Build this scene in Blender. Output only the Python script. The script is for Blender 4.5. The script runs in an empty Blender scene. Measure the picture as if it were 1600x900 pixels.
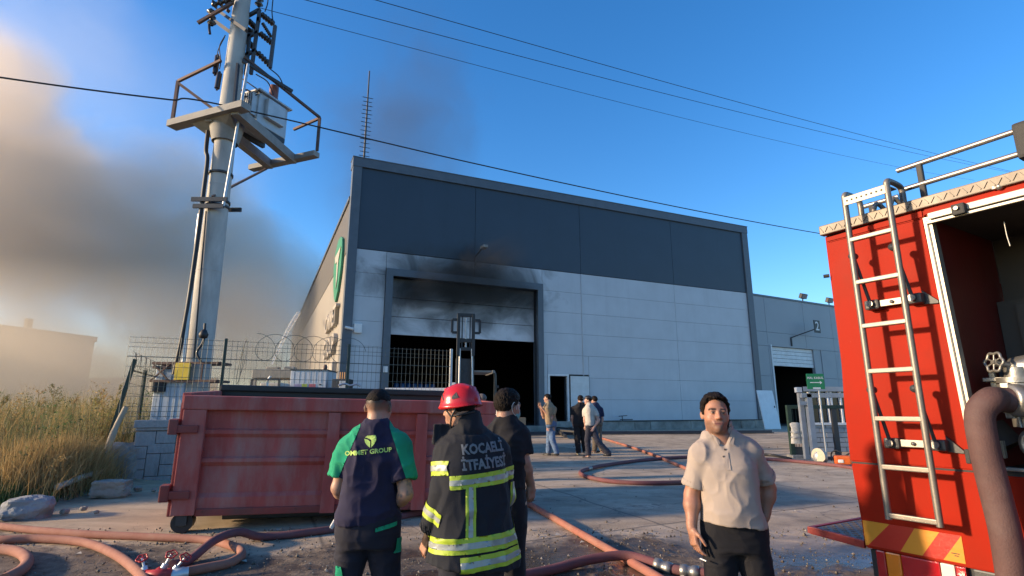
import bpy, bmesh, math, random
import numpy as np
from mathutils import Vector, Matrix, Euler
from mathutils.bvhtree import BVHTree
random.seed(7); RNG = np.random.RandomState(11)
S = bpy.context.scene
COL = S.collection
R = math.radians
# ------------------------------------------------------------------ camera, sky, sun, exposure
FPX, PITCH, EYE, SLOPE = 860.0, R(12.5), 1.7, 0.027
cam_d = bpy.data.cameras.new('camera'); cam = bpy.data.objects.new('camera', cam_d); COL.objects.link(cam)
cam_d.sensor_width = 36; cam_d.lens = 36*FPX/1600; cam_d.clip_start = .05; cam_d.clip_end = 3000
cam.location = (0, 0, EYE); cam.rotation_euler = (R(90)+PITCH, 0, 0)
S.camera = cam
SUN_EL, SUN_AZ = R(15), R(190)              # azimuth of the sun measured counter-clockwise from +X: far left, a little behind
sd = Vector((math.cos(SUN_AZ)*math.cos(SUN_EL), math.sin(SUN_AZ)*math.cos(SUN_EL), math.sin(SUN_EL)))
W = bpy.data.worlds.new('World'); S.world = W; W.use_nodes = True
nt = W.node_tree; bg = nt.nodes['Background']
sky = nt.nodes.new('ShaderNodeTexSky'); sky.sky_type = 'NISHITA'; sky.sun_disc = False
sky.sun_elevation = SUN_EL; sky.sun_rotation = math.pi/2 - SUN_AZ
sky.altitude = 100; sky.air_density = 1.0; sky.dust_density = .6; sky.ozone_density = 3.2
hs = nt.nodes.new('ShaderNodeHueSaturation'); hs.inputs['Saturation'].default_value = 1.26; hs.inputs['Value'].default_value = 1.12; hs.inputs['Hue'].default_value = .505
nt.links.new(sky.outputs[0], hs.inputs['Color']); nt.links.new(hs.outputs[0], bg.inputs['Color'])
bg.inputs['Strength'].default_value = 0.15
sun_d = bpy.data.lights.new('sun', 'SUN'); sun = bpy.data.objects.new('sun', sun_d); COL.objects.link(sun)
sun_d.energy = 4.3; sun_d.angle = R(3.2); sun_d.color = (1.0, .74, .47)
sun.rotation_euler = sd.to_track_quat('Z', 'Y').to_euler()
S.view_settings.view_transform = 'Standard'; S.view_settings.look = 'None'
S.view_settings.exposure = 0.85; S.view_settings.gamma = 1.0
S.cycles.use_denoising = True
S.cycles.max_bounces = 6; S.cycles.volume_bounces = 2; S.cycles.transparent_max_bounces = 16
S.cycles.volume_step_rate = .5; S.cycles.volume_max_steps = 128
S.cycles.caustics_reflective = False; S.cycles.caustics_refractive = False
# ------------------------------------------------------------------ helpers
def ray(px, py):
    a = (px-800)/FPX; b = (450-py)/FPX
    return np.array([a, math.cos(PITCH)-b*math.sin(PITCH), math.sin(PITCH)+b*math.cos(PITCH)])
EYEP = np.array([0, 0, EYE])
def at(px, py, Y):                      # the point of the place seen at that pixel, Y metres ahead
    d = ray(px, py); return EYEP + d*Y/d[1]
def gz(x, y):                           # height of the sloping yard
    return SLOPE*min(max(y, -20), 27)
def gnd(px, py, off=0.):
    d = ray(px, py); t = (off-EYE)/(d[2]-SLOPE*d[1]); return EYEP + d*t
def V(p): return Vector((float(p[0]), float(p[1]), float(p[2])))

def link(o, parent=None):
    COL.objects.link(o)
    if parent is not None: o.parent = parent
    return o
def thing(name, label, cat, loc=(0, 0, 0), rz=0., group=None, kind=None):
    o = bpy.data.objects.new(name, None); o.empty_display_size = .1; COL.objects.link(o)
    o.location = V(loc); o.rotation_euler = (0, 0, rz)
    return tag(o, label, cat, group, kind)
def tag(o, label=None, cat=None, group=None, kind=None):
    if label: o['label'] = label
    if cat: o['category'] = cat
    if group: o['group'] = group
    if kind: o['kind'] = kind
    return o
def copy_tree(o, parent=None):
    c = o.copy(); COL.objects.link(c)
    if parent is not None: c.parent = parent
    for ch in list(o.children): copy_tree(ch, c)
    return c

class MB:
    def __init__(s): s.v = []; s.f = []; s.sm = []
    def add(s, vs, fs, smooth=False):
        n = len(s.v); s.v += [tuple(float(c) for c in p) for p in vs]
        s.f += [tuple(i+n for i in f) for f in fs]; s.sm += [smooth]*len(fs)
        return s
    def box(s, a, b, M=None):            # from corner a to corner b
        (x0, y0, z0), (x1, y1, z1) = a, b
        vs = [Vector(p) for p in ((x0,y0,z0),(x1,y0,z0),(x1,y1,z0),(x0,y1,z0),(x0,y0,z1),(x1,y0,z1),(x1,y1,z1),(x0,y1,z1))]
        if M is not None: vs = [M @ p for p in vs]
        return s.add(vs, [(0,3,2,1),(4,5,6,7),(0,1,5,4),(1,2,6,5),(2,3,7,6),(3,0,4,7)])
    def bbox(s, a, b, bev=.01, M=None):  # box with chamfered edges
        bm = bmesh.new(); bmesh.ops.create_cube(bm, size=1)
        a = Vector(a); b = Vector(b); c = (a+b)/2; d = b-a
        for v in bm.verts: v.co = Vector((v.co.x*d.x, v.co.y*d.y, v.co.z*d.z))+c
        bmesh.ops.bevel(bm, geom=bm.edges[:], offset=bev, segments=2, affect='EDGES', profile=.6)
        if M is not None: bm.transform(M)
        return s.bm(bm)
    def bm(s, bm, smooth=False):
        bm.verts.index_update()
        s.add([v.co for v in bm.verts], [[v.index for v in f.verts] for f in bm.faces], smooth); bm.free(); return s
    def cyl(s, p0, p1, r0, r1=None, n=10, cap=True, smooth=True):
        r1 = r0 if r1 is None else r1
        p0 = V(p0); p1 = V(p1); d = p1-p0
        if d.length < 1e-6: return s
        q = d.to_track_quat('Z', 'Y')
        vs = []
        for p, r in ((p0, r0), (p1, r1)):
            for i in range(n):
                a = 2*math.pi*i/n; vs.append(p + q @ Vector((r*math.cos(a), r*math.sin(a), 0)))
        s.add(vs, [(i, (i+1) % n, n+(i+1) % n, n+i) for i in range(n)], smooth)
        if cap: s.add(vs, [tuple(range(n-1, -1, -1)), tuple(range(n, 2*n))])
        return s
    def bar(s, p0, p1, w, h=None, up=(0, 0, 1)):     # rectangular bar
        h = w if h is None else h
        p0 = V(p0); p1 = V(p1); d = (p1-p0)
        if d.length < 1e-6: return s
        d.normalize(); u = Vector(up); r = d.cross(u)
        if r.length < 1e-3: r = d.cross(Vector((0, 1, 0)))
        r.normalize(); u = r.cross(d)
        vs = [p+r*a*w/2+u*b*h/2 for p in (p0, p1) for a, b in ((-1,-1),(1,-1),(1,1),(-1,1))]
        return s.add(vs, [(3,2,1,0),(4,5,6,7),(0,1,5,4),(1,2,6,5),(2,3,7,6),(3,0,4,7)])
    def tube(s, pts, r, n=8, smooth=True, cap=True):
        pts = [V(p) for p in pts]; m = len(pts)
        rs = r if hasattr(r, '__len__') else [r]*m
        vs = []; up = None
        for i, p in enumerate(pts):
            t = (pts[min(i+1, m-1)]-pts[max(i-1, 0)])
            if t.length < 1e-9: t = Vector((0, 0, 1))
            t.normalize()
            if up is None:
                up = Vector((0, 0, 1)) if abs(t.z) < .9 else Vector((1, 0, 0))
            up = up - t*up.dot(t)
            if up.length < 1e-6: up = t.orthogonal()
            up.normalize(); sd_ = t.cross(up)
            for k in range(n):
                a = 2*math.pi*k/n; vs.append(p+(up*math.cos(a)+sd_*math.sin(a))*rs[i])
        fs = [(i*n+k, i*n+(k+1) % n, (i+1)*n+(k+1) % n, (i+1)*n+k) for i in range(m-1) for k in range(n)]
        s.add(vs, fs, smooth)
        if cap: s.add(vs, [tuple(range(n-1, -1, -1)), tuple(range((m-1)*n, m*n))])
        return s
    def lathe(s, prof, p0=(0, 0, 0), axis=(0, 0, 1), n=16, smooth=True):
        q = Vector(axis).normalized().to_track_quat('Z', 'Y'); p0 = V(p0); vs = []
        for r, z in prof:
            for i in range(n):
                a = 2*math.pi*i/n; vs.append(p0+q @ Vector((r*math.cos(a), r*math.sin(a), z)))
        m = len(prof)
        return s.add(vs, [(j*n+i, j*n+(i+1) % n, (j+1)*n+(i+1) % n, (j+1)*n+i) for j in range(m-1) for i in range(n)], smooth)
    def prism(s, poly, d, M=None):        # polygon of 3D points extruded by the vector d
        n = len(poly); P = [V(p) for p in poly]; d = Vector(d); vs = P+[p+d for p in P]
        if M is not None: vs = [M @ p for p in vs]
        return s.add(vs, [tuple(range(n-1, -1, -1)), tuple(range(n, 2*n))]+[(i, (i+1) % n, n+(i+1) % n, n+i) for i in range(n)])
    def build(s, name, mat, parent=None, world=False, fix=True):
        off = Vector((0, 0, 0))
        if world and parent is not None:
            r = parent
            while r.parent is not None: r = r.parent
            off = r.location
        me = bpy.data.meshes.new(name)
        me.from_pydata([Vector(p)-off for p in s.v], [], s.f)
        me.polygons.foreach_set('use_smooth', s.sm)
        if fix:
            b = bmesh.new(); b.from_mesh(me); bmesh.ops.recalc_face_normals(b, faces=b.faces); b.to_mesh(me); b.free()
        me.materials.append(mat); me.update()
        o = bpy.data.objects.new(name, me); link(o, parent); return o

def smooth_path(pts, n=8):               # Catmull-Rom through the points
    P = [np.array(p, float) for p in pts]; P = [2*P[0]-P[1]]+P+[2*P[-1]-P[-2]]; out = []
    for i in range(1, len(P)-2):
        for k in range(n):
            t = k/n; a, b, c, d = P[i-1:i+3]
            out.append(.5*((2*b)+(-a+c)*t+(2*a-5*b+4*c-d)*t*t+(-a+3*b-3*c+d)*t**3))
    out.append(P[-2]); return out

# ------------------------------------------------------------------ materials
def N_(nt, typ, **kw):
    n = nt.nodes.new(typ)
    for k, v in kw.items():
        if k in ('operation', 'blend_type', 'data_type', 'noise_dimensions', 'feature', 'interpolation_type', 'wave_type', 'bands_direction', 'layer_name', 'distance', 'attribute_name'): setattr(n, k, v)
        else: n.inputs[k].default_value = v
    return n
def mathn(nt, op, a, b=None, clamp=False):
    n = nt.nodes.new('ShaderNodeMath'); n.operation = op; n.use_clamp = clamp
    for i, x in enumerate((a, b)):
        if x is None: continue
        if isinstance(x, (int, float)): n.inputs[i].default_value = x
        else: nt.links.new(x, n.inputs[i])
    return n.outputs[0]
def ramp(nt, x, stops, interp='LINEAR'):
    n = nt.nodes.new('ShaderNodeValToRGB'); cr = n.color_ramp; cr.interpolation = interp
    while len(cr.elements) < len(stops): cr.elements.new(.5)
    for e, (p, c) in zip(cr.elements, stops):
        e.position = p; e.color = (c, c, c, 1) if isinstance(c, (int, float)) else (*c, 1)
    nt.links.new(x, n.inputs[0]); return n.outputs[0]
def mix(nt, fac, a, b, blend='MIX'):
    n = nt.nodes.new('ShaderNodeMix'); n.data_type = 'RGBA'; n.blend_type = blend
    for i, x in ((0, fac), (6, a), (7, b)):
        if isinstance(x, (int, float)): n.inputs[i].default_value = x
        elif isinstance(x, tuple): n.inputs[i].default_value = (*x, 1) if len(x) == 3 else x
        else: nt.links.new(x, n.inputs[i])
    return n.outputs[2]
def noise(nt, co, scale, detail=5, rough=.55, dist=0., sc3=None):
    if sc3 is not None:
        m = nt.nodes.new('ShaderNodeMapping'); m.inputs['Scale'].default_value = sc3; nt.links.new(co, m.inputs[0]); co = m.outputs[0]
    n = nt.nodes.new('ShaderNodeTexNoise'); n.inputs['Scale'].default_value = scale; n.inputs['Detail'].default_value = detail
    n.inputs['Roughness'].default_value = rough; n.inputs['Distortion'].default_value = dist
    nt.links.new(co, n.inputs['Vector']); return n.outputs['Fac']
def new_mat(name):
    m = bpy.data.materials.new(name); m.use_nodes = True; return m, m.node_tree, m.node_tree.nodes['Principled BSDF']
def coords(nt): return nt.nodes.new('ShaderNodeTexCoord').outputs['Object']
def bumpn(nt, p, h, strength, dist=.02):
    b = nt.nodes.new('ShaderNodeBump'); b.inputs['Strength'].default_value = strength; b.inputs['Distance'].default_value = dist
    nt.links.new(h, b.inputs['Height']); nt.links.new(b.outputs[0], p.inputs['Normal'])
def mat(name, c, rough=.6, metal=0., var=.18, scale=3., bump=.12, bscale=40., grime=None, gamt=.4, gscale=2., bdist=.01, rust=None, spec=.5, sc3=None):
    m, nt, p = new_mat(name); co = coords(nt)
    n1 = noise(nt, co, scale, 6, .6, sc3=sc3)
    lo = tuple(x*(1-var) for x in c); hi = tuple(min(1, x*(1+var)) for x in c)
    col = mix(nt, ramp(nt, n1, [(.3, 0.), (.7, 1.)]), lo, hi)
    if grime is not None:
        g = ramp(nt, noise(nt, co, gscale, 8, .65, sc3=sc3), [(.45, 0.), (.72, gamt)]); col = mix(nt, g, col, grime)
    if rust is not None:
        g = ramp(nt, noise(nt, co, 9, 8, .7), [(.60, 0.), (.66, .85)]); col = mix(nt, g, col, rust)
    nt.links.new(col, p.inputs['Base Color'])
    n2 = noise(nt, co, bscale, 4)
    rr = nt.nodes.new('ShaderNodeMapRange'); rr.inputs[3].default_value = max(.02, rough-.12); rr.inputs[4].default_value = min(1, rough+.12)
    nt.links.new(n1, rr.inputs[0]); nt.links.new(rr.outputs[0], p.inputs['Roughness'])
    p.inputs['Metallic'].default_value = metal; p.inputs['Specular IOR Level'].default_value = spec
    if bump: bumpn(nt, p, n2, bump, bdist)
    return m
# ------------------------------------------------------------------ ground: one sheet out to the horizon
YAW_ = R(24.2)
def ground_mat():
    m, nt, p = new_mat('yard_ground')
    geo = nt.nodes.new('ShaderNodeNewGeometry').outputs['Position']
    sx = nt.nodes.new('ShaderNodeSeparateXYZ'); nt.links.new(geo, sx.inputs[0]); X, Y = sx.outputs[0], sx.outputs[1]
    wob = noise(nt, geo, .55, 5, .6); wob2 = noise(nt, geo, 2.6, 6, .65); fine = noise(nt, geo, 38, 6, .7); mid = noise(nt, geo, 7, 6, .65)
    streak = noise(nt, geo, 1.0, 6, .6, 1.2, sc3=(.5, 1.6, 1))
    # worn concrete of the yard
    conc = mix(nt, ramp(nt, streak, [(.33, 0.), (.66, 1.)]), (.33, .255, .175), (.55, .44, .32))
    conc = mix(nt, ramp(nt, wob2, [(.5, 0.), (.72, .75)]), conc, (.20, .155, .11))
    conc = mix(nt, ramp(nt, fine, [(.35, .25), (.55, 0.)]), conc, (.16, .14, .115))
    # slab joints of the poured yard
    for ang, off in ((YAW_, 0.), (YAW_+math.pi/2, 1.3)):
        q = mathn(nt, 'ADD', mathn(nt, 'MULTIPLY', X, math.sin(ang)/4.2), mathn(nt, 'MULTIPLY', Y, -math.cos(ang)/4.2)); q = mathn(nt, 'ADD', q, mathn(nt, 'MULTIPLY', wob2, .012)); fr_ = mathn(nt, 'ABSOLUTE', mathn(nt, 'SUBTRACT', mathn(nt, 'FRACT', mathn(nt, 'ADD', q, off)), .5))
        conc = mix(nt, ramp(nt, fr_, [(.0022, .75), (.0065, 0.)]), conc, (.07, .065, .055))
    crk = nt.nodes.new('ShaderNodeTexVoronoi'); crk.feature = 'DISTANCE_TO_EDGE'; crk.inputs['Scale'].default_value = .42; cm = nt.nodes.new('ShaderNodeVectorMath'); cm.operation = 'ADD'; nt.links.new(geo, cm.inputs[0])
    cn = nt.nodes.new('ShaderNodeTexNoise'); cn.inputs['Scale'].default_value = 1.6; cn.inputs['Detail'].default_value = 6; nt.links.new(geo, cn.inputs['Vector']); nt.links.new(cn.outputs['Color'], cm.inputs[1]); nt.links.new(cm.outputs[0], crk.inputs['Vector'])
    conc = mix(nt, ramp(nt, crk.outputs['Distance'], [(.002, .6), (.008, 0.)]), conc, (.08, .07, .06))
    # dark dirt with gravel in front
    dirt = mix(nt, ramp(nt, mid, [(.35, 0.), (.68, 1.)]), (.075, .052, .036), (.20, .148, .10))
    dirt = mix(nt, ramp(nt, fine, [(.60, 0.), (.66, .8)]), dirt, (.26, .235, .20))
    e = mathn(nt, 'ADD', Y, mathn(nt, 'MULTIPLY', mathn(nt, 'SUBTRACT', wob, .5), 4.6))
    e = mathn(nt, 'ADD', e, mathn(nt, 'MULTIPLY', mathn(nt, 'SUBTRACT', wob2, .5), 1.6))
    fdirt = ramp(nt, mathn(nt, 'DIVIDE', e, 10.), [(.655, 1.), (.70, 0.)])
    # sandy slab beside the container
    tan_ = mix(nt, ramp(nt, streak, [(.3, 0.), (.7, 1.)]), (.36, .27, .17), (.56, .43, .28))
    tan_ = mix(nt, ramp(nt, wob2, [(.52, 0.), (.75, .6)]), tan_, (.19, .155, .11))
    ft = ramp(nt, mathn(nt, 'DIVIDE', mathn(nt, 'ADD', X, 12.), 12.), [(.66, 1.), (.80, 0.)])
    col = mix(nt, ft, conc, tan_)
    col = mix(nt, fdirt, col, dirt)
    # brown earth to the far left
    exl = mathn(nt, 'ADD', mathn(nt, 'ADD', X, mathn(nt, 'MULTIPLY', Y, .25)), mathn(nt, 'MULTIPLY', mathn(nt, 'SUBTRACT', wob2, .5), 2.2))
    fl = ramp(nt, mathn(nt, 'DIVIDE', mathn(nt, 'ADD', exl, 12.), 12.), [(.57, 1.), (.63, 0.)])
    earth = mix(nt, ramp(nt, mid, [(.3, 0.), (.7, 1.)]), (.075, .055, .036), (.20, .155, .10))
    col = mix(nt, fl, col, earth)
    # puddles and wet patches: darker and glossy
    wet = ramp(nt, noise(nt, geo, .75, 5, .6, .6), [(.44, 0.), (.51, 1.)])
    nearw = ramp(nt, mathn(nt, 'DIVIDE', Y, 10.), [(.62, 1.), (.80, 0.)])
    right = ramp(nt, mathn(nt, 'DIVIDE', mathn(nt, 'ADD', X, 6.), 10.), [(.25, 0.), (.5, 1.)])
    wet = mathn(nt, 'MULTIPLY', mathn(nt, 'MULTIPLY', wet, nearw), right)
    damp = ramp(nt, noise(nt, geo, .32, 4, .6, .4), [(.52, 0.), (.62, .55)])
    wmask = mathn(nt, 'MAXIMUM', wet, mathn(nt, 'MULTIPLY', damp, mathn(nt, 'SUBTRACT', 1., fl)))
    col = mix(nt, mathn(nt, 'MULTIPLY', wmask, .62), col, (.03, .028, .026))
    nt.links.new(col, p.inputs['Base Color'])
    ro = mix(nt, wet, mix(nt, damp, (.88,)*3, (.55,)*3), (.16,)*3)
    nt.links.new(ro, p.inputs['Roughness'])
    dryb = mathn(nt, 'SUBTRACT', 1., mathn(nt, 'MULTIPLY', wet, .85))
    h = mathn(nt, 'ADD', mathn(nt, 'MULTIPLY', fine, .35), mathn(nt, 'MULTIPLY', mid, mathn(nt, 'ADD', mathn(nt, 'MULTIPLY', fdirt, 1.2), .15)))
    bumpn(nt, p, mathn(nt, 'MULTIPLY', h, dryb), .6, .035)
    return m
def build_ground():
    xs = sorted(set([round(x, 3) for x in np.concatenate([np.linspace(-400, -20, 14), np.arange(-20, 14.1, .25), np.linspace(16, 400, 14)])]))
    ys = sorted(set([round(y, 3) for y in np.concatenate([np.linspace(-60, 0, 5), np.arange(0, 14.1, .2), np.arange(15, 31, 1.), np.linspace(34, 900, 20)])]))
    from mathutils import noise as mn
    vs = []
    for y in ys:
        for x in xs:
            z = gz(x, y)
            if y < 14 and -20 < x < 14:
                z += .018*mn.noise((x*1.3, y*1.3, 3.)) + (.016*mn.noise((x*5, y*5, 1.)) if y < 7.2 else 0)
                k = max(0., min(1., (-6.9-.0*y-x)/2.2))*max(0., min(1., (y-7.2)/2.))
                z += k*k*(3-2*k)*(.45+.12*mn.noise((x*.9, y*.9, 8.)))
            elif x <= -20 and y > 7: z += .45
            vs.append((x, y, z))
    nx = len(xs); fs = [(j*nx+i, j*nx+i+1, (j+1)*nx+i+1, (j+1)*nx+i) for j in range(len(ys)-1) for i in range(nx-1)]
    mb = MB(); mb.add(vs, fs, True); o = mb.build('ground', ground_mat(), fix=False); o['kind'] = 'structure'
    o['label'] = 'sloping yard of worn concrete and wet dark dirt'
    return o
ground = build_ground()
def build_gravel():
    rr = np.random.RandomState(3); vs = []; fs = []
    for k in range(3500):
        if k < 3000: x, y = rr.uniform(-7, 5), rr.uniform(4.6, 7.6); sz = abs(rr.normal(0, .008))+.004
        else: x, y = rr.uniform(-9, 9), rr.uniform(5.5, 19); sz = abs(rr.normal(0, .010))+.004
        z = gz(x, y)+.012; n = len(vs); a = rr.uniform(0, 3.14); c, s_ = math.cos(a), math.sin(a)
        for (u, v, w) in ((1, 0, 0), (0, 1, 0), (-1, 0, 0), (0, -1, 0), (0, 0, .8), (0, 0, -.8)):
            u *= rr.uniform(.7, 1.3); v *= rr.uniform(.6, 1.1); vs.append((x+sz*(u*c-v*s_), y+sz*(u*s_+v*c), z+sz*w))
        fs += [(n, n+1, n+4), (n+1, n+2, n+4), (n+2, n+3, n+4), (n+3, n, n+4), (n+1, n, n+5), (n+2, n+1, n+5), (n+3, n+2, n+5), (n, n+3, n+5)]
    mb = MB(); mb.add(vs, fs); m, nt, p = new_mat('gravel'); g = nt.nodes.new('ShaderNodeNewGeometry'); nt.links.new(ramp(nt, g.outputs['Random Per Island'], [(0, (.07, .06, .05)), (.8, (.17, .145, .115)), (1, (.33, .30, .26))]), p.inputs['Base Color']); p.inputs['Roughness'].default_value = .9
    o = mb.build('gravel', m, None, fix=False); tag(o, 'loose grit and gravel scattered over the dirt and concrete', 'gravel', kind='stuff')
build_gravel()
def build_litter():
    rr = np.random.RandomState(9); mb = MB()
    for (px, py) in [(122, 868), (435, 830), (150, 840), (700, 850), (910, 850), (872, 838), (1010, 843), (960, 700), (848, 728), (1180, 770), (560, 870), (1080, 790), (380, 880), (940, 880), (1240, 800)]:
        p = gnd(px, py); a = rr.uniform(0, 3.1); c, s_ = math.cos(a)*rr.uniform(.02, .05), math.sin(a)*.035; z = p[2]+.016
        mb.add([(p[0]-c, p[1]-s_, z), (p[0]+s_, p[1]-c, z+.012), (p[0]+c, p[1]+s_, z+.004), (p[0]-s_, p[1]+c, z+.018)], [(0, 1, 2), (0, 2, 3)])
    o = mb.build('litter', mat('paper_litter', (.45, .40, .32), .8, var=.4, scale=1.5), None, fix=False); tag(o, 'small pale scraps of litter lying on the yard', 'litter', kind='stuff')
build_litter()
# ------------------------------------------------------------------ factory building (local x along the front, y inwards, z up)
YAW = R(24.2); F0 = (-6.797, 22.96, 0.)
def soot_mat(name, c, c2=None, lo=8.5, rough=.45, soot=1., sx_=4.1, cz_=7.55, sz_=1.45):
    """painted sandwich panel, soot stains above and round the big gate (object space = building space)"""
    m, nt, p = new_mat(name); co = coords(nt)
    sx = nt.nodes.new('ShaderNodeSeparateXYZ'); nt.links.new(co, sx.inputs[0])
    n1 = noise(nt, co, .8, 5, .6); streak = noise(nt, co, 1.3, 5, .65, sc3=(1.6, 1, .12))
    col = mix(nt, ramp(nt, n1, [(.3, 0.), (.7, 1.)]), tuple(x*.93 for x in c), tuple(min(1, x*1.05) for x in c))
    col = mix(nt, ramp(nt, streak, [(.52, 0.), (.8, .28)]), col, tuple(x*.6 for x in c))
    # soot: strongest at the head of the gate (x 1.6..8.8, z 7.6)
    dx = mathn(nt, 'DIVIDE', mathn(nt, 'SUBTRACT', sx.outputs[0], 5.0), sx_)
    dz = mathn(nt, 'DIVIDE', mathn(nt, 'SUBTRACT', sx.outputs[2], cz_), sz_)
    r = mathn(nt, 'SQRT', mathn(nt, 'ADD', mathn(nt, 'MULTIPLY', dx, dx), mathn(nt, 'MULTIPLY', dz, dz)))
    bil = noise(nt, co, .55, 6, .6, .8); sm = mathn(nt, 'ADD', r, mathn(nt, 'MULTIPLY', mathn(nt, 'SUBTRACT', .5, bil), 1.5))
    f = ramp(nt, mathn(nt, 'DIVIDE', sm, 2.), [(.22, .96*soot), (.40, .72*soot), (.62, 0.)])
    col = mix(nt, f, col, (.018, .016, .015))
    nt.links.new(col, p.inputs['Base Color']); p.inputs['Roughness'].default_value = rough
    bumpn(nt, p, noise(nt, co, 14, 3, .5, sc3=(1, 1, 12)), .05, .01)
    return m
M_grey = soot_mat('grey_panel_paint', (.48, .51, .54))
M_dark = soot_mat('dark_panel_paint', (.026, .042, .066), soot=.8)
M_shut = soot_mat('shutter_paint', (.55, .57, .60), soot=1.0, sx_=5.6, cz_=7.5, sz_=2.0)
M_trim = mat('anthracite_trim', (.085, .105, .13), .45, var=.12)
M_trimd = mat('dark_reveal', (.03, .034, .04), .6)
M_side = mat('cream_side_panel', (.29, .27, .24), .5, var=.06, scale=.6, bump=.05, grime=(.3, .25, .2), gamt=.25, gscale=.5)
M_sided = mat('side_dark_panel', (.10, .095, .09), .5, var=.08)
M_black = mat('black_interior', (.012, .012, .012), .9)  # near-black finish for the insides of both halls
M_conc = mat('old_concrete', (.30, .285, .255), .9, var=.3, scale=2.2, bump=.5, bscale=18, grime=(.09, .08, .065), gamt=.6, gscale=1.4, bdist=.03)
M_white = mat('white_paint', (.72, .73, .72), .5, var=.06, grime=(.35, .33, .3), gamt=.35)
M_steel = mat('galvanised_steel', (.42, .43, .44), .45, .7, var=.15, scale=8)
M_blk = mat('black_paint', (.02, .021, .023), .5)
M_darksteel = mat('dark_steel', (.05, .052, .055), .5, .3)

B = thing('factory_building', 'large grey factory hall with dark upper cladding and a smoke blackened open gate', 'building', F0, YAW)
GX0, GX1, GZ0, GZ1 = 1.66, 8.76, 1.0, 7.46
cols = [(0.05, 5.48), (5.48, 11.3), (11.3, 17.33), (17.33, 22.8)]
rows = [1.18, 2.2, 3.25, 4.33, 5.4, 6.46, 7.5, 8.54]
holes = [(1.35, 9.06, 0., 7.79), (9.30, 11.62, 0., 3.40)]
def clip_rects(x0, x1, z0, z1):          # a panel minus the openings
    out = [(x0, x1, z0, z1)]
    for hx0, hx1, hz0, hz1 in holes:
        nxt = []
        for a, b, c, d in out:
            if b <= hx0+.01 or a >= hx1-.01 or d <= hz0+.01 or c >= hz1-.01: nxt.append((a, b, c, d)); continue
            if a < hx0-.03: nxt.append((a, hx0, c, d))
            if b > hx1+.03: nxt.append((hx1, b, c, d))
            xa, xb = max(a, hx0), min(b, hx1)
            if d > hz1+.03: nxt.append((xa, xb, hz1, d))
            if c < hz0-.03: nxt.append((xa, xb, c, hz0))
        out = nxt
    return out
for (x0, x1) in cols:
    for z0, z1 in zip(rows[:-1], rows[1:]):
        for a, b, c, d in clip_rects(x0, x1, z0, z1):
            MB().bbox((a+.007, -.07, c+.004), (b-.007, 0, d-.004), .005).build('wall_panel', M_grey, B)
    nz = 1
    MB().bbox((x0+.008, -.085, 8.56), (x1-.008, 0, 12.33), .008).build('dark_wall_panel', M_dark, B)
# wall core behind the panels, cut for gate and door
mb = MB()
for a, b, c, d in ((-.3, 1.66, .3, 12.5), (1.66, 8.76, 7.46, 12.5), (8.76, 9.40, .3, 12.5), (9.40, 10.36, 3.31, 12.5), (10.36, 23.15, .3, 12.5)):
    mb.box((a, .003, c), (b, .25, d))
mb.build('wall_core', M_trimd, B)
mb = MB(); mb.box((-.34, -.16, .4), (.05, .3, 12.30)); mb.build('corner_trim', M_trim, B)
mb = MB(); mb.box((22.8, -.16, .4), (23.24, .3, 12.30)); mb.build('corner_trim', M_trim, B)
mb = MB(); mb.box((-.36, -.18, 12.303), (23.26, .5, 12.72)); mb.box((-.38, -.2, 12.72), (23.28, .55, 12.76)); mb.build('parapet_cap', M_trim, B)
# gate frame
mb = MB(); mb.box((1.36, -.2, .9), (1.66, .35, 7.46)); mb.box((8.76, -.2, .9), (9.05, .35, 7.46)); mb.box((1.36, -.203, 7.46), (9.05, .35, 7.78)); mb.build('gate_frame', M_trim, B)
# sectional shutter, three slats drawn up half way
zz = [4.92, 5.72, 6.56, 7.45]
for a, b in zip(zz[:-1], zz[1:]):
    MB().bbox((1.68, .24, a+.008), (8.74, .30, b-.008), .012).build('shutter_section', M_shut, B)
# interior
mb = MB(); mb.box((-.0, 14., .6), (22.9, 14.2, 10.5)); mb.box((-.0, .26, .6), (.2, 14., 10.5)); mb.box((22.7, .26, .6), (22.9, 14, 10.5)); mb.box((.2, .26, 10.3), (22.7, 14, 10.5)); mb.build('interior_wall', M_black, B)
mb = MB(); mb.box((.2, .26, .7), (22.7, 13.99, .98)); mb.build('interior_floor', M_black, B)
# threshold / plinth
mb = MB(); mb.box((-.3, -.12, .3), (1.36, .002, 1.17)); mb.box((9.05, -.12, .3), (11.9, .002, 1.17)); mb.box((1.36, -.25, .3), (9.05, .26, .985)); mb.build('threshold', M_conc, B)
mb = MB()
xx = 11.9
while xx < 23.2:
    w = random.uniform(.9, 1.9); w = min(w, 23.22-xx)
    mb.bbox((xx+.01, -.28+random.uniform(-.02, .02), .3), (xx+w-.01, .002, 1.15+random.uniform(-.03, .02)), .02); xx += w
mb.build('plinth', M_conc, B)
mb = MB(); mb.bar((12.2, -.30, 1.17), (23, -.30, 1.17), .05); mb.build('plinth_edge', M_blk, B)
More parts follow.
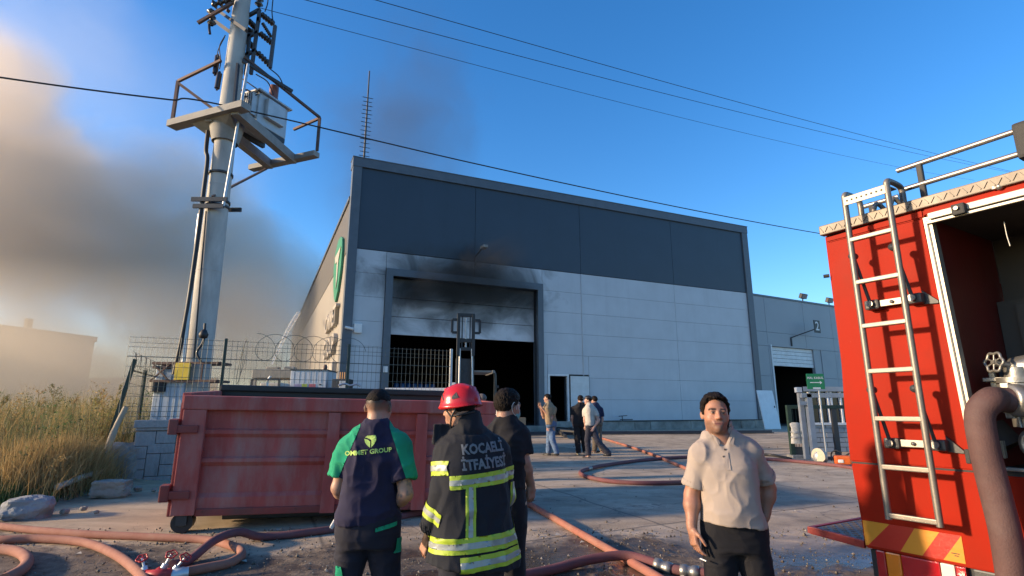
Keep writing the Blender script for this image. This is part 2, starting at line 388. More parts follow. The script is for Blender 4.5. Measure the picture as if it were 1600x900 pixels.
# side wall going back
mb = MB()
for i in range(8):
    y0, y1 = .3+i*6, .3+i*6+5.98
    mb.bbox((-.3, y0, .5), (-.22, y1, 8.45), .02)
mb.build('side_panel', M_side, B)
mb = MB()
for i in range(8):
    y0, y1 = .3+i*6, .3+i*6+5.98
    mb.bbox((-.31, y0, 8.47), (-.22, y1, 10.85), .02)
mb.build('side_dark_panel', M_sided, B)
mb = MB(); mb.box((-.38, .3, 10.86), (0, 48, 11.02)); mb.build('eaves_trim', M_trim, B)
mb = MB(); mb.prism([(-.3, .3, 10.9), (11.4, .3, 11.9), (23.1, .3, 10.9)], (0, 48, 0)); mb.build('roof', M_trim, B)
mb = MB(); mb.box((-.2, 47.8, .5), (23, 48, 10.9)); mb.box((22.9, .3, .5), (23.1, 47.8, 10.9)); mb.build('rear_wall', M_grey, B)
# green emblem and raised letters on the side wall
M_green = mat('green_sign', (.03, .22, .13), .45, var=.1)
M_letter = mat('white_letter', (.40, .365, .32), .5, var=.05)
def ell(cy, cz, ry, rz, n=28, k0=0, k1=1): return [(0, cy+ry*math.cos(2*math.pi*(k0+(k1-k0)*i/n)), cz+rz*math.sin(2*math.pi*(k0+(k1-k0)*i/n))) for i in range(n)]
shield = [(-.42, 2.0, 9.62), (-.42, 3.0, 9.72), (-.42, 3.9, 9.35), (-.42, 4.2, 8.6), (-.42, 3.9, 7.7), (-.42, 3.2, 6.9), (-.42, 2.6, 6.6), (-.42, 1.9, 7.0), (-.42, 1.35, 7.8), (-.42, 1.15, 8.7), (-.42, 1.4, 9.35)]
o = MB().prism(shield, (.1, 0, 0)).build('emblem', M_green, B)
MB().prism([(-.46, 1.5, 9.0), (-.46, 3.6, 9.0), (-.46, 3.3, 8.6), (-.46, 2.6, 8.55), (-.46, 2.4, 7.2), (-.46, 2.1, 7.6), (-.46, 2.1, 8.5)], (.039, 0, 0)).build('emblem_mark', M_letter, o)
def text_mesh(txt, size, depth=.0, align='CENTER', bold=0., res=2):
    cu = bpy.data.curves.new('t', 'FONT'); cu.body = txt; cu.size = size; cu.extrude = depth; cu.align_x = align; cu.align_y = 'CENTER'; cu.offset = bold; cu.resolution_u = res
    ob = bpy.data.objects.new('t', cu); COL.objects.link(ob)
    dg = bpy.context.evaluated_depsgraph_get(); me = bpy.data.meshes.new_from_object(ob.evaluated_get(dg))
    bpy.data.objects.remove(ob); return me
def text_obj(name, txt, size, M, m, parent, depth=.0, bold=0.):
    me = text_mesh(txt, size, depth, bold=bold); me.transform(M); me.materials.clear(); me.materials.append(m)
    o = bpy.data.objects.new(name, me); return link(o, parent)
Ms = Matrix.Translation((-.40, 3.3, 5.75)) @ Matrix(((0, 0, -1), (-1, 0, 0), (0, 1, 0))).to_4x4()
for z, t in ((5.85, 'OMMET'), (4.55, 'GROUP')):
    text_obj('sign_lettering', t, 1.25, Matrix.Translation((-.40, 3.6, z)) @ Matrix(((0, 0, -1), (-1, 0, 0), (0, 1, 0))).to_4x4(), M_letter, B, .09, .02)
# side light box lines under the letters
mb = MB(); mb.bbox((-.5, 1.3, 3.2), (-.3, 6., 3.75), .03); mb.build('sign_box', M_letter, B)
# small door
mb = MB(); mb.box((9.30, -.1, 1.17), (9.40, .1, 3.31)); mb.box((10.36, -.1, 1.17), (10.46, .1, 3.31)); mb.box((9.30, -.103, 3.31), (10.46, .1, 3.40)); mb.build('door_frame', M_white, B)
o = MB().bbox((10.50, -.16, 1.2), (11.56, -.11, 3.32), .008).build('door', mat('door_white', (.62, .64, .63), .45, var=.08, grime=(.35, .36, .34), gamt=.3), B)
mb = MB(); mb.box((10.485, -.155, 1.19), (10.499, -.115, 3.33)); mb.box((10.485, -.155, 3.322), (11.575, -.115, 3.345)); mb.box((11.561, -.155, 1.19), (11.578, -.115, 3.321)); mb.build('door_edge', M_trimd, o)
mb = MB(); mb.cyl((11.45, -.2, 2.1), (11.45, -.16, 2.1), .012); mb.bar((11.45, -.2, 2.1), (11.35, -.2, 2.1), .02); mb.build('handle', M_steel, o)
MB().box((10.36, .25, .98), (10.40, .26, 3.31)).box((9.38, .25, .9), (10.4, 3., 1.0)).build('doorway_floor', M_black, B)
for zc in (1.45, 1.55, 1.62, 1.7):
    pass
# wall lamp over the gate, wall lamp at the corner, alarm box, junction plate
mb = MB(); mb.bar((5.52, -.12, 8.35), (5.52, -.12, 8.85), .07); mb.bar((5.52, -.12, 8.8), (5.6, -.8, 9.05), .05); mb.build('lamp_bracket', M_trimd, B)
MB().bbox((5.5, -1.15, 8.98), (5.74, -.72, 9.12), .03).build('lamp_head', mat('lamp_grey', (.25, .24, .22), .5), B)
MB().bbox((.13, -.2, 4.85), (.45, -.075, 5.25), .03).build('alarm_box', M_white, B)
mb = MB(); mb.cyl((-.14, -.165, 5.0), (-.14, -.3, 5.02), .02); mb.cyl((-.25, -.3, 5.05), (.08, -.36, 4.98), .055, n=12); mb.build('security_camera', M_white, B)
MB().bbox((1.42, -.24, 3.25), (1.60, -.205, 3.5), .01).build('sign_plate', M_white, B)
MB().bbox((13.2, -.40, 1.22), (13.9, -.3, 1.26), .01).cyl((13.3, -.35, 1.2), (13.3, -.35, 1.4), .02).cyl((13.1, -.35, 1.4), (13.6, -.35, 1.43), .018).build('hydrant_pipe', M_blk, B)
mb = MB(); mb.cyl((19.5, -.1, 2.0), (19.6, -.12, 2.2), .02).cyl((19.6, -.12, 2.2), (19.75, -.12, 2.1), .025).build('wall_hook', M_trimd, B)
# drain pipe on the big joint
mb = MB(); mb.cyl((11.3, -.085, 1.2), (11.3, -.085, 8.5), .022, n=8); mb.build('cable_conduit', M_grey, B)
# lightning mast at the left corner of the roof
mast = thing('lightning_mast', 'thin lattice lightning mast with short side spikes on the left roof corner of the factory', 'mast', V(F0)+Matrix.Rotation(YAW, 3, 'Z') @ Vector((.15, .2, 12.76)), YAW)
mb = MB(); mb.cyl((0, 0, -.0), (0, 0, 4.6), .05, .03, n=8); mb.build('pole', M_darksteel, mast)
for i in range(15):
    z = .25+i*.21; s_ = .2 if i % 2 else .24
    MB().cyl((-s_, 0, z), (s_, 0, z+.01), .016, n=6).build('spike', M_darksteel, mast)

# ------------------------------------------------------------------ annex hall on the right
AY = R(29); A0 = V(at(1168, 600, 34.0)); A0.z = 0
A = thing('annex_hall', 'low grey annex hall with a roller door and floodlights on its roof edge', 'building', A0, AY)
UA = np.array([math.cos(AY), math.sin(AY), 0]); NA = np.array([math.sin(AY), -math.cos(AY), 0])
def aloc(px, py):
    d = ray(px, py); o = np.array(A0); t = ((o-EYEP)@NA)/(d@NA); P = EYEP+d*t-o; return float(P@UA), float(P[2])
M_ax = mat('annex_panel_paint', (.30, .325, .35), .5, var=.06, scale=.7, bump=.05, grime=(.2, .2, .2), gamt=.25, gscale=.7)
ax_top = aloc(1230, 467)[1]
dx0, dz1 = aloc(1204, 541); dx1, _ = aloc(1281, 546); sx1 = aloc(1270, 545)[0]; _, sz0 = aloc(1240, 573)
ends = [-2.0, aloc(1195, 500)[0], dx0-.05, aloc(1231, 520)[0], aloc(1252, 480)[0], dx1, dx1+3.5, dx1+7.5]
ends = [-2.0, aloc(1195, 500)[0], aloc(1252, 480)[0], dx1+1.6, dx1+6, dx1+11]
zr = [.8, 2.3, dz1-1.9, dz1, dz1+.9, ax_top-.12]
for a, b in zip(ends[:-1], ends[1:]):
    for c, d in zip(zr[:-1], zr[1:]):
        for (p, q) in ([(a, b)] if c >= dz1-.01 else [(a, min(b, dx0)), (max(a, dx1), b)]):
            if q-p > .05: MB().bbox((p+.01, -.06, c+.006), (q-.01, 0, d-.006), .006).build('wall_panel', M_ax, A)
mb = MB(); mb.box((-2, .003, .5), (dx0, .2, ax_top-.1)); mb.box((dx1, .003, .5), (16, .2, ax_top-.1)); mb.box((dx0, .003, dz1), (dx1, .2, ax_top-.1)); mb.build('wall_core', M_trimd, A)
mb = MB(); mb.box((-2, -.1, ax_top-.12), (16, .3, ax_top)); mb.build('roof_edge', M_trim, A)
mb = MB(); mb.box((-2, .3, ax_top-.2), (16, 14, ax_top-.1)); mb.build('roof', M_trim, A)
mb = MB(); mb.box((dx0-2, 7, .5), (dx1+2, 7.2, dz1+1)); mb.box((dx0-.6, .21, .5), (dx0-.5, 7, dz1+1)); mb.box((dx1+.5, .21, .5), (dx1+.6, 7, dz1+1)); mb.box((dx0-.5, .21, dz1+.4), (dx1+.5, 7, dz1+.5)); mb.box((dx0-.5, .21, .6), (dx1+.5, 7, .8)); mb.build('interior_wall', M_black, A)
nsl = 5
for i in range(nsl):
    z0 = sz0+(dz1-sz0)*i/nsl; z1 = sz0+(dz1-sz0)*(i+1)/nsl
    MB().bbox((dx0+.03, .08, z0+.01), (sx1, .13, z1-.005), .012).build('shutter_slat', M_shut if False else M_white, A)
mb = MB(); mb.box((sx1, -.02, .8), (dx1, .2, dz1)); mb.build('door_jamb', M_ax, A)
mb = MB(); mb.box((dx0-.12, -.1, .8), (dx0, .0, dz1+.1)); mb.build('door_trim', M_white, A)
# number plate 2 on its arm
n2x, n2z = aloc(1256, 513); a0x, a0z = aloc(1234, 528)
mb = MB(); mb.bbox((n2x-.32, -.95, n2z-.42), (n2x+.32, -.91, n2z+.42), .01); o = mb.build('number_plate', M_blk, A)
text_obj('number', '2', .82, Matrix.Translation((n2x, -.955, n2z)) @ Matrix.Rotation(R(90), 4, 'X'), M_white, o, .002, .012)
mb = MB(); mb.bar((a0x, -.08, a0z-.55), (a0x, -.08, a0z), .09); mb.bar((a0x, -.08, a0z), (n2x-.3, -.93, n2z-.2), .07); mb.build('lamp_bracket', M_trimd, A)
def floodlight(px, py, lab):
    x, z = aloc(px, py); w = Matrix.Rotation(AY, 3, 'Z') @ Vector((x, -.1, ax_top))
    t = thing('floodlight', lab, 'floodlight', A0+w, AY, 'floodlights on the annex roof edge')
    MB().cyl((0, 0, 0), (0, 0, .16), .04).bar((-.22, 0, .16), (.22, 0, .16), .05).build('bracket', M_blk, t)
    Mx = Matrix.Translation((0, -.05, .32)) @ Matrix.Rotation(R(25), 4, 'X')
    MB().bbox((-.3, -.13, -.17), (.3, .1, .17), .03, Mx).build('housing', M_blk, t)
    MB().box((-.26, -.137, -.14), (.26, -.131, .14), Mx).build('lens', mat('lens', (.3, .3, .3), .2), t)
floodlight(1252, 468, 'left floodlight standing on the roof edge of the annex, above the number 2 plate')
floodlight(1293, 474, 'right floodlight standing on the roof edge of the annex, nearest the fire engine')
# white sheet leaning at the corner between the halls
lp = V(at(1209, 668, 29.6)); lp.z = gz(0, 29)
t = thing('loose_panel', 'white rectangular sheet leaning against the wall at the corner between both halls', 'panel', lp, R(26))
MB().bbox((-.62, 0, 0), (.56, .05, 2.02), .01, Matrix.Rotation(R(-9), 4, 'X')).build('sheet', mat('sheet_white', (.66, .70, .72), .4, var=.05, grime=(.4, .42, .44), gamt=.3), t)
MB().bbox((.40, -.03, 1.1), (.46, 0.0, 1.2), .005, Matrix.Rotation(R(-9), 4, 'X')).build('handle', M_darksteel, t)
# ------------------------------------------------------------------ smoke (volumes, lit by the sun and the sky)
def smoke(name, label, p0, p1, r0, r1, dens, c, aniso=.3, ns=.12, edge=1.3, sharp=1.6, squash=1., absorb=None, ends=(.12, .2), seed=0., bias=0.):
    p0 = V(p0); p1 = V(p1); d = p1-p0; L = d.length
    q = d.to_track_quat('X', 'Z'); H = max(r0, r1)*1.35
    m = bpy.data.materials.new(name); m.use_nodes = True; nt = m.node_tree
    nt.nodes.remove(nt.nodes['Principled BSDF']); out = nt.nodes['Material Output']
    pv = nt.nodes.new('ShaderNodeVolumePrincipled'); nt.links.new(pv.outputs[0], out.inputs['Volume'])
    co = coords(nt); sx = nt.nodes.new('ShaderNodeSeparateXYZ'); nt.links.new(co, sx.inputs[0]); x, y, z = sx.outputs
    t = mathn(nt, 'DIVIDE', x, L)
    rad = mathn(nt, 'ADD', mathn(nt, 'MULTIPLY', t, r1-r0), r0)
    zz_ = mathn(nt, 'DIVIDE', z, squash)
    r = mathn(nt, 'DIVIDE', mathn(nt, 'SQRT', mathn(nt, 'ADD', mathn(nt, 'MULTIPLY', y, y), mathn(nt, 'MULTIPLY', zz_, zz_))), rad)
    mp = nt.nodes.new('ShaderNodeMapping'); mp.inputs['Location'].default_value = (seed, seed*.7, 0); nt.links.new(co, mp.inputs[0])
    n = noise(nt, mp.outputs[0], ns, 4, .55, .7)
    f = mathn(nt, 'ADD', mathn(nt, 'SUBTRACT', 1.0+bias, r), mathn(nt, 'MULTIPLY', mathn(nt, 'SUBTRACT', n, .5), 2*edge))
    f = mathn(nt, 'MULTIPLY', f, sharp, clamp=True)
    e = mathn(nt, 'MULTIPLY', mathn(nt, 'DIVIDE', t, ends[0], clamp=True), mathn(nt, 'DIVIDE', mathn(nt, 'SUBTRACT', 1., t), ends[1], clamp=True))
    lim = mathn(nt, 'MULTIPLY', mathn(nt, 'SUBTRACT', 1.33, r), 4., clamp=True)
    f = mathn(nt, 'MULTIPLY', mathn(nt, 'MULTIPLY', f, e), lim)
    nt.links.new(mathn(nt, 'MULTIPLY', f, dens), pv.inputs['Density'])
    pv.inputs['Color'].default_value = (*c, 1); pv.inputs['Anisotropy'].default_value = aniso
    me = bpy.data.meshes.new(name); mb = MB(); mb.box((0, -H, -H*squash), (L, H, H*squash)); me.from_pydata(mb.v, [], mb.f); me.materials.append(m)
    o = bpy.data.objects.new(name, me); COL.objects.link(o); o.location = p0; o.rotation_mode = 'QUATERNION'; o.rotation_quaternion = q
    m.cycles.volume_step_rate = .35 if hasattr(m.cycles, 'volume_step_rate') else 1
    o['kind'] = 'stuff'; o['label'] = label; o['category'] = 'smoke'
    return o
smoke('smoke_plume', 'thick brown grey smoke plume drifting left from behind the factory', at(585, 585, 52), at(-330, 215, 42), 7.8, 14.5, .19, (.91, .805, .675), .35, .08, 1.8, 1.7, ends=(.03, .1), seed=3.)
smoke('smoke_bank', 'pale warm smoke lying low over the field behind the fence', (-10, 32, 4.), (-85, 40, 4.), 7., 10., .034, (.93, .86, .74), .35, .05, .8, 1., squash=.75, ends=(.03, .05), seed=11., bias=.3)
smoke('smoke_veil', 'faint grey smoke veil spreading across the upper left sky', at(430, 330, 70), at(-250, -120, 60), 10, 24., .010, (.84, .84, .84), .2, .05, 1.2, 1.2, ends=(.1, .1), seed=21.)
P_ = lambda s, y, z: V(F0)+Matrix.Rotation(YAW, 3, 'Z') @ Vector((s, y, z))
smoke('roof_smoke', 'thin dark smoke rising over the parapet of the factory above the gate', P_(2.2, 4, 9.5), P_(3.4, 9, 25), 3.4, 6., .10, (.13, .145, .17), .2, .28, 1.3, 1.2, ends=(.2, .35), seed=5.)
smoke('gate_smoke', 'dark smoke curling out below the lintel of the big gate', P_(2.2, -.35, 7.1), P_(7.6, -.75, 8.6), .75, 1.5, .85, (.16, .155, .15), .1, .55, 1.5, 1.1, ends=(.25, .3), seed=8.)
smoke('lintel_smoke', 'black smoke hanging in the head of the open gate', P_(1.6, -.1, 6.9), P_(8.8, -.1, 7.3), .75, .7, .9, (.10, .095, .09), .1, .7, 1.5, 1.2, ends=(.1, .1), seed=15.)
# ------------------------------------------------------------------ transformer pole
PX, PY = -7.15, 12.6
M_pole = mat('pole_concrete', (.44, .43, .40), .85, var=.18, scale=1.6, bump=.35, bscale=22, grime=(.14, .13, .12), gamt=.5, gscale=1.8, bdist=.01, sc3=(1, 1, .35))
M_rust = mat('rusted_steel', (.13, .085, .07), .7, .4, var=.3, scale=6, bump=.2)
M_beam = mat('beam_concrete', (.27, .265, .25), .85, var=.2, bump=.3, bscale=20)
M_cer = mat('dark_porcelain', (.035, .025, .022), .25)
M_brown = mat('brown_bushing', (.22, .085, .05), .3)
M_tr = mat('transformer_grey', (.43, .46, .48), .45, .2, var=.1, grime=(.2, .2, .2), gamt=.4)
M_cable = mat('black_cable', (.015, .015, .017), .55)
pole = thing('transformer_pole', 'tall round concrete power pole carrying a caged transformer platform', 'power pole', (PX, PY, gz(0, PY)))
def pz(z): return z-gz(0, PY)
def w2p(P): return Vector((P[0]-PX, P[1]-PY, P[2]-gz(0, PY)))
def rad_(z): return .315-.0098*z
mb = MB()
segs = 9
mb.lathe([(rad_(z), z) for z in np.linspace(-.1, 14.6, 24)], n=24); mb.build('shaft', M_pole, pole)
for z in (2.4, 4.55, 6.7, 9.9, 11.0): MB().lathe([(rad_(z)+.001, z-.02), (rad_(z)+.006, z-.01), (rad_(z)+.006, z+.01), (rad_(z)+.001, z+.02)], n=24).build('shaft_seam', M_pole, pole)
for z in (6.15, 6.28, 7.0): 
    MB().lathe([(rad_(z), z-.03), (rad_(z)+.03, z-.03), (rad_(z)+.03, z+.03), (rad_(z), z+.03)], n=20).build('band', M_darksteel, pole)
for a_, b_ in (((-.42, -.36, 6.22), (.42, -.36, 6.22)), ((-.42, .34, 6.22), (.42, .34, 6.22)), ((-.36, -.36, 6.05), (.36, -.36, 6.05))): MB().bar(a_, b_, .05, .10).build('clamp_rail', M_darksteel, pole)
# platform: near cross beam, two long beams, far cross beam
zb = 8.4
A1, A2 = w2p((-8.62, 12.72, 0)), w2p((-6.30, 11.80, 0)); B1, B2 = w2p((-7.78, 15.26, 0)), w2p((-5.50, 14.32, 0))
def zset(v, z): v = Vector(v); v.z = z; return v
def beam(p, q, z, w, h, name, m): return MB().bar(zset(p, z), zset(q, z), w, h).build(name, m, pole)
lerp = lambda a, b, t: a+(b-a)*t
beam(A1, A2, zb, .28, .17, 'cross_beam', M_beam); beam(B1, B2, zb, .22, .15, 'cross_beam', M_beam)
beam(lerp(A1, A2, .52), lerp(B1, B2, .30), zb-.03, .20, .24, 'platform_beam', M_beam); beam(lerp(A1, A2, .86), lerp(B1, B2, .66), zb-.03, .20, .24, 'platform_beam', M_beam)
mb = MB(); mb.prism([zset(lerp(A1, A2, .28), zb-.10), zset(lerp(A1, A2, .80), zb-.10), (.25, .2, zb-.45), (-.28, .2, zb-.45)], (0, 0, .2)); mb.lathe([(.30, zb-.55), (.38, zb-.2), (.40, zb+.12), (.30, zb+.16)], n=20); mb.build('platform_collar', M_beam, pole)
# cage rails
zt = zb+1.25
TA1, TB2 = zset(A1, zt), zset(B2, zt-.15)
for a, b in ((zset(A1, zb+.1), zset(A1, zt)), (zset(B2, zb+.1), zset(B2, zt-.12))): MB().bar(a, b, .07).build('cage_post', M_rust, pole)
pA = Vector((-.10, -.32, zt+.28)); pB = Vector((.28, -.1, zt+.55))
for a, b in ((zset(A1, zt), pA+Vector((-.1, .05, .05))), (zset(A1, zt-.05), Vector((-.2, .1, zb+.25))), (pB, zset(B2, zt-.12)), (zset(B2, zt-.14), lerp(zset(B1, zt), zset(B2, zt), .62)+Vector((0, 0, -.3)))): MB().bar(a, b, .065).build('cage_rail', M_rust, pole)
MB().bar(zset(lerp(B1, B2, .25), zb-.12), (.05, -.33, 6.3), .05).build('strut', M_rust, pole)
# transformer on the platform
tc = lerp(lerp(A1, A2, .70), lerp(B1, B2, .5), .55); ux = (A2-A1).normalized(); ang = math.atan2(ux.y, ux.x)
T = thing('transformer', 'grey finned pole transformer with brown bushings standing on the pole platform', 'transformer', V((PX, PY, gz(0, PY)))+zset(tc, zb+.10), ang)
MB().bbox((-.42, -.50, .12), (.42, .50, 1.0), .03).build('tank', M_tr, T)
for i in range(15):
    y = -.47+i*.067
    MB().box((-.60, y, .3), (-.415, y+.03, .92)).build('fin', M_tr, T); 
for i in range(11):
    x = -.38+i*.072
    MB().box((x, -.66, .3), (x+.03, -.495, .92)).build('fin', M_tr, T)
MB().bbox((-.5, -.58, 1.003), (.5, .58, 1.05), .012).build('lid', M_tr, T)
MB().box((-.4, -.5, -.0), (-.3, .5, .12)).box((.3, -.5, 0), (.4, .5, .12)).build('skid', M_darksteel, T)
MB().bbox((.42, -.3, .35), (.55, .3, .9), .02).build('side_box', M_tr, T)
for x in (-.3, -.1, .1): MB().lathe([(.085, 0), (.085, .05), (.05, .06), (.075, .09), (.05, .12), (.07, .15), (.04, .2), (.02, .26), (0, .26)], (x, -.25, 1.05), n=10).build('bushing', M_brown, T)
for x in (-.28, -.12, .04, .2): MB().lathe([(.05, 0), (.03, .05), (.05, .08), (.03, .12), (0, .14)], (x, .22, 1.05), n=8).build('bushing', M_brown, T)
MB().cyl((.36, 0, 1.05), (.36, 0, 1.45), .12, n=14).build('oil_tank', M_brown, T)
# pole-top gear
def insulator(name, p, q, r, n=6):
    p = Vector(p); q = Vector(q); L = (q-p).length; prof = [(r*.35, 0)]
    for i in range(n):
        a = L*(i+.15)/n; prof += [(r*.4, a), (r, a+L*.3/n), (r*.9, a+L*.42/n), (r*.4, a+L*.7/n)]
    prof += [(r*.3, L), (0, L)]
    return MB().lathe(prof, p, q-p, n=10).build(name, M_cer, pole)
def W2(px, py, Y=12.6): return w2p(at(px, py, Y))
# left: cut-out arms
MB().bar(W2(309, 36, 12.3), W2(364, 4, 12.3), .07).build('arm', M_rust, pole)
MB().bar(W2(340, 16, 12.7), W2(385, 48, 12.2), .08).build('arm', M_darksteel, pole); MB().bar(W2(332, 30, 12.9), W2(362, 52, 12.6), .09).build('arm', M_darksteel, pole)
insulator('insulator', W2(331, 40, 12.4), W2(330, 14, 12.4), .11, 3); insulator('insulator', W2(331, 8, 12.3), W2(366, -2, 12.3), .12, 4); insulator('insulator', W2(354, 2), W2(357, 20), .06, 3)
MB().tube([W2(327, 38, 12.4), W2(327, 46, 12.4), W2(328, 53, 12.4)], .035, 6).build('arrester_tail', M_cer, pole)
for a, b in (((340, 88), (336, 115)), ((343, 115), (339, 138))):
    MB().cyl(W2(*a, 12.5), W2(*b, 12.5), .065, n=10).cyl(W2(a[0]+.4, a[1]-3, 12.5), W2(*a, 12.5), .03).cyl(W2(*b, 12.5), W2(b[0]-.5, b[1]+3, 12.5), .025).build('surge_arrester', M_cer, pole)
MB().tube(smooth_path([W2(352, 55, 12.4), W2(343, 73, 12.4), W2(345, 95, 12.4), W2(343, 108, 12.4)]), .014, 6).build('lead', M_cable, pole)
MB().tube(smooth_path([W2(351, 58, 12.4), W2(341, 78, 12.4), W2(340, 90, 12.4)]), .012, 6).build('lead', M_cable, pole)
# right: switch frame with tilted insulators
for a, b in (((384, 27), (407, 14)), ((405, 16), (404, 34)), ((382, 60), (404, 50)), ((378, 89), (401, 78)), ((404, 28), (392, 116)), ((430, 40), (422, 106)), ((390, 52), (384, 118))):
    MB().bar(W2(*a, 12.7), W2(*b, 12.7), .075).build('switch_frame', M_darksteel, pole)
for a, b in (((408, 22), (428, 38)), ((406, 52), (426, 68)), ((402, 82), (423, 103)), ((388, 32), (402, 46)), ((384, 62), (398, 76)), ((386, 46), (396, 52))):
    insulator('insulator', W2(*a, 12.9), W2(*b, 12.9), .085, 5)
insulator('insulator', W2(404, 10, 12.8), W2(406, -4, 12.8), .11, 2); insulator('insulator', W2(410, 36, 12.8), W2(424, 58, 12.8), .05, 8)
for a, b in (((379, 95), (457, 143)),): MB().bar(W2(*a, 12.4), W2(*b, 13.0), .075).build('switch_frame', M_darksteel, pole)
for pts in ([(414, 18), (418, 6), (419, -8)], [(427, 36), (425, 18), (427, -6)], [(420, 106), (436, 120), (445, 140)], [(400, 116), (418, 128), (427, 148)], [(377, 122), (400, 138), (408, 145)], [(371, 140), (390, 142), (398, 150)], [(371, 143), (386, 140), (392, 148), (398, 146)], [(371, 147), (392, 152), (404, 146)]):
    MB().tube(smooth_path([W2(*p, 12.9) for p in pts]), .016, 6).build('lead', M_cable, pole)
MB().bar(W2(372, 100, 12.3), W2(366, 165, 12.3), .10, .05).build('riser_channel', M_darksteel, pole)
mb = MB(); mb.cyl(W2(388, 100, 12.3), W2(349, 322, 12.25), .035, n=8); mb.build('operating_rod', M_steel, pole)
mb = MB(); mb.tube(smooth_path([W2(325, 205, 12.5), W2(322, 235, 12.4), W2(324, 250, 12.35), W2(318, 300, 12.3), W2(305, 400, 12.25), W2(290, 500, 12.2), W2(272, 585, 12.2)]), .05, 8); mb.build('cable_riser', M_cable, pole)
mb = MB(); mb.cyl(W2(312, 335, 12.28), W2(284, 590, 12.2), .045, n=8); mb.build('cable_pipe', M_steel, pole)
mb = MB(); mb.cyl(W2(322, 330, 12.25), W2(303, 560, 12.25), .018, n=6); mb.build('earth_wire', M_cable, pole)
# control box frame on the pole, yellow warning plate
zc = pz(at(290, 583, 12.2)[2])
mb = MB()
for z in (zc-.17, zc+.22): mb.bar((-.75, -.42, z), (.7, -.42, z), .05); mb.bar((-.75, .1, z), (.7, .1, z), .05); mb.bar((-.75, -.42, z), (-.75, .1, z), .05); mb.bar((.7, -.42, z), (.7, .1, z), .05)
mb.bar((-.75, -.42, zc-.17), (-.35, -.42, zc+.22), .03); mb.bar((-.35, -.42, zc-.17), (-.75, -.42, zc+.22), .03); mb.bar((.35, -.42, zc-.17), (.35, -.42, zc+.22), .03)
mb.build('bracket_frame', M_rust, pole)
MB().bbox((-.22, -.47, zc-.15), (.10, -.44, zc+.22), .005).build('warning_plate', mat('yellow_plate', (.75, .52, .03), .5, grime=(.3, .2, .05), gamt=.4), pole)
mb = MB(); mb.cyl((-.62, -.3, zc-.4), (-.62, -.3, zc-.2), .2, n=14); mb.build('cable_drum', M_cable, pole)
mb = MB(); mb.tube(smooth_path([(.28, -.4, zc+1.1), (.30, -.42, zc+.7), (.2, -.44, zc+.45), (.32, -.46, zc+.25)]), .03, 6); mb.lathe([(.0, 0), (.08, .02), (.1, .1), (.05, .2), (0, .22)], (.3, -.44, zc+.75), n=10); mb.build('cable_end', M_cable, pole)
# pale kiosk at the foot of the pole
kb = at(268, 655, 12.45); kt = at(274, 577, 12.45)
kio = thing('cable_cabinet', 'pale blue grey sheet metal cable cabinet at the foot of the power pole', 'cabinet', (kb[0], kb[1], gz(0, 12.4)))
h = kt[2]-gz(0, 12.4)
mb = MB(); mb.bbox((-.36, -.2, 0), (.30, .3, h), .02); o = mb.build('housing', mat('cabinet_blue', (.36, .43, .50), .5, var=.08, grime=(.25, .25, .25), gamt=.3), kio)
MB().bbox((-.42, -.26, h), (.36, .36, h+.06), .012).build('roof', M_rust, kio)
for x in (-.2, .0, .14): MB().box((x, -.212, .3), (x+.014, -.2, h-.05)).build('seam', o.data.materials[0], kio)

# ------------------------------------------------------------------ wires across the sky
def wire(name, label, pts, r, grp=None, cat='power line'):
    o = MB().tube(smooth_path(pts, 12), r, 6).build(name, M_cable, None); tag(o, label, cat, grp); return o
def sag(p, q, s, n=6):
    p = np.array(p); q = np.array(q); return [p+(q-p)*t-np.array([0, 0, 4*s*t*(1-t)]) for t in np.linspace(0, 1, n)]
near = at(-160, 96, 9.5); polep = at(352, 165, 12.15); far = at(1292, 361, 26); far2 = far+(far-polep)*.25
wire('overhead_cable', 'thick black overhead cable crossing the sky in front of the factory roof', sag(near, polep, .06)+sag(polep, far2, .3)[1:], .021, cat='cable')
for (a, b, lab) in (((405, 12, 12.9), (1445, 263, 40), 'lowest of the three thin power lines crossing the blue sky'),
                    ((470, -2, 12.9), (1560, 260, 40), 'middle one of the three thin power lines crossing the blue sky'),
                    ((580, -2, 12.9), (1640, 275, 40), 'highest of the three thin power lines crossing the blue sky')):
    p = at(*a); q = at(*b); wire('power_line', lab, sag(p, p+(q-p)*1.25, .5), .009 if a[0] < 420 else .011, 'thin power lines over the yard')
# ------------------------------------------------------------------ stone-faced yard wall and mesh fence
FU = np.array([math.cos(YAW), math.sin(YAW)]); FC = np.array([-7.55, 11.4])
FY = YAW
wz0 = gz(0, 11.4)-.05
WT = 1.50
M_stone = mat('cast_stone', (.36, .345, .33), .9, var=.22, scale=2.5, bump=.5, bscale=26, grime=(.13, .12, .115), gamt=.65, gscale=2.4, bdist=.02, sc3=(1.5, 1, .5))
M_mortar = mat('mortar', (.20, .19, .175), .95, var=.2, bump=.3)
wall = thing('yard_wall', 'low grey wall faced with rectangular cast stones, under the mesh fence left of the red container', 'wall', (FC[0], FC[1], wz0), FY)
L = 7.2
MB().box((0.02, .03, -.3), (L, .22, WT-wz0-.15)).build('wall_core', M_mortar, wall)
MB().bbox((-.04, -.05, WT-wz0-.15), (L, .27, WT-wz0), .012).build('coping', M_stone, wall)
MB().bbox((.0, -.02, WT-wz0-.205), (L, .02, WT-wz0-.153), .01).build('coping_band', M_stone, wall)
rw = random.Random(5)
H = WT-wz0-.22; y0 = .0
def block(a, b, c, d):
    q = rw.uniform(-.008, .014)
    MB().bbox((a+.005, -q, c+.005), (b-.005, .05, d-.005), .010).build('stone_block', M_stone, wall)
x = 0.
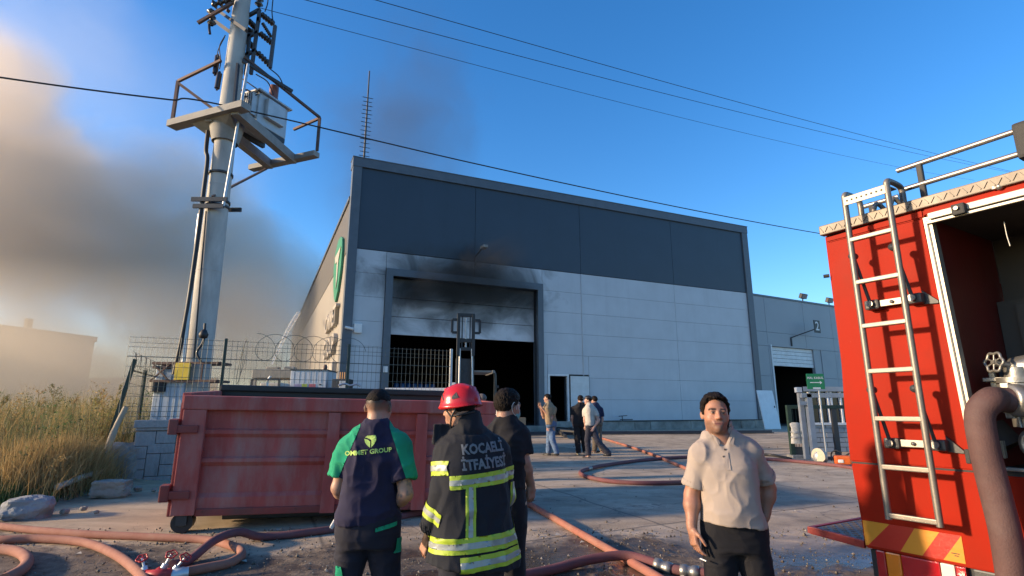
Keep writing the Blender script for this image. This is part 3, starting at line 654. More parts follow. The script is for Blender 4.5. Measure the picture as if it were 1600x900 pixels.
while x < 3.2:                          # the repeating ashlar pattern of a cast panel
    u = .24
    for (a, b, c, d) in ((0, 1, 0, 1.15), (1, 3, 0, .6), (1, 2, .6, 2.4), (0, 1, 1.15, 2.), (2, 3.2, .6, 1.5), (3, 5, 0, .6), (3.2, 5, .6, 1.5), (2, 4, 1.5, 2.4), (4, 5, 1.5, 3.2), (0, 1, 2., 3.), (1, 3, 2.4, 3.2), (3, 4, 2.4, 3.4), (0, 1.5, 3., 4.2), (1.5, 3, 3.2, 4.2), (3, 4, 3.4, 4.2), (4, 5, 3.2, 4.2)):
        k = H/4.2
        block(x+a*u, x+b*u, c*k, d*k)
    x += 5*u
MB().bbox((3.6, -.01, .0), (L, .05, H), .01).build('wall_panel', M_stone, wall)

M_wire = mat('fence_wire', (.10, .115, .105), .5, .2)
M_post = mat('fence_post_green', (.016, .038, .028), .5)
fence = thing('mesh_fence', 'dark green welded mesh fence with razor wire on top of the stone wall', 'fence', (FC[0], FC[1], 0), FY)
zb_, zt_ = WT+.04, 3.2
def line_t(px):                       # where the fence line meets that pixel column
    d = ray(px, 590); a = d[0]/d[1]; return (FC[0]-a*FC[1])/(a*FU[1]-FU[0])
tp = [-.36, line_t(347), line_t(543), line_t(705)]
def mesh_panel(t0, t1, par, name='mesh_panel', zb=zb_, zt=zt_, sp=.1, rw=.0038):
    mb = MB(); n = int((t1-t0)/sp)
    for i in range(n+1):
        x = t0+(t1-t0)*i/n; mb.cyl((x, 0, zb), (x, 0, zt), rw, n=4, cap=False, smooth=False)
    z = zb+.03; zs = [zb+.02, zb+.22]
    zs = [zb+.03+.2*i for i in range(int((zt-zb)/.2)+1)]+[zb+.13, zt-.42, zt-.14]
    for z in zs: mb.cyl((t0, -.006, z), (t1, -.006, z), rw*1.15, n=4, cap=False, smooth=False)
    o = mb.build(name, M_wire, par, fix=False); o['kind'] = 'stuff'; return o
for a, b in zip(tp[:-1], tp[1:]): mesh_panel(a+.03, b-.03, fence)
for i, t in enumerate(tp[1:]):
    MB().bbox((t-.03, .01, zb_-.1), (t+.03, .09, zt_+.03), .008).build('post', M_post if i < 2 else M_steel, fence)
def coil(mb, p, d, L, r, pitch, rw=.006):
    d = Vector(d).normalized(); u = Vector((0, 0, 1)); w = d.cross(u).normalized(); pts = []
    n = int(L/pitch*20)
    for i in range(n+1):
        a = 2*math.pi*i/20; pts.append(Vector(p)+d*(L*i/n+r*math.sin(a))+u*r*math.cos(a)+w*(.05*math.sin(a*.5)))
    mb.tube(pts, rw, 4, cap=False)
mb = MB(); t0 = line_t(395); coil(mb, (t0, .05, zt_-.12), (1, 0, -.0), tp[2]-t0+.1, .30, .40, .006); coil(mb, (t0-.2, .05, zt_-.2), (-.2, 0, -1), .5, .3, .25, .006); o = mb.build('razor_coil', M_wire, fence, fix=False); o['kind'] = 'stuff'
# fence running back along the left boundary
sf = thing('side_fence', 'dark green mesh fence with leaning posts and a razor coil running back along the weeds', 'fence', (FC[0]-.35, FC[1]+.1, gz(0, 11.5)), FY+R(90))
mesh_panel(.1, 6.3, sf, zb=.9, zt=2.35, sp=.12)
for i, (t, h, lx) in enumerate(((-.05, 2.42, -.16), (1.6, 2.3, -.04), (5.6, 2.3, .02))):
    MB().bar((t, -.25*0+.0+.28*(i == 0), .15), (t+lx*0, -.06*(i == 0), h), .07).build('post', M_post, sf)
mb = MB(); coil(mb, (.0, 0, 2.42), (1, 0, -.0), 6.3, .17, .30, .005); o = mb.build('razor_coil', M_wire, sf, fix=False); o['kind'] = 'stuff'
mb = MB(); mb.bar((0, 0, 2.2), (6.2, 0, 2.25), .03); mb.build('top_rail', M_post, sf)

# ------------------------------------------------------------------ red roll-off container
M_red = mat('worn_red_paint', (.36, .070, .058), .72, var=.22, scale=1.8, bump=.15, bscale=30, grime=(.36, .23, .20), gamt=.8, gscale=1.6, sc3=(1.6, 1, .45))
nt = M_red.node_tree
M_redd = mat('dark_red_paint', (.22, .038, .032), .6, var=.25, scale=3, grime=(.09, .06, .055), gamt=.7, gscale=2, rust=(.06, .035, .025))
C0 = Vector((-4.25, 7.3, .40))
K = thing('waste_container', 'worn red open steel waste container on small wheels with upright ribs', 'container', C0)
K.rotation_euler = Euler((R(2.6), R(1.0), R(16.9)), 'XYZ')
LX, LY, HZ = 4.14, 2.0, 1.49
def side_sheet(x0, x1, y=0., sgn=-1):           # pressed sheet with two folded ledges
    prof = [(.05, .10), (.05, .30), (.02, .33), (.02, .62), (.055, .655), (.055, .70), (.02, .735), (.02, .98), (.055, 1.01), (.055, 1.05), (.02, 1.085), (.02, 1.30)]
    prof = [(.00, .08), (.00, .22), (.035, .27), (.035, .60), (-.01, .655), (-.01, .70), (.03, .72), (.03, .96), (-.01, 1.01), (-.01, 1.055), (.03, 1.075), (.03, 1.31)]
    vs = []; n = len(prof)
    for x in (x0, x1):
        for d, z in prof: vs.append((x, y-sgn*d, z))
    mb = MB(); mb.add(vs, [(i, i+1, n+i+1, n+i) for i in range(n-1)])
    vs2 = [(a, b-sgn*.012, c) for a, b, c in vs]; mb.add(vs2, [(n+i, n+i+1, i+1, i) for i in range(n-1)])
    return mb
bays = [.27, 1.85, 3.05, LX-.22]
for a, b in zip(bays[:-1], bays[1:]): side_sheet(a, b).build('side_panel', M_red, K)
for x in bays[1:-1]:
    MB().prism([(x-.075, -.055, 1.30), (x+.075, -.055, 1.30), (x+.09, -.06, .0), (x-.09, -.06, .0)], (0, .09, 0)).build('rib', M_red, K)
MB().bbox((.0, -.06, .02), (.27, .1, 1.31), .012).build('corner_post', M_red, K)
MB().bbox((LX-.22, -.06, .02), (LX, .1, 1.31), .012).build('corner_post', M_red, K)
MB().bbox((-.02, -.065, 1.31), (LX, .06, HZ), .02).build('top_rail', M_red, K)
MB().bbox((.27, -.025, .0), (LX-.22, .08, .09), .01).build('bottom_rail', M_redd, K)
for z in (1.02, .22): 
    MB().bbox((-.09, -.09, z), (.20, -.055, z+.10), .012).build('hinge_strap', M_redd, K)
    MB().bbox((-.14, -.1, z-.02 if z > 1 else z-.03), (-.03, .06, z+.17), .015).build('hinge', M_redd, K)
MB().bbox((-.05, .0, .0), (.02, LY, 1.40), .015).build('end_wall', M_redd, K)
MB().bbox((LX-.05, .1, .0), (LX+.02, LY, 1.40), .015).build('end_wall', M_red, K)
MB().bbox((-.06, .06, 1.395), (.05, LY, HZ+.03), .015).build('end_rail', M_red, K)
MB().bbox((LX-.05, .06, 1.395), (LX+.05, LY, HZ), .015).build('end_rail', M_redd, K)
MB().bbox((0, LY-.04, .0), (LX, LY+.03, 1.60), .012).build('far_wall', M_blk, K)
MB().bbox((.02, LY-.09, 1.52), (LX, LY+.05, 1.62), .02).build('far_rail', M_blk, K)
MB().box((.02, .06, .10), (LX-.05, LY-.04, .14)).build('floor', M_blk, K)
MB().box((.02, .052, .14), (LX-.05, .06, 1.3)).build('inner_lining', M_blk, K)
M_scrap = mat('pale_scrap', (.42, .40, .36), .7, var=.3, scale=12)
def wheel(x, y):
    w = MB().cyl((x, y-.09, -.075), (x, y+.09, -.075), .125, n=20).build('wheel', M_blk, K)
    MB().cyl((x, y-.10, -.075), (x, y+.1, -.075), .05, n=12).build('hub', M_darksteel, w)
    MB().box((x-.06, y-.13, -.1), (x+.06, y-.105, .03)).build('fork_arm', M_darksteel, w); MB().box((x-.06, y+.105, -.1), (x+.06, y+.13, .03)).build('fork_arm', M_darksteel, w)
wheel(.13, .10); wheel(.13, 1.8); 
MB().bbox((.5, .5, -.16), (3.9, .62, -.02), .01).bbox((.5, 1.4, -.16), (3.9, 1.52, -.02), .01).build('skid', M_darksteel, K)
wheel(3.9, .3)
# things seen over the far rim: bent tarp edge and rolled sheet
mb = MB(); mb.tube(smooth_path([(1.85, LY+.0, 1.66), (1.95, LY+.02, 1.69), (2.05, LY, 1.665), (2.15, LY+.02, 1.69), (2.22, LY, 1.66)]), .018, 6); mb.build('rim_chain', M_steel, K)
# paper tag stuck near the firefighter's collar
MB().box((3.30, -.067, 1.02), (3.52, -.064, 1.12)).build('sticker', M_white, K)

# ------------------------------------------------------------------ left bank: rocks, stake, weeds
M_rock = mat('pale_rock', (.30, .27, .225), .9, var=.3, scale=3, bump=.7, bscale=12, grime=(.17, .14, .10), gamt=.6, bdist=.03)
M_rockg = mat('grey_rock', (.24, .245, .245), .85, var=.2, scale=3, bump=.6, bscale=12, bdist=.03)
from mathutils import noise as mnoise
def rock(name, label, P, size, m, rz=0., seed=0, blocky=.5, cat='rock'):
    bm = bmesh.new(); bmesh.ops.create_icosphere(bm, subdivisions=4, radius=1)
    for v in bm.verts:
        p = v.co.copy(); k = max(abs(p.x), abs(p.y), abs(p.z)); p = p*(1-blocky)+p/k*.78*blocky
        p *= 1+.22*mnoise.noise(p*1.4+Vector((seed*7, 0, 0)))+.07*mnoise.noise(p*4+Vector((0, seed*3, 0)))
        v.co = Vector((p.x*size[0], p.y*size[1], p.z*size[2]))
    mb = MB(); mb.bm(bm, False); o = mb.build(name, m, None, fix=False); o.location = V(P); o.rotation_euler = (0, 0, rz); tag(o, label, cat); return o
def gpt(px, py, Y):
    p = at(px, py, Y); return p
rock('rock', 'flat topped pale stone block lying in front of the dry grass', gnd(160, 780)+np.array([0, .2, .14]), (.33, .24, .17), M_rock, .2, 1, .8)
rock('rock', 'blue grey boulder at the left edge of the photo among green weeds', gnd(38, 812)+np.array([-.05, .1, .12]), (.33, .26, .2), M_rockg, .5, 2, .35)
rock('rock', 'long pale broken stone lying behind the blue grey boulder', gnd(20, 785)+np.array([0, .3, .2]), (.45, .2, .14), M_rock, .25, 3, .4)
rock('concrete_chunk', 'tall broken concrete chunk beside the left end of the stone wall', at(183, 730, 11.3)*np.array([1, 1, 0])+np.array([0, .1, .62]), (.34, .2, .52), M_conc, FY, 5, .75, 'concrete block')
for i, (px, py, s) in enumerate(((195, 775, .06), (130, 800, .05), (240, 770, .05), (100, 805, .06), (215, 768, .07), (150, 806, .04))):
    rock('stone', ('loose stone at the left foot of the stone wall', 'loose stone left below the flat stone block', 'loose stone nearest the red container', 'loose stone among the low green weeds', 'loose stone on the sandy slab edge below the wall', 'smallest loose stone just in front of the flat stone block')[i], gnd(px, py)+np.array([0, 0, .05]), (s, s*.9, s*.7), M_rock, i, 20+i, .3)['group'] = 'loose stones by the grass'
stake = MB().tube(smooth_path([at(152, 745, 10.9), at(163, 715, 10.95), at(180, 670, 11.05), at(197, 636, 11.1)]), [.07]*8+[.06]*8+[.05]*9, 8).build('wooden_stake', mat('weathered_wood', (.40, .33, .24), .85, var=.3, scale=5, bump=.4, sc3=(1, 1, .1)), None); tag(stake, 'weathered wooden stake leaning against the corner post of the side fence', 'stake')
def branch(px0, py0, px1, py1, lab):
    a = gnd(px0, py0)+np.array([0, .3, .25]); b = gnd(px1, py1)+np.array([0, .3, .30])
    o = MB().tube(smooth_path([a, (a+b)/2+np.array([0, .03, .04]), b], 4), .05, 7).build('driftwood', stake.data.materials[0], None); tag(o, lab, 'branch')
branch(60, 792, 150, 765, 'bleached broken branch lying on the dry grass left of the stone block')

def leaf_mat(name, c1, c2, trans=.35):
    m, nt, p = new_mat(name); oi = nt.nodes.new('ShaderNodeNewGeometry')
    rnd = oi.outputs['Random Per Island']
    col = mix(nt, rnd, c1, c2); nt.links.new(col, p.inputs['Base Color']); p.inputs['Roughness'].default_value = .7
    tr = nt.nodes.new('ShaderNodeBsdfTranslucent'); nt.links.new(col, tr.inputs['Color'])
    ms = nt.nodes.new('ShaderNodeMixShader'); ms.inputs[0].default_value = trans
    nt.links.new(p.outputs[0], ms.inputs[1]); nt.links.new(tr.outputs[0], ms.inputs[2]); nt.links.new(ms.outputs[0], nt.nodes['Material Output'].inputs['Surface']); return m
M_dry = leaf_mat('dry_grass', (.30, .185, .065), (.56, .40, .17), .4)
M_olive = leaf_mat('olive_weeds', (.10, .11, .04), (.27, .25, .10), .42)
M_grn = leaf_mat('green_weeds', (.05, .10, .03), (.13, .19, .05))
def bank_z(x, y):
    k = max(0., min(1., (-6.9-x)/2.2))*max(0., min(1., (y-7.2)/2.)); z = gz(x, y)
    return z+k*k*(3-2*k)*(.45+.12*mnoise.noise((x*.9, y*.9, 8.)))
def blades(name, label, pts, hmin, hmax, w, m, lean=.35, seg=3, droop=.5):
    vs = []; fs = []; rr = np.random.RandomState(len(pts)+3)
    for (x, y, s) in pts:
        h = rr.uniform(hmin, hmax)*s; a = rr.uniform(0, 2*math.pi); ln = abs(rr.normal(0, lean)); dx, dy = math.cos(a)*ln, math.sin(a)*ln
        b = rr.uniform(0, math.pi); wx, wy = math.cos(b)*w*rr.uniform(.6, 1.4), math.sin(b)*w; z0 = bank_z(x, y)-.02; n = len(vs)
        for i in range(seg):
            t = i/seg; o = t*t*droop+t*(1-droop); ww = 1-.7*t
            cx, cy, cz = x+dx*h*o, y+dy*h*o, z0+h*t*(1-.25*ln*t)
            vs += [(cx-wx*ww, cy-wy*ww, cz), (cx+wx*ww, cy+wy*ww, cz)]
        vs.append((x+dx*h, y+dy*h, z0+h*(1-.25*ln)))
        fs += [(n+2*i, n+2*i+1, n+2*i+3, n+2*i+2) for i in range(seg-1)]+[(n+2*seg-2, n+2*seg-1, n+2*seg)]
    mb = MB(); mb.add(vs, fs); o = mb.build(name, m, None, fix=False); o['kind'] = 'stuff'; o['label'] = label; o['category'] = 'grass'; return o
def scatter(n, x0, x1, y0, y1, seed, dens=lambda x, y: 1.):
    rr = np.random.RandomState(seed); out = []
    while len(out) < n:
        x, y = rr.uniform(x0, x1), rr.uniform(y0, y1); d = dens(x, y)*(.25+.75*max(0, min(1, .5+1.3*mnoise.noise((x*.8, y*.8, seed)))))
        if rr.rand() < d and x < -6.9-(y-7.)*.10-.0 and not (x > -7.9 and y > 11.0): out.append((x, y, .6+.6*d))
    return out
edge = lambda x, y: max(0, min(1, (-6.6-.10*(y-7)-x)/1.2))*max(0., min(1., (y-8.7)/1.4))
blades('weed_field', 'tall olive weeds covering the bank left of the wall', scatter(9500, -19, -6.9, 8.2, 24, 4, edge), .45, 1.35, .007, M_olive, .3)
blades('dry_grass', 'dry straw coloured grass clump leaning over the bank', scatter(5200, -9.6, -6.9, 8.2, 12, 5, lambda x, y: edge(x, y)*math.exp(-((x+7.7)/.8)**2-((y-9.8)/1.3)**2)), .4, 1.15, .006, M_dry, .5)
blades('dry_grass', 'dry yellow stalks mixed through the weeds on the bank', scatter(5000, -19, -7.2, 9, 24, 6, edge), .5, 1.55, .005, M_dry, .25)
blades('low_weeds', 'low green weeds at the foot of the bank by the boulder', [(x, y, s) for x, y, s in scatter(2600, -9.5, -6.2, 7.9, 9.6, 7, lambda x, y: max(0, min(1, (-6.0-.1*(y-7)-x)/.8)))], .08, .32, .011, M_grn, .6)
def tall_weed(x, y, h, m, lab, seed):
    rr = np.random.RandomState(seed); z0 = bank_z(x, y)
    t = thing('tall_weed', lab, 'weed', (x, y, z0), 0, 'tall seeding weeds on the bank')
    st = MB(); lf = MB(); top = np.array([rr.uniform(-.12, .12), rr.uniform(-.1, .1), h])
    P = lambda s: top*np.array([s*s, s*s, s]); st.tube([P(s) for s in np.linspace(0, 1, 7)], [.012*(1-.7*s) for s in np.linspace(0, 1, 7)], 5)
    for k in range(16):
        s = rr.uniform(.35, .98); a = rr.uniform(0, 6.28); l = .34*(1.15-s)*rr.uniform(.6, 1.3)+.05; b = P(s); e = b+np.array([math.cos(a)*l*.8, math.sin(a)*l*.8, l*.75])
        st.tube([b, (b+e)/2-np.array([0, 0, .02]), e], .004, 4)
        for q in range(14):
            u = rr.uniform(.25, 1.05); c = b+(e-b)*u+rr.normal(0, .014, 3); d = rr.normal(0, 1, 3); d /= np.linalg.norm(d); f = np.cross(d, rr.normal(0, 1, 3)); f /= np.linalg.norm(f); w = .016
            n0 = [c-d*w, c+f*w*.6, c+d*w, c-f*w*.6]; lf.add(n0, [(0, 1, 2, 3)])
    st.build('stem', M_dry, t); o = lf.build('seed_heads', m, t, fix=False); o['kind'] = 'stuff'
WL = ['tallest dark weed stalk near the left edge against the far factory', 'weed stalk just right of the left edge, leaning over the bank', 'seeding weed below the corner of the far factory', 'seeding weed in the middle of the bank', 'weed stalk cut by the left edge of the photo', 'second weed stalk from the left edge', 'tall weed beside the side fence post', 'weed just left of the tall weed by the fence post']
for i, (px, py, Y, h) in enumerate(((92, 600, 12, 1.9), (238 if False else 70, 612, 11.5, 1.5), (150, 612, 14, 1.9), (120, 622, 13, 1.6), (5, 620, 11, 1.7), (24, 622, 11.6, 1.5), (182, 600, 13.5, 2.0), (165, 608, 13, 1.8))):
    p = at(px, py, Y); hh = p[2]-bank_z(p[0], p[1]); tall_weed(p[0], p[1], max(.9, min(hh, 2.3)), M_dry if i % 2 else M_olive, WL[i], 40+i)
def clumps(n, seed, m, label, r=.38, per=130):
    rr = np.random.RandomState(seed); vs = []; fs = []
    for x, y, s_ in scatter(n, -19, -6.9, 8.6, 22, seed, edge):
        h = rr.uniform(.5, 1.35)*s_
        for q in range(per):
            u = rr.rand()**.7; c = np.array([x+rr.normal(0, r*.5)*(1-.5*u), y+rr.normal(0, r*.5)*(1-.5*u), bank_z(x, y)+h*u]); d = rr.normal(0, 1, 3)+np.array([0, 0, .4]); d /= np.linalg.norm(d); f = np.cross(d, rr.normal(0, 1, 3)); f /= max(1e-6, np.linalg.norm(f)); l, w = rr.uniform(.03, .09), rr.uniform(.006, .016); k = len(vs)
            vs += [c, c+d*l*.5+f*w, c+d*l, c+d*l*.5-f*w]; fs.append((k, k+1, k+2, k+3))
    mb = MB(); mb.add(vs, fs); o = mb.build('weed_foliage', m, None, fix=False); tag(o, label, 'weeds', kind='stuff')
clumps(95, 61, M_olive, 'uneven clumps of olive weed leaves over the bank'); clumps(45, 62, M_grn, 'scattered darker green weed clumps on the bank'); clumps(40, 63, M_dry, 'tangled straw coloured dead weed clumps on the bank', .3, 100)
def shrub(x, y, h, w, lab, seed, m):
    rr = np.random.RandomState(seed); z0 = bank_z(x, y); t = thing('shrub', lab, 'shrub', (x, y, z0)); st = MB(); lf = MB()
    for k in range(13):
        a = rr.uniform(0, 6.28); e = np.array([math.cos(a)*w*rr.uniform(.2, 1), math.sin(a)*w*rr.uniform(.2, 1), h*rr.uniform(.55, 1)]); mid = e*np.array([.35, .35, .6]); P = smooth_path([(0, 0, 0), mid, e], 5); st.tube(P, [.010*(1-.75*i/len(P)) for i in range(len(P))], 4)
        for q in range(60):
            i = int(rr.uniform(.25, 1)*(len(P)-1)); c = np.array(P[i])+rr.normal(0, .05, 3); d = unit_(rr.normal(0, 1, 3)+np.array([0, 0, .5])); f = unit_(np.cross(d, rr.normal(0, 1, 3))); l, ww = rr.uniform(.02, .045), rr.uniform(.006, .013); lf.add([c, c+d*l*.5+f*ww, c+d*l, c+d*l*.5-f*ww], [(0, 1, 2, 3)])
    st.build('stem', M_dry, t); o = lf.build('leaves', m, t, fix=False); o['kind'] = 'stuff'
def unit_(v): return v/max(1e-9, np.linalg.norm(v))
M_ylw = leaf_mat('yellow_green_leaves', (.20, .19, .04), (.42, .36, .10), .4)
for i, (px, py, Y, w, lab, m) in enumerate(((176, 600, 11.9, .55, 'yellow green shrub climbing against the corner post of the side fence', M_ylw), (140, 640, 11.3, .6, 'olive shrub in the middle of the bank left of the wooden stake', M_olive), (60, 650, 10.8, .7, 'low olive shrub near the left edge of the bank', M_olive), (120, 690, 10.4, .45, 'yellow green shrub low on the bank above the dry grass', M_ylw), (200, 640, 13.5, .5, 'olive shrub behind the wire of the side fence', M_olive))):
    P = at(px, py, Y); shrub(P[0], P[1], max(.6, P[2]-bank_z(P[0], P[1])), w, lab, 90+i, m)
# ------------------------------------------------------------------ far factory in the smoke
fb = thing('far_factory', 'pale flat roofed factory fading into the smoke at the left edge', 'building', (0, 0, 0))
c1 = at(149, 527, 60.); mb = MB(); mb.box((-75, c1[1]-1, .5), (c1[0], c1[1]+22, c1[2]+.0))
Mf = Matrix.Translation((c1[0], c1[1], 0)) @ Matrix.Rotation(R(75), 4, 'Z')
M_far = mat('far_wall_cream', (.38, .355, .30), .7, var=.04)
MB().box((-26, 0, .5), (0, 25, c1[2]), Mf).build('wall', M_far, fb)
MB().box((-26.2, -.15, c1[2]-.5), (.15, 25.2, c1[2]+.05), Mf).build('roof_edge', M_far, fb)
MB().box((-5.6, 2, c1[2]), (-5.1, 2.5, c1[2]+1.3), Mf).build('chimney', M_far, fb)
fl_ = thing('distant_wall', 'low pale boundary wall far off in the smoke behind the weeds', 'wall', (0, 0, 0))
a = at(140, 590, 70); b = at(215, 585, 70); MB().box((a[0]-3, 70, .5), (b[0]+10, 70.5, a[2])).build('wall', M_far, fl_)
# ------------------------------------------------------------------ fire engine, rear end (local x along the rear face, y into the vehicle)
TS = .85
TP = EYEP+TS*(at(1322, 620, 4.6)-EYEP); TU = np.array([.5116, -.8588, 0]); TRZ = math.atan2(TU[1], TU[0])
tg = gz(0, TP[1])
def tz(z): return 1.7+(z-1.7)*TS-tg
def ts(s): return s*TS
M_fire = mat('fire_engine_red', (.30, .017, .0065), .48, var=.07, scale=2.5, bump=.04, bscale=60, grime=(.22, .022, .010), gamt=.45, gscale=3.5, spec=.04)
# small chips and specks in the paint
nt = M_fire.node_tree; p = nt.nodes['Principled BSDF']; co = coords(nt)
vor = nt.nodes.new('ShaderNodeTexVoronoi'); vor.inputs['Scale'].default_value = 14; nt.links.new(co, vor.inputs['Vector'])
chip = ramp(nt, mathn(nt, 'ADD', vor.outputs['Distance'], mathn(nt, 'MULTIPLY', noise(nt, co, 3), .22)), [(.11, .8), (.135, 0.)])
old = p.inputs['Base Color'].links[0].from_socket; nt.links.new(mix(nt, chip, old, (.42, .13, .08)), p.inputs['Base Color'])
M_alu = mat('aluminium', (.36, .335, .28), .45, .4, var=.12, scale=5, bump=.1, bscale=50, grime=(.25, .22, .19), gamt=.4, gscale=6)
M_tread = mat('tread_plate', (.13, .11, .09), .5, .3, var=.15, scale=6, grime=(.2, .17, .14), gamt=.5)
M_rubber = mat('black_rubber', (.022, .022, .023), .7)
M_cast = mat('cast_fitting', (.27, .26, .24), .4, .7, var=.2, scale=9, bump=.2)
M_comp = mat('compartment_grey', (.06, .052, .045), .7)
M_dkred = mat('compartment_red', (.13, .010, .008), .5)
M_yel = mat('reflective_yellow', (.55, .22, .012), .4, var=.05); M_refr = mat('reflective_red', (.40, .012, .006), .35, var=.05)
E_ = thing('fire_engine', 'red fire engine with rear ladder, open pump compartment and orange red warning stripes', 'fire engine', (TP[0], TP[1], tg), TRZ)
x0, x1 = ts(-.0), ts(.77); zb, zs, ztop = tz(.66), tz(1.29), tz(3.12)
XR = 2.4*1.0
# lower panel, its edge, upper panel, top panel
def rpanel(name, poly, bev=.008, m=None, depth=.04, y=0.):
    bm = bmesh.new(); vs = [bm.verts.new((a, y, c)) for a, c in poly]; f = bm.faces.new(vs)
    r = bmesh.ops.extrude_face_region(bm, geom=[f]); bmesh.ops.translate(bm, verts=[v for v in r['geom'] if isinstance(v, bmesh.types.BMVert)], vec=(0, depth, 0))
    bmesh.ops.recalc_face_normals(bm, faces=bm.faces); bmesh.ops.bevel(bm, geom=bm.edges[:], offset=bev, segments=2, affect='EDGES')
    mb = MB(); mb.bm(bm); return mb.build(name, m or M_fire, E_)
rpanel('lower_panel', [(ts(.0), zb), (ts(.82), zb), (ts(.845), zs-.006), (ts(-.03), zs-.006)])
rpanel('lower_panel', [(ts(.86), zb-.02), (XR, zb-.02), (XR, zs-.01), (ts(.885), zs-.01)], y=.004)
rpanel('upper_panel', [(ts(-.035), zs+.006), (ts(.80), zs+.006), (ts(.80), tz(1.33)), (ts(.745), tz(3.05)), (ts(.745), ztop), (ts(-.0), ztop), (ts(.018), tz(2.9))][:5]+[(ts(.0), ztop), (ts(.0), tz(2.2)), (ts(-.03), tz(1.7))])
rpanel('header_panel', [(ts(.75), tz(3.135)), (XR, tz(3.135)), (XR, tz(3.25)), (ts(.75), tz(3.25))], y=-.002)
rpanel('header_panel', [(ts(.0), ztop+.003), (ts(.748), ztop+.003), (ts(.748), tz(3.19)), (ts(.0), tz(3.17))], y=0.)
MB().box((ts(-.03), .012, zs-.012), (XR, .03, zs+.012)).build('panel_seam', M_rubber, E_)
MB().box((ts(.825), .02, zb), (ts(.882), .035, zs)).build('panel_seam', M_rubber, E_)
# roof edge of tread plate with raised pattern
mb = MB(); mb.bbox((ts(-.03), -.03, tz(3.19)), (XR, .03, tz(3.275)), .006); o = mb.build('roof_edge', M_tread, E_)
mb = MB()
for i in range(70):
    x = ts(-.02)+i*.034; s_ = 1 if i % 2 else -1
    mb.bar((x, -.033, tz(3.232)-.018*s_), (x+.022, -.033, tz(3.232)+.018*s_), .006, .006, (0, 1, 0))
q = mb.build('tread_pattern', M_tread, o); q['kind'] = 'stuff'
mb = MB(); mb.box((ts(-.03), .03, tz(3.2)), (XR, 6., tz(3.24))); mb.build('roof', M_tread, E_)
mb = MB(); mb.box((ts(-.028), .04, tz(.7)), (ts(.0), 6., tz(3.19))); mb.build('side_panel', M_fire, E_)
mb = MB(); mb.box((XR, .04, tz(.7)), (XR+.03, 6., tz(3.19))); mb.build('side_panel', M_fire, E_)
# pump compartment opening
ox0, ox1, oz0, oz1 = ts(.80), 2.1, tz(1.335), tz(3.07)
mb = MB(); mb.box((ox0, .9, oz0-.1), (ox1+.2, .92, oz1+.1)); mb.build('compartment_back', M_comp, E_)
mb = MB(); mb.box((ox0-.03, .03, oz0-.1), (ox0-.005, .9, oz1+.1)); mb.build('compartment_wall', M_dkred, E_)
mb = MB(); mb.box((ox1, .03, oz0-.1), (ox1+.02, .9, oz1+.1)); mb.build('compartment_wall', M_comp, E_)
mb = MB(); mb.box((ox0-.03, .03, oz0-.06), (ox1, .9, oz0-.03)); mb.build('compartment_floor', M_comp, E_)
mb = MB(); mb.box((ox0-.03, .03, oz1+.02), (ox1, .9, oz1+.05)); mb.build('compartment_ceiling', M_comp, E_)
MB().prism([(ts(.755), -.035, tz(3.11)), (ts(.805), -.035, tz(3.11)), (ts(.855), -.035, tz(1.335)), (ts(.80), -.035, tz(1.335))], (0, .06, 0)).build('door_track', M_alu, E_)
MB().prism([(ts(.775), -.041, tz(3.08)), (ts(.785), -.041, tz(3.08)), (ts(.835), -.041, tz(1.35)), (ts(.825), -.041, tz(1.35))], (0, .005, 0)).build('track_groove', M_darksteel, E_)
MB().bbox((ts(.79), -.045, tz(3.085)), (XR, .02, tz(3.135)), .006).build('door_header', M_alu, E_)
MB().bbox((ts(.78), -.055, tz(3.05)), (XR, -.03, tz(3.072)), .004).build('door_lip', M_alu, E_)
MB().bbox((ts(.85), -.03, tz(1.315)), (XR, .02, tz(1.335)), .004).build('door_sill', M_alu, E_)
o = MB().bbox((ts(.955), -.085, tz(3.055)), (ts(1.035), -.04, tz(3.135)), .008).build('door_latch', M_rubber, E_)
MB().cyl((ts(.99), -.088, tz(3.1)), (ts(.99), -.10, tz(3.1)), .012, n=10).build('latch_button', M_alu, o)
MB().bbox((ts(.775), -.06, tz(1.345)), (ts(.805), -.03, tz(1.44)), .006).build('track_stop', M_rubber, E_)
# ribbed shutter roll / panel inside
for i in range(14):
    x = ox0+.10+i*.085
    MB().bbox((x, .72, tz(2.05)), (x+.07, .75, tz(2.52)), .012).build('inner_slat', M_comp, E_)
MB().box((ox0, .76, tz(2.0)), (ox1, .78, tz(2.55))).build('inner_frame', M_comp, E_)
MB().bbox((ox0+.02, .5, tz(1.92)), (ox1, .56, tz(2.0)), .01).build('inner_beam', M_comp, E_)
MB().bbox((ox0+.0, .60, tz(1.75)), (ox0+.30, .62, tz(1.95)), .004).build('inner_bracket', M_dkred, E_)
MB().bbox((ox0+.04, .3, tz(1.72)), (ox0+.5, .36, tz(1.76)), .01).build('inner_beam', M_dkred, E_)
MB().bbox((ox0+.07, .2, tz(1.78)), (ox0+.10, .23, tz(1.98)), .005).build('inner_post', M_alu, E_)
MB().tube(smooth_path([(ox0+.3, .15, tz(3.0)), (ox0+.3, .15, tz(2.9)), (ox0+.305, .15, tz(2.82))]), .004, 5).build('hanging_cord', M_cast, E_)
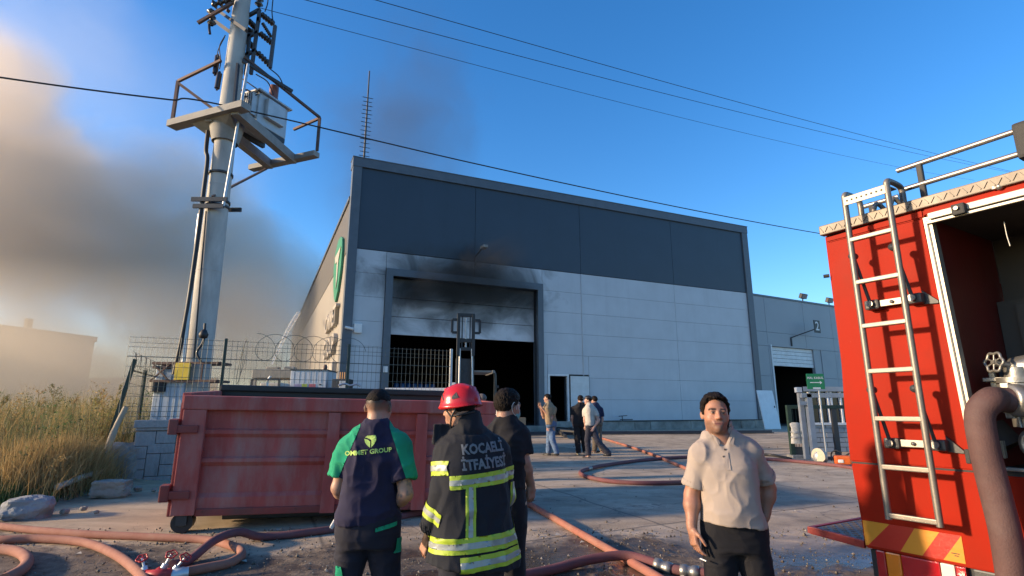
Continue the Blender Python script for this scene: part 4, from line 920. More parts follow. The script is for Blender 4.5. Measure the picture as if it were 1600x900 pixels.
# pump fittings
def tl(px, py, y):                        # a point inside the opening, y metres behind the rear face
    c, s_ = math.cos(TRZ), math.sin(TRZ); o = np.array([TP[0], TP[1], tg]); n = np.array([-s_, c, 0]); d = ray(px, py)
    t = ((o+n*y-EYEP)@n)/(d@n); P = EYEP+d*t-o; return Vector((P[0]*c+P[1]*s_, y, P[2]))
hw = tl(1553, 566, .12)
def handwheel(parent, c, r, m, axis=(0, -1, 0), lobes=6):
    q = Vector(axis).to_track_quat('Z', 'Y'); pts = []
    for i in range(49):
        a = 2*math.pi*i/48; k = r*(1+.10*math.cos(lobes*a)); pts.append(Vector(c)+q @ Vector((k*math.cos(a), k*math.sin(a), 0)))
    mb = MB(); mb.tube(pts, r*.16, 6, cap=False)
    for i in range(lobes):
        a = 2*math.pi*(i+.5)/lobes; mb.cyl(c, Vector(c)+q @ Vector((r*.92*math.cos(a), r*.92*math.sin(a), 0)), r*.09, n=6)
    mb.cyl(Vector(c)-q @ Vector((0, 0, r*.2)), Vector(c)+q @ Vector((0, 0, r*.2)), r*.22, n=10)
    return mb.build('handwheel', m, parent)
handwheel(E_, hw, .055, M_cast, (-.5, -1, .2))
v1 = tl(1592, 575, .22)
mb = MB(); mb.cyl(hw, v1, .022, n=10); mb.lathe([(.03, 0), (.06, .03), (.07, .1), (.06, .16), (.045, .2), (.045, .3)], v1+Vector((-.06, 0, 0)), (1, .1, .05), 16); mb.build('valve_body', M_cast, E_)
mb = MB(); v2 = tl(1590, 590, .2); mb.cyl(v2+Vector((0, 0, -.28)), v2+Vector((0, 0, .06)), .06, n=16); mb.cyl(v2+Vector((0, 0, -.03)), v2+Vector((0, 0, .0)), .10, n=18); mb.cyl(v2+Vector((0, 0, -.06)), v2+Vector((0, 0, -.035)), .10, n=18); mb.bbox(v2+Vector((-.16, -.03, -.02)), v2+Vector((.1, .05, .005)), .006); mb.build('pipe_flange', M_cast, E_)
cpl = tl(1572, 626, .02)
mb = MB(); mb.lathe([(.060, -.02), (.085, -.02), (.092, 0), (.092, .05), (.078, .06), (.060, .06)], cpl+Vector((.05, .03, 0)), (-.55, -.8, .05), 22)
for a in range(3):
    an = 2.1*a; mb.bbox(cpl+Vector((.02+.06*math.cos(an), -.02, .09*math.sin(an)-.02)), cpl+Vector((.06+.06*math.cos(an), .02, .09*math.sin(an)+.02)), .005)
mb.build('coupling', M_cast, E_)
mb = MB(); mb.cyl(cpl+Vector((.05, .0, 0)), cpl+Vector((.35, .5, -.02)), .065, n=16); mb.build('intake_pipe', M_comp, E_)
c2 = tl(1598, 694, .1)
mb = MB(); mb.lathe([(.0, .02), (.05, .02), (.05, 0), (.085, 0), (.092, .03), (.092, .07), (.07, .09)], c2+Vector((.05, 0, 0)), (.35, .9, 0), 22); mb.build('outlet_cap', M_cast, E_)
mb = MB(); mb.cyl(c2+Vector((.05, .08, 0)), c2+Vector((.2, .6, 0)), .07, n=14); mb.cyl(tl(1545, 668, .35), tl(1575, 700, .35), .09, n=14); mb.build('pump_casing', M_comp, E_)
mb = MB(); mb.tube(smooth_path([tl(1594, 610, .12), tl(1590, 640, .13), tl(1596, 668, .12)]), .007, 6); mb.build('chain', M_cast, E_)
MB().bbox(tl(1563, 690, .2), tl(1570, 715, .2)+Vector((0, .03, 0)), .004).build('inner_plate', M_alu, E_)
# suction hose
hp = [cpl+Vector((.03, .0, 0)), cpl+Vector((-.015, -.06, .005)), tl(1547, 626, -.12), tl(1531, 648, -.17), tl(1538, 700, -.19), tl(1555, 770, -.20), tl(1570, 830, -.21), tl(1582, 900, -.22), tl(1590, 960, -.23), tl(1596, 1040, -.2)]
M_suct = mat('suction_hose_canvas', (.085, .042, .037), .75, var=.2, scale=6, bump=.35, bscale=120, grime=(.14, .10, .09), gamt=.5, gscale=5)
o = MB().tube(smooth_path(hp, 8), .070, 20).build('suction_hose', M_suct, E_)
# ladder
M_lad = mat('ladder_steel', (.20, .18, .155), .45, .5, var=.15, scale=7, bump=.08)
ly = -.165; lx0, lx1 = (tl(1318, 308, ly).x+tl(1390, 808, ly).x)/2, (tl(1382, 285, ly).x+tl(1472, 822, ly).x)/2; lzb, lzt = tl(1431, 815, ly).z, tl(1350, 297, ly).z
Ld = None
for x in (lx0, lx1): MB().cyl((x, ly, lzb-.01), (x, ly, lzt), .019, n=14).build('ladder_rail', M_lad, E_)
for q_ in ((1359, 368), (1369, 436), (1380, 506), (1391, 578.5), (1402, 654.5), (1414, 732), (1430, 811)): z = tl(*q_, ly).z; MB().bbox((lx0, ly-.017, z-.015), (lx1, ly+.017, z+.015), .006).build('ladder_rung', M_lad, E_)
# perforated top step, curved hand hold tubes
bm = bmesh.new()
mb = MB(); mb.bbox((lx0, ly-.022, lzt-.075), (lx1, ly-.016, lzt-.015), .002); mb.bbox((lx0, ly-.018, lzt-.02), (lx1, ly+.13, lzt-.012), .002); o = mb.build('top_step', M_lad, E_)
for i in range(8):
    x = lx0+.025+i*(lx1-lx0-.05)/7
    MB().cyl((x, ly-.0225, lzt-.045), (x, ly-.0235, lzt-.045), .007, n=10).build('step_hole', M_rubber, o)
for x in (lx0, lx1):
    MB().tube(smooth_path([(x, ly, lzt-.03), (x, ly+.01, lzt+.012), (x, ly+.06, lzt+.022), (x, ly+.17, lzt+.015), (x, ly+.20, lzt-.02), (x, ly+.20, lzt-.12)]), .019, 12).build('hand_hold', M_lad, E_)
for dx in (.05, .16): MB().tube(smooth_path([(lx0+dx, .10, tz(3.24)), (lx0+dx, .1, lzt-.08), (lx0+dx+.02, .12, lzt-.02), (lx0+dx+.05, .16, lzt-.08), (lx0+dx+.05, .16, tz(3.24))], 6), .016, 10).build('roof_hook', M_lad, E_)
# swing-out ladder arms and their brackets
def bracket(z):
    MB().bbox((lx0-.0, -.055, tz(z)-.022), (lx1+.0, -.035, tz(z)+.022), .004).build('ladder_bracket', M_alu, E_)
    for x in (lx0+.03, lx1+.01):
        o = MB().bbox((x-.045, -.075, tz(z)-.035), (x+.045, -.0, tz(z)+.03), .012).build('hinge_block', M_darksteel, E_)
        MB().cyl((x, -.085, tz(z)), (x, -.1, tz(z)), .022, n=10).build('hinge_bolt', M_cast, o)
        MB().cyl((x-.0, -.09, tz(z)+.02), (x-.035, -.14, tz(z+.38)), .011, n=8).build('ladder_arm', M_darksteel, E_)
        MB().lathe([(.0, -.03), (.022, -.025), (.026, 0), (.022, .025), (0, .03)], (x-.035, -.145, tz(z+.39)), (0, 1, 0), 12).build('arm_pivot', M_darksteel, E_)
    MB().prism([(lx1+.04, -.02, tz(z)+.05), (lx1+.12, -.02, tz(z)-.03), (lx1+.12, -.02, tz(z)-.045), (lx1+.04, -.02, tz(z)-.04)], (0, .02, 0)).build('bracket_plate', M_darksteel, E_)
    MB().lathe([(0, 0), (.012, .0), (.012, .012), (0, .015)], (lx0+.15, -.055, tz(z)), (0, -1, 0), 10).build('bracket_bolt', M_cast, E_)
bracket(2.515); bracket(1.46)
# warning stripes
sx0, sx1, sz0, sz1 = ts(.005), ts(.65), tz(.682), tz(.86)
def stripe(name, poly, m): MB().prism([(a, -.0025, c) for a, c in poly], (0, .0055, 0)).build(name, m, E_)
Lx = lambda t, k: (sx0+(sx1-sx0)*t, sz0 if k == 0 else sz1+.0)
for (b0, b1, t0_, t1_, m) in ((0, .03, 0, .30, M_yel), (.03, .38, .30, .56, M_refr), (.38, .60, .56, .80, M_yel), (.60, .80, .80, 1., M_refr)):
    stripe('warning_stripe', [Lx(b0, 0), Lx(b1, 0), Lx(t1_, 1), Lx(t0_, 1)] if b0 > 0 else [Lx(0, 0), Lx(b1, 0), Lx(t1_, 1), Lx(0, 1)], m)
stripe('warning_stripe', [Lx(.80, 0), Lx(1, 0), Lx(1, 1)], M_yel)
mb = MB()
for k, (a, w) in enumerate(((.885, .075), (.91, .04))): mb.box((sx0+(sx1-sx0)*a, -.0032, sz0+.045-.012*k), (sx0+(sx1-sx0)*(a+w), -.0027, sz0+.050-.012*k))
mb.build('print_line', M_rubber, E_)
# tail lamps under the bumper
def lampm(name, c): 
    m, nt, p = new_mat(name); p.inputs['Base Color'].default_value = (*c, 1); p.inputs['Roughness'].default_value = .12; p.inputs['Coat Weight'].default_value = .6
    co = coords(nt); w = nt.nodes.new('ShaderNodeTexWave'); w.inputs['Scale'].default_value = 45; nt.links.new(co, w.inputs['Vector']); bumpn(nt, p, w.outputs['Fac'], .35, .004); return m
M_lr, M_lo, M_lw = lampm('red_lens', (.42, .008, .012)), lampm('orange_lens', (.75, .20, .01)), lampm('clear_lens', (.66, .62, .54))
lz0, lz1 = tz(.45), tz(.655)
MB().bbox((ts(.03), .05, lz0-.02), (ts(.70), .2, lz1+.01), .02).build('lamp_housing', M_rubber, E_)
for a, b, m in ((.06, .13, M_lr), (.13, .235, M_lo), (.235, .485, M_lr), (.485, .575, M_lw), (.575, .64, M_lr)): MB().bbox((ts(a)+.002, .012, lz0), (ts(b)-.002, .06, lz1), .008).build('tail_lamp', m, E_)
MB().box((ts(.0), .06, tz(.2)), (XR, .12, tz(.64))).build('chassis', M_rubber, E_)
MB().bbox((ts(.68), .0, tz(.50)), (XR, .1, tz(.66)), .01).build('bumper', M_darksteel, E_)
def twheel(x):
    w = MB().lathe([(.0, -.14), (.30, -.14), (.48, -.13), (.50, -.08), (.50, .08), (.48, .13), (.3, .14), (0, .14)], (x, 1.6, .5), (1, 0, 0), 32).build('wheel', M_rubber, E_)
twheel(.3); twheel(2.1)
# drop-down step plate on the left side
stp = Matrix.Translation((ts(-.02), .05, tz(.68))) @ Matrix.Rotation(R(4), 4, 'Y')
MB().bbox((-.36, .0, 0), (.0, .75, .012), .003, stp).build('step_plate', M_tread, E_)
MB().bbox((-.37, -.03, -.03), (.0, .0, .02), .005, stp).bbox((-.39, -.03, -.028), (-.36, .75, .018), .005, stp).build('step_edge', mat('step_red', (.30, .02, .015), .5, var=.15, grime=(.12, .04, .03), gamt=.5), E_)
mb = MB()
for i in range(9):
    for j in range(16): mb.bar(stp @ Vector((-.34+i*.037, .03+j*.045, .0135)), stp @ Vector((-.315+i*.037, .03+j*.045+(.02 if (i+j) % 2 else -.02), .0135)), .006, .004)
q = mb.build('step_tread', M_tread, E_); q['kind'] = 'stuff'
# roof rail, lamp at the left edge, roof box
M_rail = mat('roof_rail_steel', (.30, .28, .26), .4, .7)
for z, y in ((3.60, .10), (3.43, .10)): MB().cyl((ts(.575), y, tz(z)), (XR, y, tz(z)+.01), .018, n=12).build('roof_rail', M_rail, E_)
for z in (3.55, 3.40): MB().cyl((ts(.03), .5, tz(z)), (ts(.36), .5, tz(z)), .018, n=10).build('roof_rail', M_rail, E_)
MB().bbox((ts(.71), .085, tz(3.24)), (ts(.75), .115, tz(3.62)), .006).build('rail_post', M_rubber, E_)
MB().bbox((ts(.11), .485, tz(3.24)), (ts(.15), .515, tz(3.57)), .006).build('rail_post', M_rubber, E_)
MB().bbox((ts(1.335), .0, tz(3.36)), (ts(1.56), .1, tz(3.62)), .02).build('work_light', M_rubber, E_)
MB().cyl((ts(-.01), -.0, tz(2.83)), (ts(-.05), -.015, tz(2.83)), .013, n=10).build('marker_lamp', M_rubber, E_)
MB().lathe([(0, 0), (.022, 0), (.02, .02), (.008, .03), (0, .03)], (ts(1.22), -.002, tz(3.2)), (0, -1, 0), 12).build('header_knob', M_cast, E_)
MB().bbox((ts(1.18), -.03, tz(3.185)), (ts(1.21), -.002, tz(3.215)), .006).build('header_knob', M_cast, E_)
# ------------------------------------------------------------------ hoses
M_hose = mat('fire_hose', (.30, .11, .078), .88, var=.2, scale=4, bump=.25, bscale=90, grime=(.24, .17, .13), gamt=.55, gscale=3)
M_hose_shade = mat('shaded_fire_hose', (.16, .058, .062), .85, var=.2, scale=4, bump=.25, bscale=90, grime=(.13, .09, .08), gamt=.5, gscale=3)  # fire hose again, purple tint of its shaded stretches put into the colour
M_hosep = mat('pink_rubber_hose', (.30, .125, .085), .9, var=.15, scale=5, bump=.2, bscale=60, grime=(.30, .18, .13), gamt=.6, gscale=5)
def hose(label, pts, r, m, lift=None, coupl=()):
    P = []
    for i, q in enumerate(pts):
        p = gnd(q[0], q[1]); 
        p = p+np.array([0, 0, r*.95+(q[2] if len(q) > 2 else 0)]); P.append(p)
    path = smooth_path(P, 12)
    rr = random.Random(len(pts)); path = [np.array(p)+np.array([0, 0, max(0, .006*mnoise.noise(V(p)*1.3))]) for p in path]
    t = thing('fire_hose', label, 'hose', path[0], 0, 'fire hoses lying on the yard')
    MB().tube(path, r, 14).build('hose', m, t, world=True)
    for k in coupl:
        i = int(k*(len(path)-2)); a = V(path[i]); d = (V(path[i+1])-a).normalized()
        MB().lathe([(r*.9, -.09), (r*1.25, -.085), (r*1.3, -.03), (r*1.1, -.02), (r*1.1, .02), (r*1.3, .03), (r*1.25, .085), (r*.9, .09)], a, d, 16).build('coupling', M_cast, t, world=True)
    return t
hose('upper pink hose at the left, bending back in a tight loop under a shade-toned hose', [(-420, 790), (-200, 806), (-70, 815), (0, 828), (110, 839), (230, 845), (320, 850), (362, 860), (377, 872), (360, 886), (330, 893), (285, 902)], .045, M_hosep)
hose('pink hose curving through the left foreground down to the red valve manifold', [(-420, 828), (-200, 842), (-70, 846), (0, 850), (60, 848), (130, 854), (178, 873), (210, 897), (232, 925)], .046, M_hosep)
hose('pink hose loop cut off by the lower left corner of the photo', [(-300, 880), (-160, 869), (-60, 864), (0, 866), (28, 871), (41, 884), (32, 899), (5, 915)], .052, M_hosep)
hose('hose coloured purple for shade running from the valve manifold behind the navy shirted man', [(268, 899, .05), (295, 882), (335, 864, .09), (372, 853, .1), (410, 845), (480, 838), (560, 826), (655, 806), (700, 798), (750, 795)], .045, M_hose_shade)
hose('salmon hose running straight from the legs of the black shirted man to the bottom edge', [(745, 770), (815, 788), (850, 806), (905, 838), (960, 870), (1010, 899), (1060, 930)], .044, M_hose)
hose('shade-coloured hose with a metal coupling arching along the bottom edge of the photo', [(780, 915), (860, 899), (920, 888, .03), (975, 884, .05), (1015, 890, .03), (1050, 897), (1110, 905)], .047, M_hose_shade, coupl=(.79, .93))
hose('dark red hose looping back on the concrete left of the man in the beige polo', [(1350, 737), (1290, 728), (1200, 720), (1100, 716), (1010, 721), (940, 731), (907, 741), (932, 752), (990, 758), (1065, 757), (1125, 753)], .042, M_hose_shade, coupl=(.55,))
hose('orange red hose running diagonally from the factory door across the looped hose', [(868, 663), (905, 675), (940, 686), (1000, 705), (1062, 730), (1110, 752)], .038, M_hose, coupl=(.30, .42))
hose('thin dark hose end lying on the concrete beside the dark green gate', [(1190, 712), (1206, 713), (1222, 716), (1236, 719)], .035, M_blk)
# valve manifold at the lower left
mf = gnd(250, 905); mf[2] = gz(0, mf[1])
M_vred = mat('valve_red', (.42, .025, .02), .4, var=.15, grime=(.2, .05, .04), gamt=.4); M_vwh = mat('valve_alu', (.60, .62, .62), .4, .5, var=.1)
man = thing('hose_manifold', 'red and silver three way hose manifold with three red handwheels, lower left', 'valve', mf)
mb = MB(); mb.lathe([(0, -.12), (.045, -.11), (.055, 0), (.045, .11), (0, .12)], (.02, -.06, .05), (1, .1, 0), 16); mb.build('body', M_vred, man)
for (bx, by, tx, ty, nx) in ((228, 897, 222, 872, -.1), (252, 893, 268, 866, .1), (268, 895, 290, 871, .5)):
    a = V(at(bx, by, mf[1]))-V(mf); b = V(at(tx, ty, mf[1]+.03))-V(mf); d = (b-a).normalized()
    MB().lathe([(.05, -.12), (.062, -.06), (.058, 0), (.04, .03), (0, .035)], a, d, 14).build('valve_bonnet', M_vred, man)
    MB().cyl(a, a+d*.07, .028, n=10).cyl(a, b, .012, n=8).build('stem', M_vwh, man)
    handwheel(man, b, .045, M_vred, (nx+.15, -.55, .9), 5)
mb = MB(); mb.lathe([(.04, -.1), (.058, -.09), (.06, .05), (.05, .08), (.052, .1)], V(at(276, 898, mf[1]))-V(mf), (1, .5, .1), 14); mb.build('outlet', M_vwh, man)
# ------------------------------------------------------------------ yard things
def yb(px, Y): p = at(px, 640, Y); return Vector((p[0], p[1], gz(0, Y)))
t = thing('steel_rail', 'long dark steel gate rail lying on the ground along the foot of the factory', 'rail', gnd(790, 676))
a = gnd(788, 680); b = gnd(1205, 677); MB().bar(a+np.array([0, 0, .07]), b+np.array([0, 0, .07]), .16, .13).build('rail_bar', mat('rail_blue_black', (.03, .036, .05), .45), t, world=True)
MB().bar(a+np.array([0, -.25, .03]), b+np.array([0, -.25, .03]), .08, .04).build('rail_track', M_darksteel, t, world=True)
t = thing('steel_rack', 'low dark steel rack lying in front of the small factory door', 'rack', gnd(880, 668))
for i in range(5):
    y0 = 660+i*5; MB().bar(gnd(852+i*6, y0)+np.array([0, 0, .2]), gnd(890+i*4, y0+3)+np.array([0, 0, .2]), .07).build('rack_bar', M_darksteel, t, world=True)
for p, q in (((850, 660), (884, 686)), ((885, 662), (902, 688))): MB().bar(gnd(*p)+np.array([0, 0, .18]), gnd(*q)+np.array([0, 0, .1]), .1).build('rack_rail', M_darksteel, t, world=True)
# forklift behind the container
fk = yb(727, 16.5); FK = thing('forklift', 'dark forklift with raised mast standing in front of the open gate behind the container', 'forklift', fk, R(12))
def fz(py): return at(727, py, 16.5)[2]-fk[2]
m_y = mat('forklift_dark', (.05, .045, .035), .5, var=.2)
zt_m, zt_i = fz(492), fz(548)
for x in (-.25, .20): MB().bbox((x-.045, -.08, fz(546)-.2), (x+.045, .06, zt_m), .008).build('mast_rail', M_blk, FK)
for x in (-.25, .20): MB().bbox((x-.035, -.0, .15), (x+.035, .09, zt_i), .008).build('outer_rail', m_y, FK)
for x in (-.20, .16): MB().cyl((x-.06*(x > 0)*-1, -.05, .9), (x, -.05, fz(545)), .028, n=10).build('lift_cylinder', M_steel, FK)
for z in (zt_m-.06, fz(535), fz(548)): MB().bbox((-.29, -.05, z), (.24, .05, z+.1), .008).build('cross_bar', M_blk, FK)
MB().cyl((-.02, 0, fz(545)), (-.02, 0, zt_m-.1), .03, n=10).build('lift_cylinder', M_steel, FK)
for x in (-.14, .1): MB().bar((x, -.02, fz(545)), (x, -.02, zt_m-.05), .035, .02).build('lift_chain', M_blk, FK)
for s_ in (-1, 1):
    x = -.02+s_*.42
    for a, b in (((x, 0, fz(520)), (x, 0, fz(500))), ((x, 0, fz(500)), (x-s_*.2, 0, fz(500))), ((x, 0, fz(520)), (x-s_*.2, 0, fz(520)))): MB().bar(a, b, .07).build('carriage', M_blk, FK)
MB().bbox((-.30, .1, .3), (.26, .13, fz(560)), .01).build('mast_guard', M_darksteel, FK)
gzt = fz(579)
M_guard = mat('guard_grey', (.22, .20, .17), .6)
for i in range(5): MB().bbox((-.1, .15+i*.26, gzt-.04), (.85, .25+i*.26, gzt+.02), .01).build('guard_slat', M_guard, FK)
for x in (-.12, .82): MB().bbox((x, .1, gzt-.06), (x+.07, 1.4, gzt+.03), .01).build('guard_beam', M_guard, FK)
MB().tube(smooth_path([(.85, .2, gzt), (.90, .2, gzt-.06), (.92, .2, gzt-.35), (.90, .2, .9)], 6), .045, 8).build('guard_post', m_y, FK)
MB().tube(smooth_path([(-.08, .2, gzt), (-.1, .2, 1.0), (-.1, .2, .6)], 6), .04, 8).build('guard_post', m_y, FK)
MB().bbox((-.35, .2, .25), (.95, 2.0, 1.1), .06).build('body', m_y, FK); MB().bbox((.1, .8, 1.0), (.7, 1.4, 1.6), .08).build('seat', M_blk, FK)
MB().bbox((.92, .1, gzt-.5), (1.02, .16, gzt-.42), .01).build('mirror', M_blk, FK)
for y in (.4, 1.7):
    for x in (-.32, .80): MB().cyl((x, y, .28), (x+.2, y, .28), .28, n=20).build('wheel', M_blk, FK)
# blue drums, barrier, carton inside the gate
M_blue = mat('blue_plastic', (.012, .055, .16), .4, var=.15)
for i in range(7):
    p = yb(617+i*9.6, 26.6+i*.15); p.z = .98
    d = thing('blue_drum', 'blue plastic drum in the row inside the gate, number %d from the left' % (i+1) if False else ('stacked blue plastic drums, '+('leftmost', 'second from the left', 'third from the left', 'middle one', 'third from the right', 'second from the right', 'rightmost')[i]+' of the row inside the gate'), 'drum', p, 0, 'blue drums inside the gate')
    for k in range(2): MB().lathe([(0, 0), (.11, .0), (.135, .05), (.135, .3), (.142, .34), (.135, .38), (.135, .62), (.142, .66), (.135, .70), (.135, .92), (.11, .98), (0, .98)], (0, 0, k*.99), n=18).build('barrel', M_blue, d)
bb = yb(600, 14.6); bt_ = thing('barrier_beam', 'white horizontal barrier beam behind the container in front of the gate', 'barrier', bb)
z0, z1 = at(650, 613, 14.6)[2]-bb.z, at(650, 606, 14.6)[2]-bb.z; x1_ = at(712, 610, 14.6)[0]-bb.x
MB().bbox((0, 0, z0), (x1_, .1, z1), .01, Matrix.Rotation(R(3), 4, 'Z')).build('beam', M_white, bt_)
for x in (.15, x1_-.1): MB().bbox((x, .02, 0), (x+.08, .09, z0+.02), .008).build('leg', M_steel, bt_)
o = MB().bbox((x1_-.17, -.15, z1-.05), (x1_+.0, .02, z1+.13), .01).build('control_box', M_white, bt_)
cb = yb(813, 22.5); cb.z = gz(0, 22.5)
t = thing('cardboard_box', 'tall brown cardboard box standing at the right edge of the open gate', 'box', cb, YAW)
MB().bbox((-.22, 0, 0), (.24, .4, .80), .008).build('carton', mat('cardboard', (.30, .20, .115), .85, var=.12), t)
MB().bbox((-.225, -.004, .38), (.245, -.001, .43), .001).build('tape', mat('tape', (.36, .27, .17), .4), t)
# machine cabinets behind the fence, in the smoke
gb = yb(478, 17.6); G_ = thing('machine_cabinet', 'white machine cabinet with coloured stickers behind the mesh fence, by the side wall', 'cabinet', gb, R(3))
zt2 = at(478, 577, 17.6)[2]-gb.z; w2 = at(506, 600, 17.6)[0]-at(450, 600, 17.6)[0]
M_cab = mat('cabinet_white', (.50, .52, .54), .5, var=.06)
MB().bbox((-w2/2, 0, .1), (w2/2, 1.2, zt2-.03), .02).build('housing', M_cab, G_); MB().bbox((-w2/2-.03, -.03, zt2-.03), (w2/2+.03, 1.2, zt2), .01).build('roof', M_darksteel, G_)
for i in range(6): MB().box((-w2/2+.1+i*.17, -.006, zt2-.42), (-w2/2+.115+i*.17, 0, zt2-.08)).build('seam', M_cab, G_)
for (a, b, c, nm) in ((-.42, .22, (.35, .30, .42), 'violet'), (-.18, .16, (.35, .42, .06), 'yellow'), (.04, .2, (.45, .12, .14), 'red')): MB().box((a, -.009, zt2-.68), (a+b, -.003, zt2-.46)).build('sticker', mat(nm+'_sticker', c, .5, var=.25, scale=14), G_)
MB().box((.35, -.009, zt2-.50), (.42, -.003, zt2-.46)).build('vent_slot', M_blk, G_)
MB().lathe([(0, 0), (.06, .02), (.07, .1), (.04, .17), (0, .18)], (.42, .3, zt2), n=10).build('beacon', M_rust, G_)
g2 = yb(528, 17.4); t = thing('pipe_stand', 'grey equipment stand with small orange pipe stubs behind the fence by the corner', 'equipment', g2)
zt3 = at(528, 592, 17.4)[2]-g2.z; MB().bbox((-.25, 0, 0), (.28, .5, zt3), .02).build('stand', M_darksteel, t); MB().bbox((.0, -.05, 0.2), (.26, -.002, zt3-.05), .01).build('panel', M_tr, t)
for i in range(3): MB().cyl((-.02+i*.07, .1, zt3), (-.02+i*.07, .1, zt3+.22), .022, n=8).build('pipe_stub', mat('orange_pipe', (.45, .2, .05), .5), t)
g3 = yb(413, 16.5); t = thing('tank_frame', 'dark tubular frame standing behind the fence left of the white cabinet', 'frame', g3)
za, zb3 = at(413, 593, 16.5)[2]-g3.z, 0
xa, xb = at(393, 600, 16.5)[0]-g3.x, at(436, 600, 16.5)[0]-g3.x
for a, b in (((xa, 0, 0), (xa, 0, za)), ((xb, 0, 0), (xb, 0, za)), ((xa, 0, za), (xb, 0, za)), ((xa, 0, za-.4), (xb, 0, za-.4))): MB().bar(a, b, .055).build('frame_bar', M_darksteel, t)
MB().bbox((xa+.1, .3, 0), (xb-.05, 1.0, za-.08), .05).build('tank', mat('tank_cream', (.46, .43, .38), .6), t)
MB().tube(smooth_path([(-.02, .1, za-.3), (-.02, .1, za-.02), (.05, .1, za+.1)], 5), .035, 8).build('tank_pipe', M_white, t)
g4 = yb(420, 22); t = thing('spray_gantry', 'grey shed roof with a water monitor throwing a thin jet at the smoke', 'shed', g4)
zs4 = at(420, 577, 22)[2]-g4.z; MB().bbox((-.8, 0, zs4-.35), (1.0, 1.5, zs4), .03).build('roof', M_guard, t)
for x in (-.7, .9): MB().bar((x, .1, 0), (x, .1, zs4-.3), .1).build('post', M_guard, t)
MB().bbox((-.4, .3, zs4), (.1, .6, zs4+.12), .04).bbox((.3, .3, zs4), (.75, .6, zs4+.13), .04).build('monitor', M_guard, t)
wm, wnt, wp = new_mat('water_spray'); wp.inputs['Base Color'].default_value = (.85, .82, .76, 1); wp.inputs['Roughness'].default_value = .6
tr = wnt.nodes.new('ShaderNodeBsdfTransparent'); ms = wnt.nodes.new('ShaderNodeMixShader')
wnt.links.new(mathn(wnt, 'MULTIPLY', ramp(wnt, noise(wnt, coords(wnt), 5, 4), [(.35, .08), (.65, .40)]), 1.), ms.inputs[0]); wnt.links.new(tr.outputs[0], ms.inputs[1]); wnt.links.new(wp.outputs[0], ms.inputs[2]); wnt.links.new(ms.outputs[0], wnt.nodes['Material Output'].inputs['Surface'])
jet = MB().tube(smooth_path([at(424, 570, 22), at(436, 545, 24), at(452, 512, 27), at(466, 490, 31)], 6), [.04+.005*i for i in range(19)], 8).build('water_jet', wm, None); tag(jet, 'thin pale water jet rising into the smoke beside the factory side wall', 'water jet', kind='stuff')
# ------------------------------------------------------------------ gate house corner on the right
Yg = 15.2
M_gatef = mat('gate_grey_paint', (.34, .365, .39), .5, .1, var=.1, grime=(.2, .18, .16), gamt=.4)
gp = yb(1267, Yg); gt = thing('yard_gate', 'pale grey steel portal frame of the yard gate behind the cut off saw', 'gate', gp)
def gl(px, py, Y=Yg): p = at(px, py, Y); return Vector((p[0]-gp.x, p[1]-gp.y, p[2]-gp.z))
def vert(px0, px1, py0, w, name, m, par, Y=Yg, zbot=0.):
    a = gl((px0+px1)/2, py0, Y); MB().bbox((a.x-w/2, a.y-w/2, zbot), (a.x+w/2, a.y+w/2, a.z), .008).build(name, m, par); return a
vert(1258, 1266, 615, .14, 'post', M_gatef, gt); vert(1247, 1252, 614, .12, 'post', M_gatef, gt, Yg+.25)
a = gl(1254, 619); b = gl(1345, 619); MB().bbox((a.x-.05, a.y-.07, a.z-.04), (b.x, a.y+.06, a.z+.08), .008).build('top_beam', M_gatef, gt)
a = gl(1254, 630); MB().bar((a.x-.1, a.y, a.z), (a.x+.14, a.y, a.z), .1).build('gusset', M_gatef, gt)
MB().bbox(gl(1245, 613), gl(1253, 605)+Vector((0, .12, 0)), .01).build('lamp_box', M_white, gt)
gg = thing('green_gate', 'dark green steel gate leaf with a mesh panel standing open beside the grey portal', 'gate', gp+Vector((0, .05, 0)))
a = gl(1233, 633, Yg+.5); b = gl(1320, 635, Yg+.5)
MB().bbox((a.x-.07, a.y-.05, 0), (a.x+.05, a.y+.05, a.z), .008).build('gate_post', M_post, gg); MB().bbox((a.x+.05, a.y-.05, a.z-.1), (b.x, a.y+.05, a.z), .008).build('gate_rail', M_post, gg)
c = gl(1262, 640, Yg+.5); MB().bbox((c.x-.03, c.y-.04, 0.05), (c.x+.03, c.y+.04, a.z-.1), .006).build('gate_post', M_post, gg); MB().bbox((a.x+.05, a.y-.04, .1), (c.x-.03, a.y+.04, .3), .006).build('kick_plate', M_darksteel, gg)
d_ = gl(1303, 640, Yg+.5); MB().bbox((d_.x-.07, d_.y-.04, 0.0), (d_.x+.07, d_.y+.04, a.z-.1), .006).build('gate_post', M_darksteel, gg)
for i in range(5):
    x = a.x+.1+i*(c.x-a.x-.16)/4; MB().cyl((x, a.y, .3), (x, a.y, a.z-.1), .008, n=6).build('gate_bar', M_post, gg)
MB().bbox((a.x-.1, a.y-.15, -.02), (c.x+.1, a.y+.2, .09), .02).build('foot_slab', M_conc, gg)
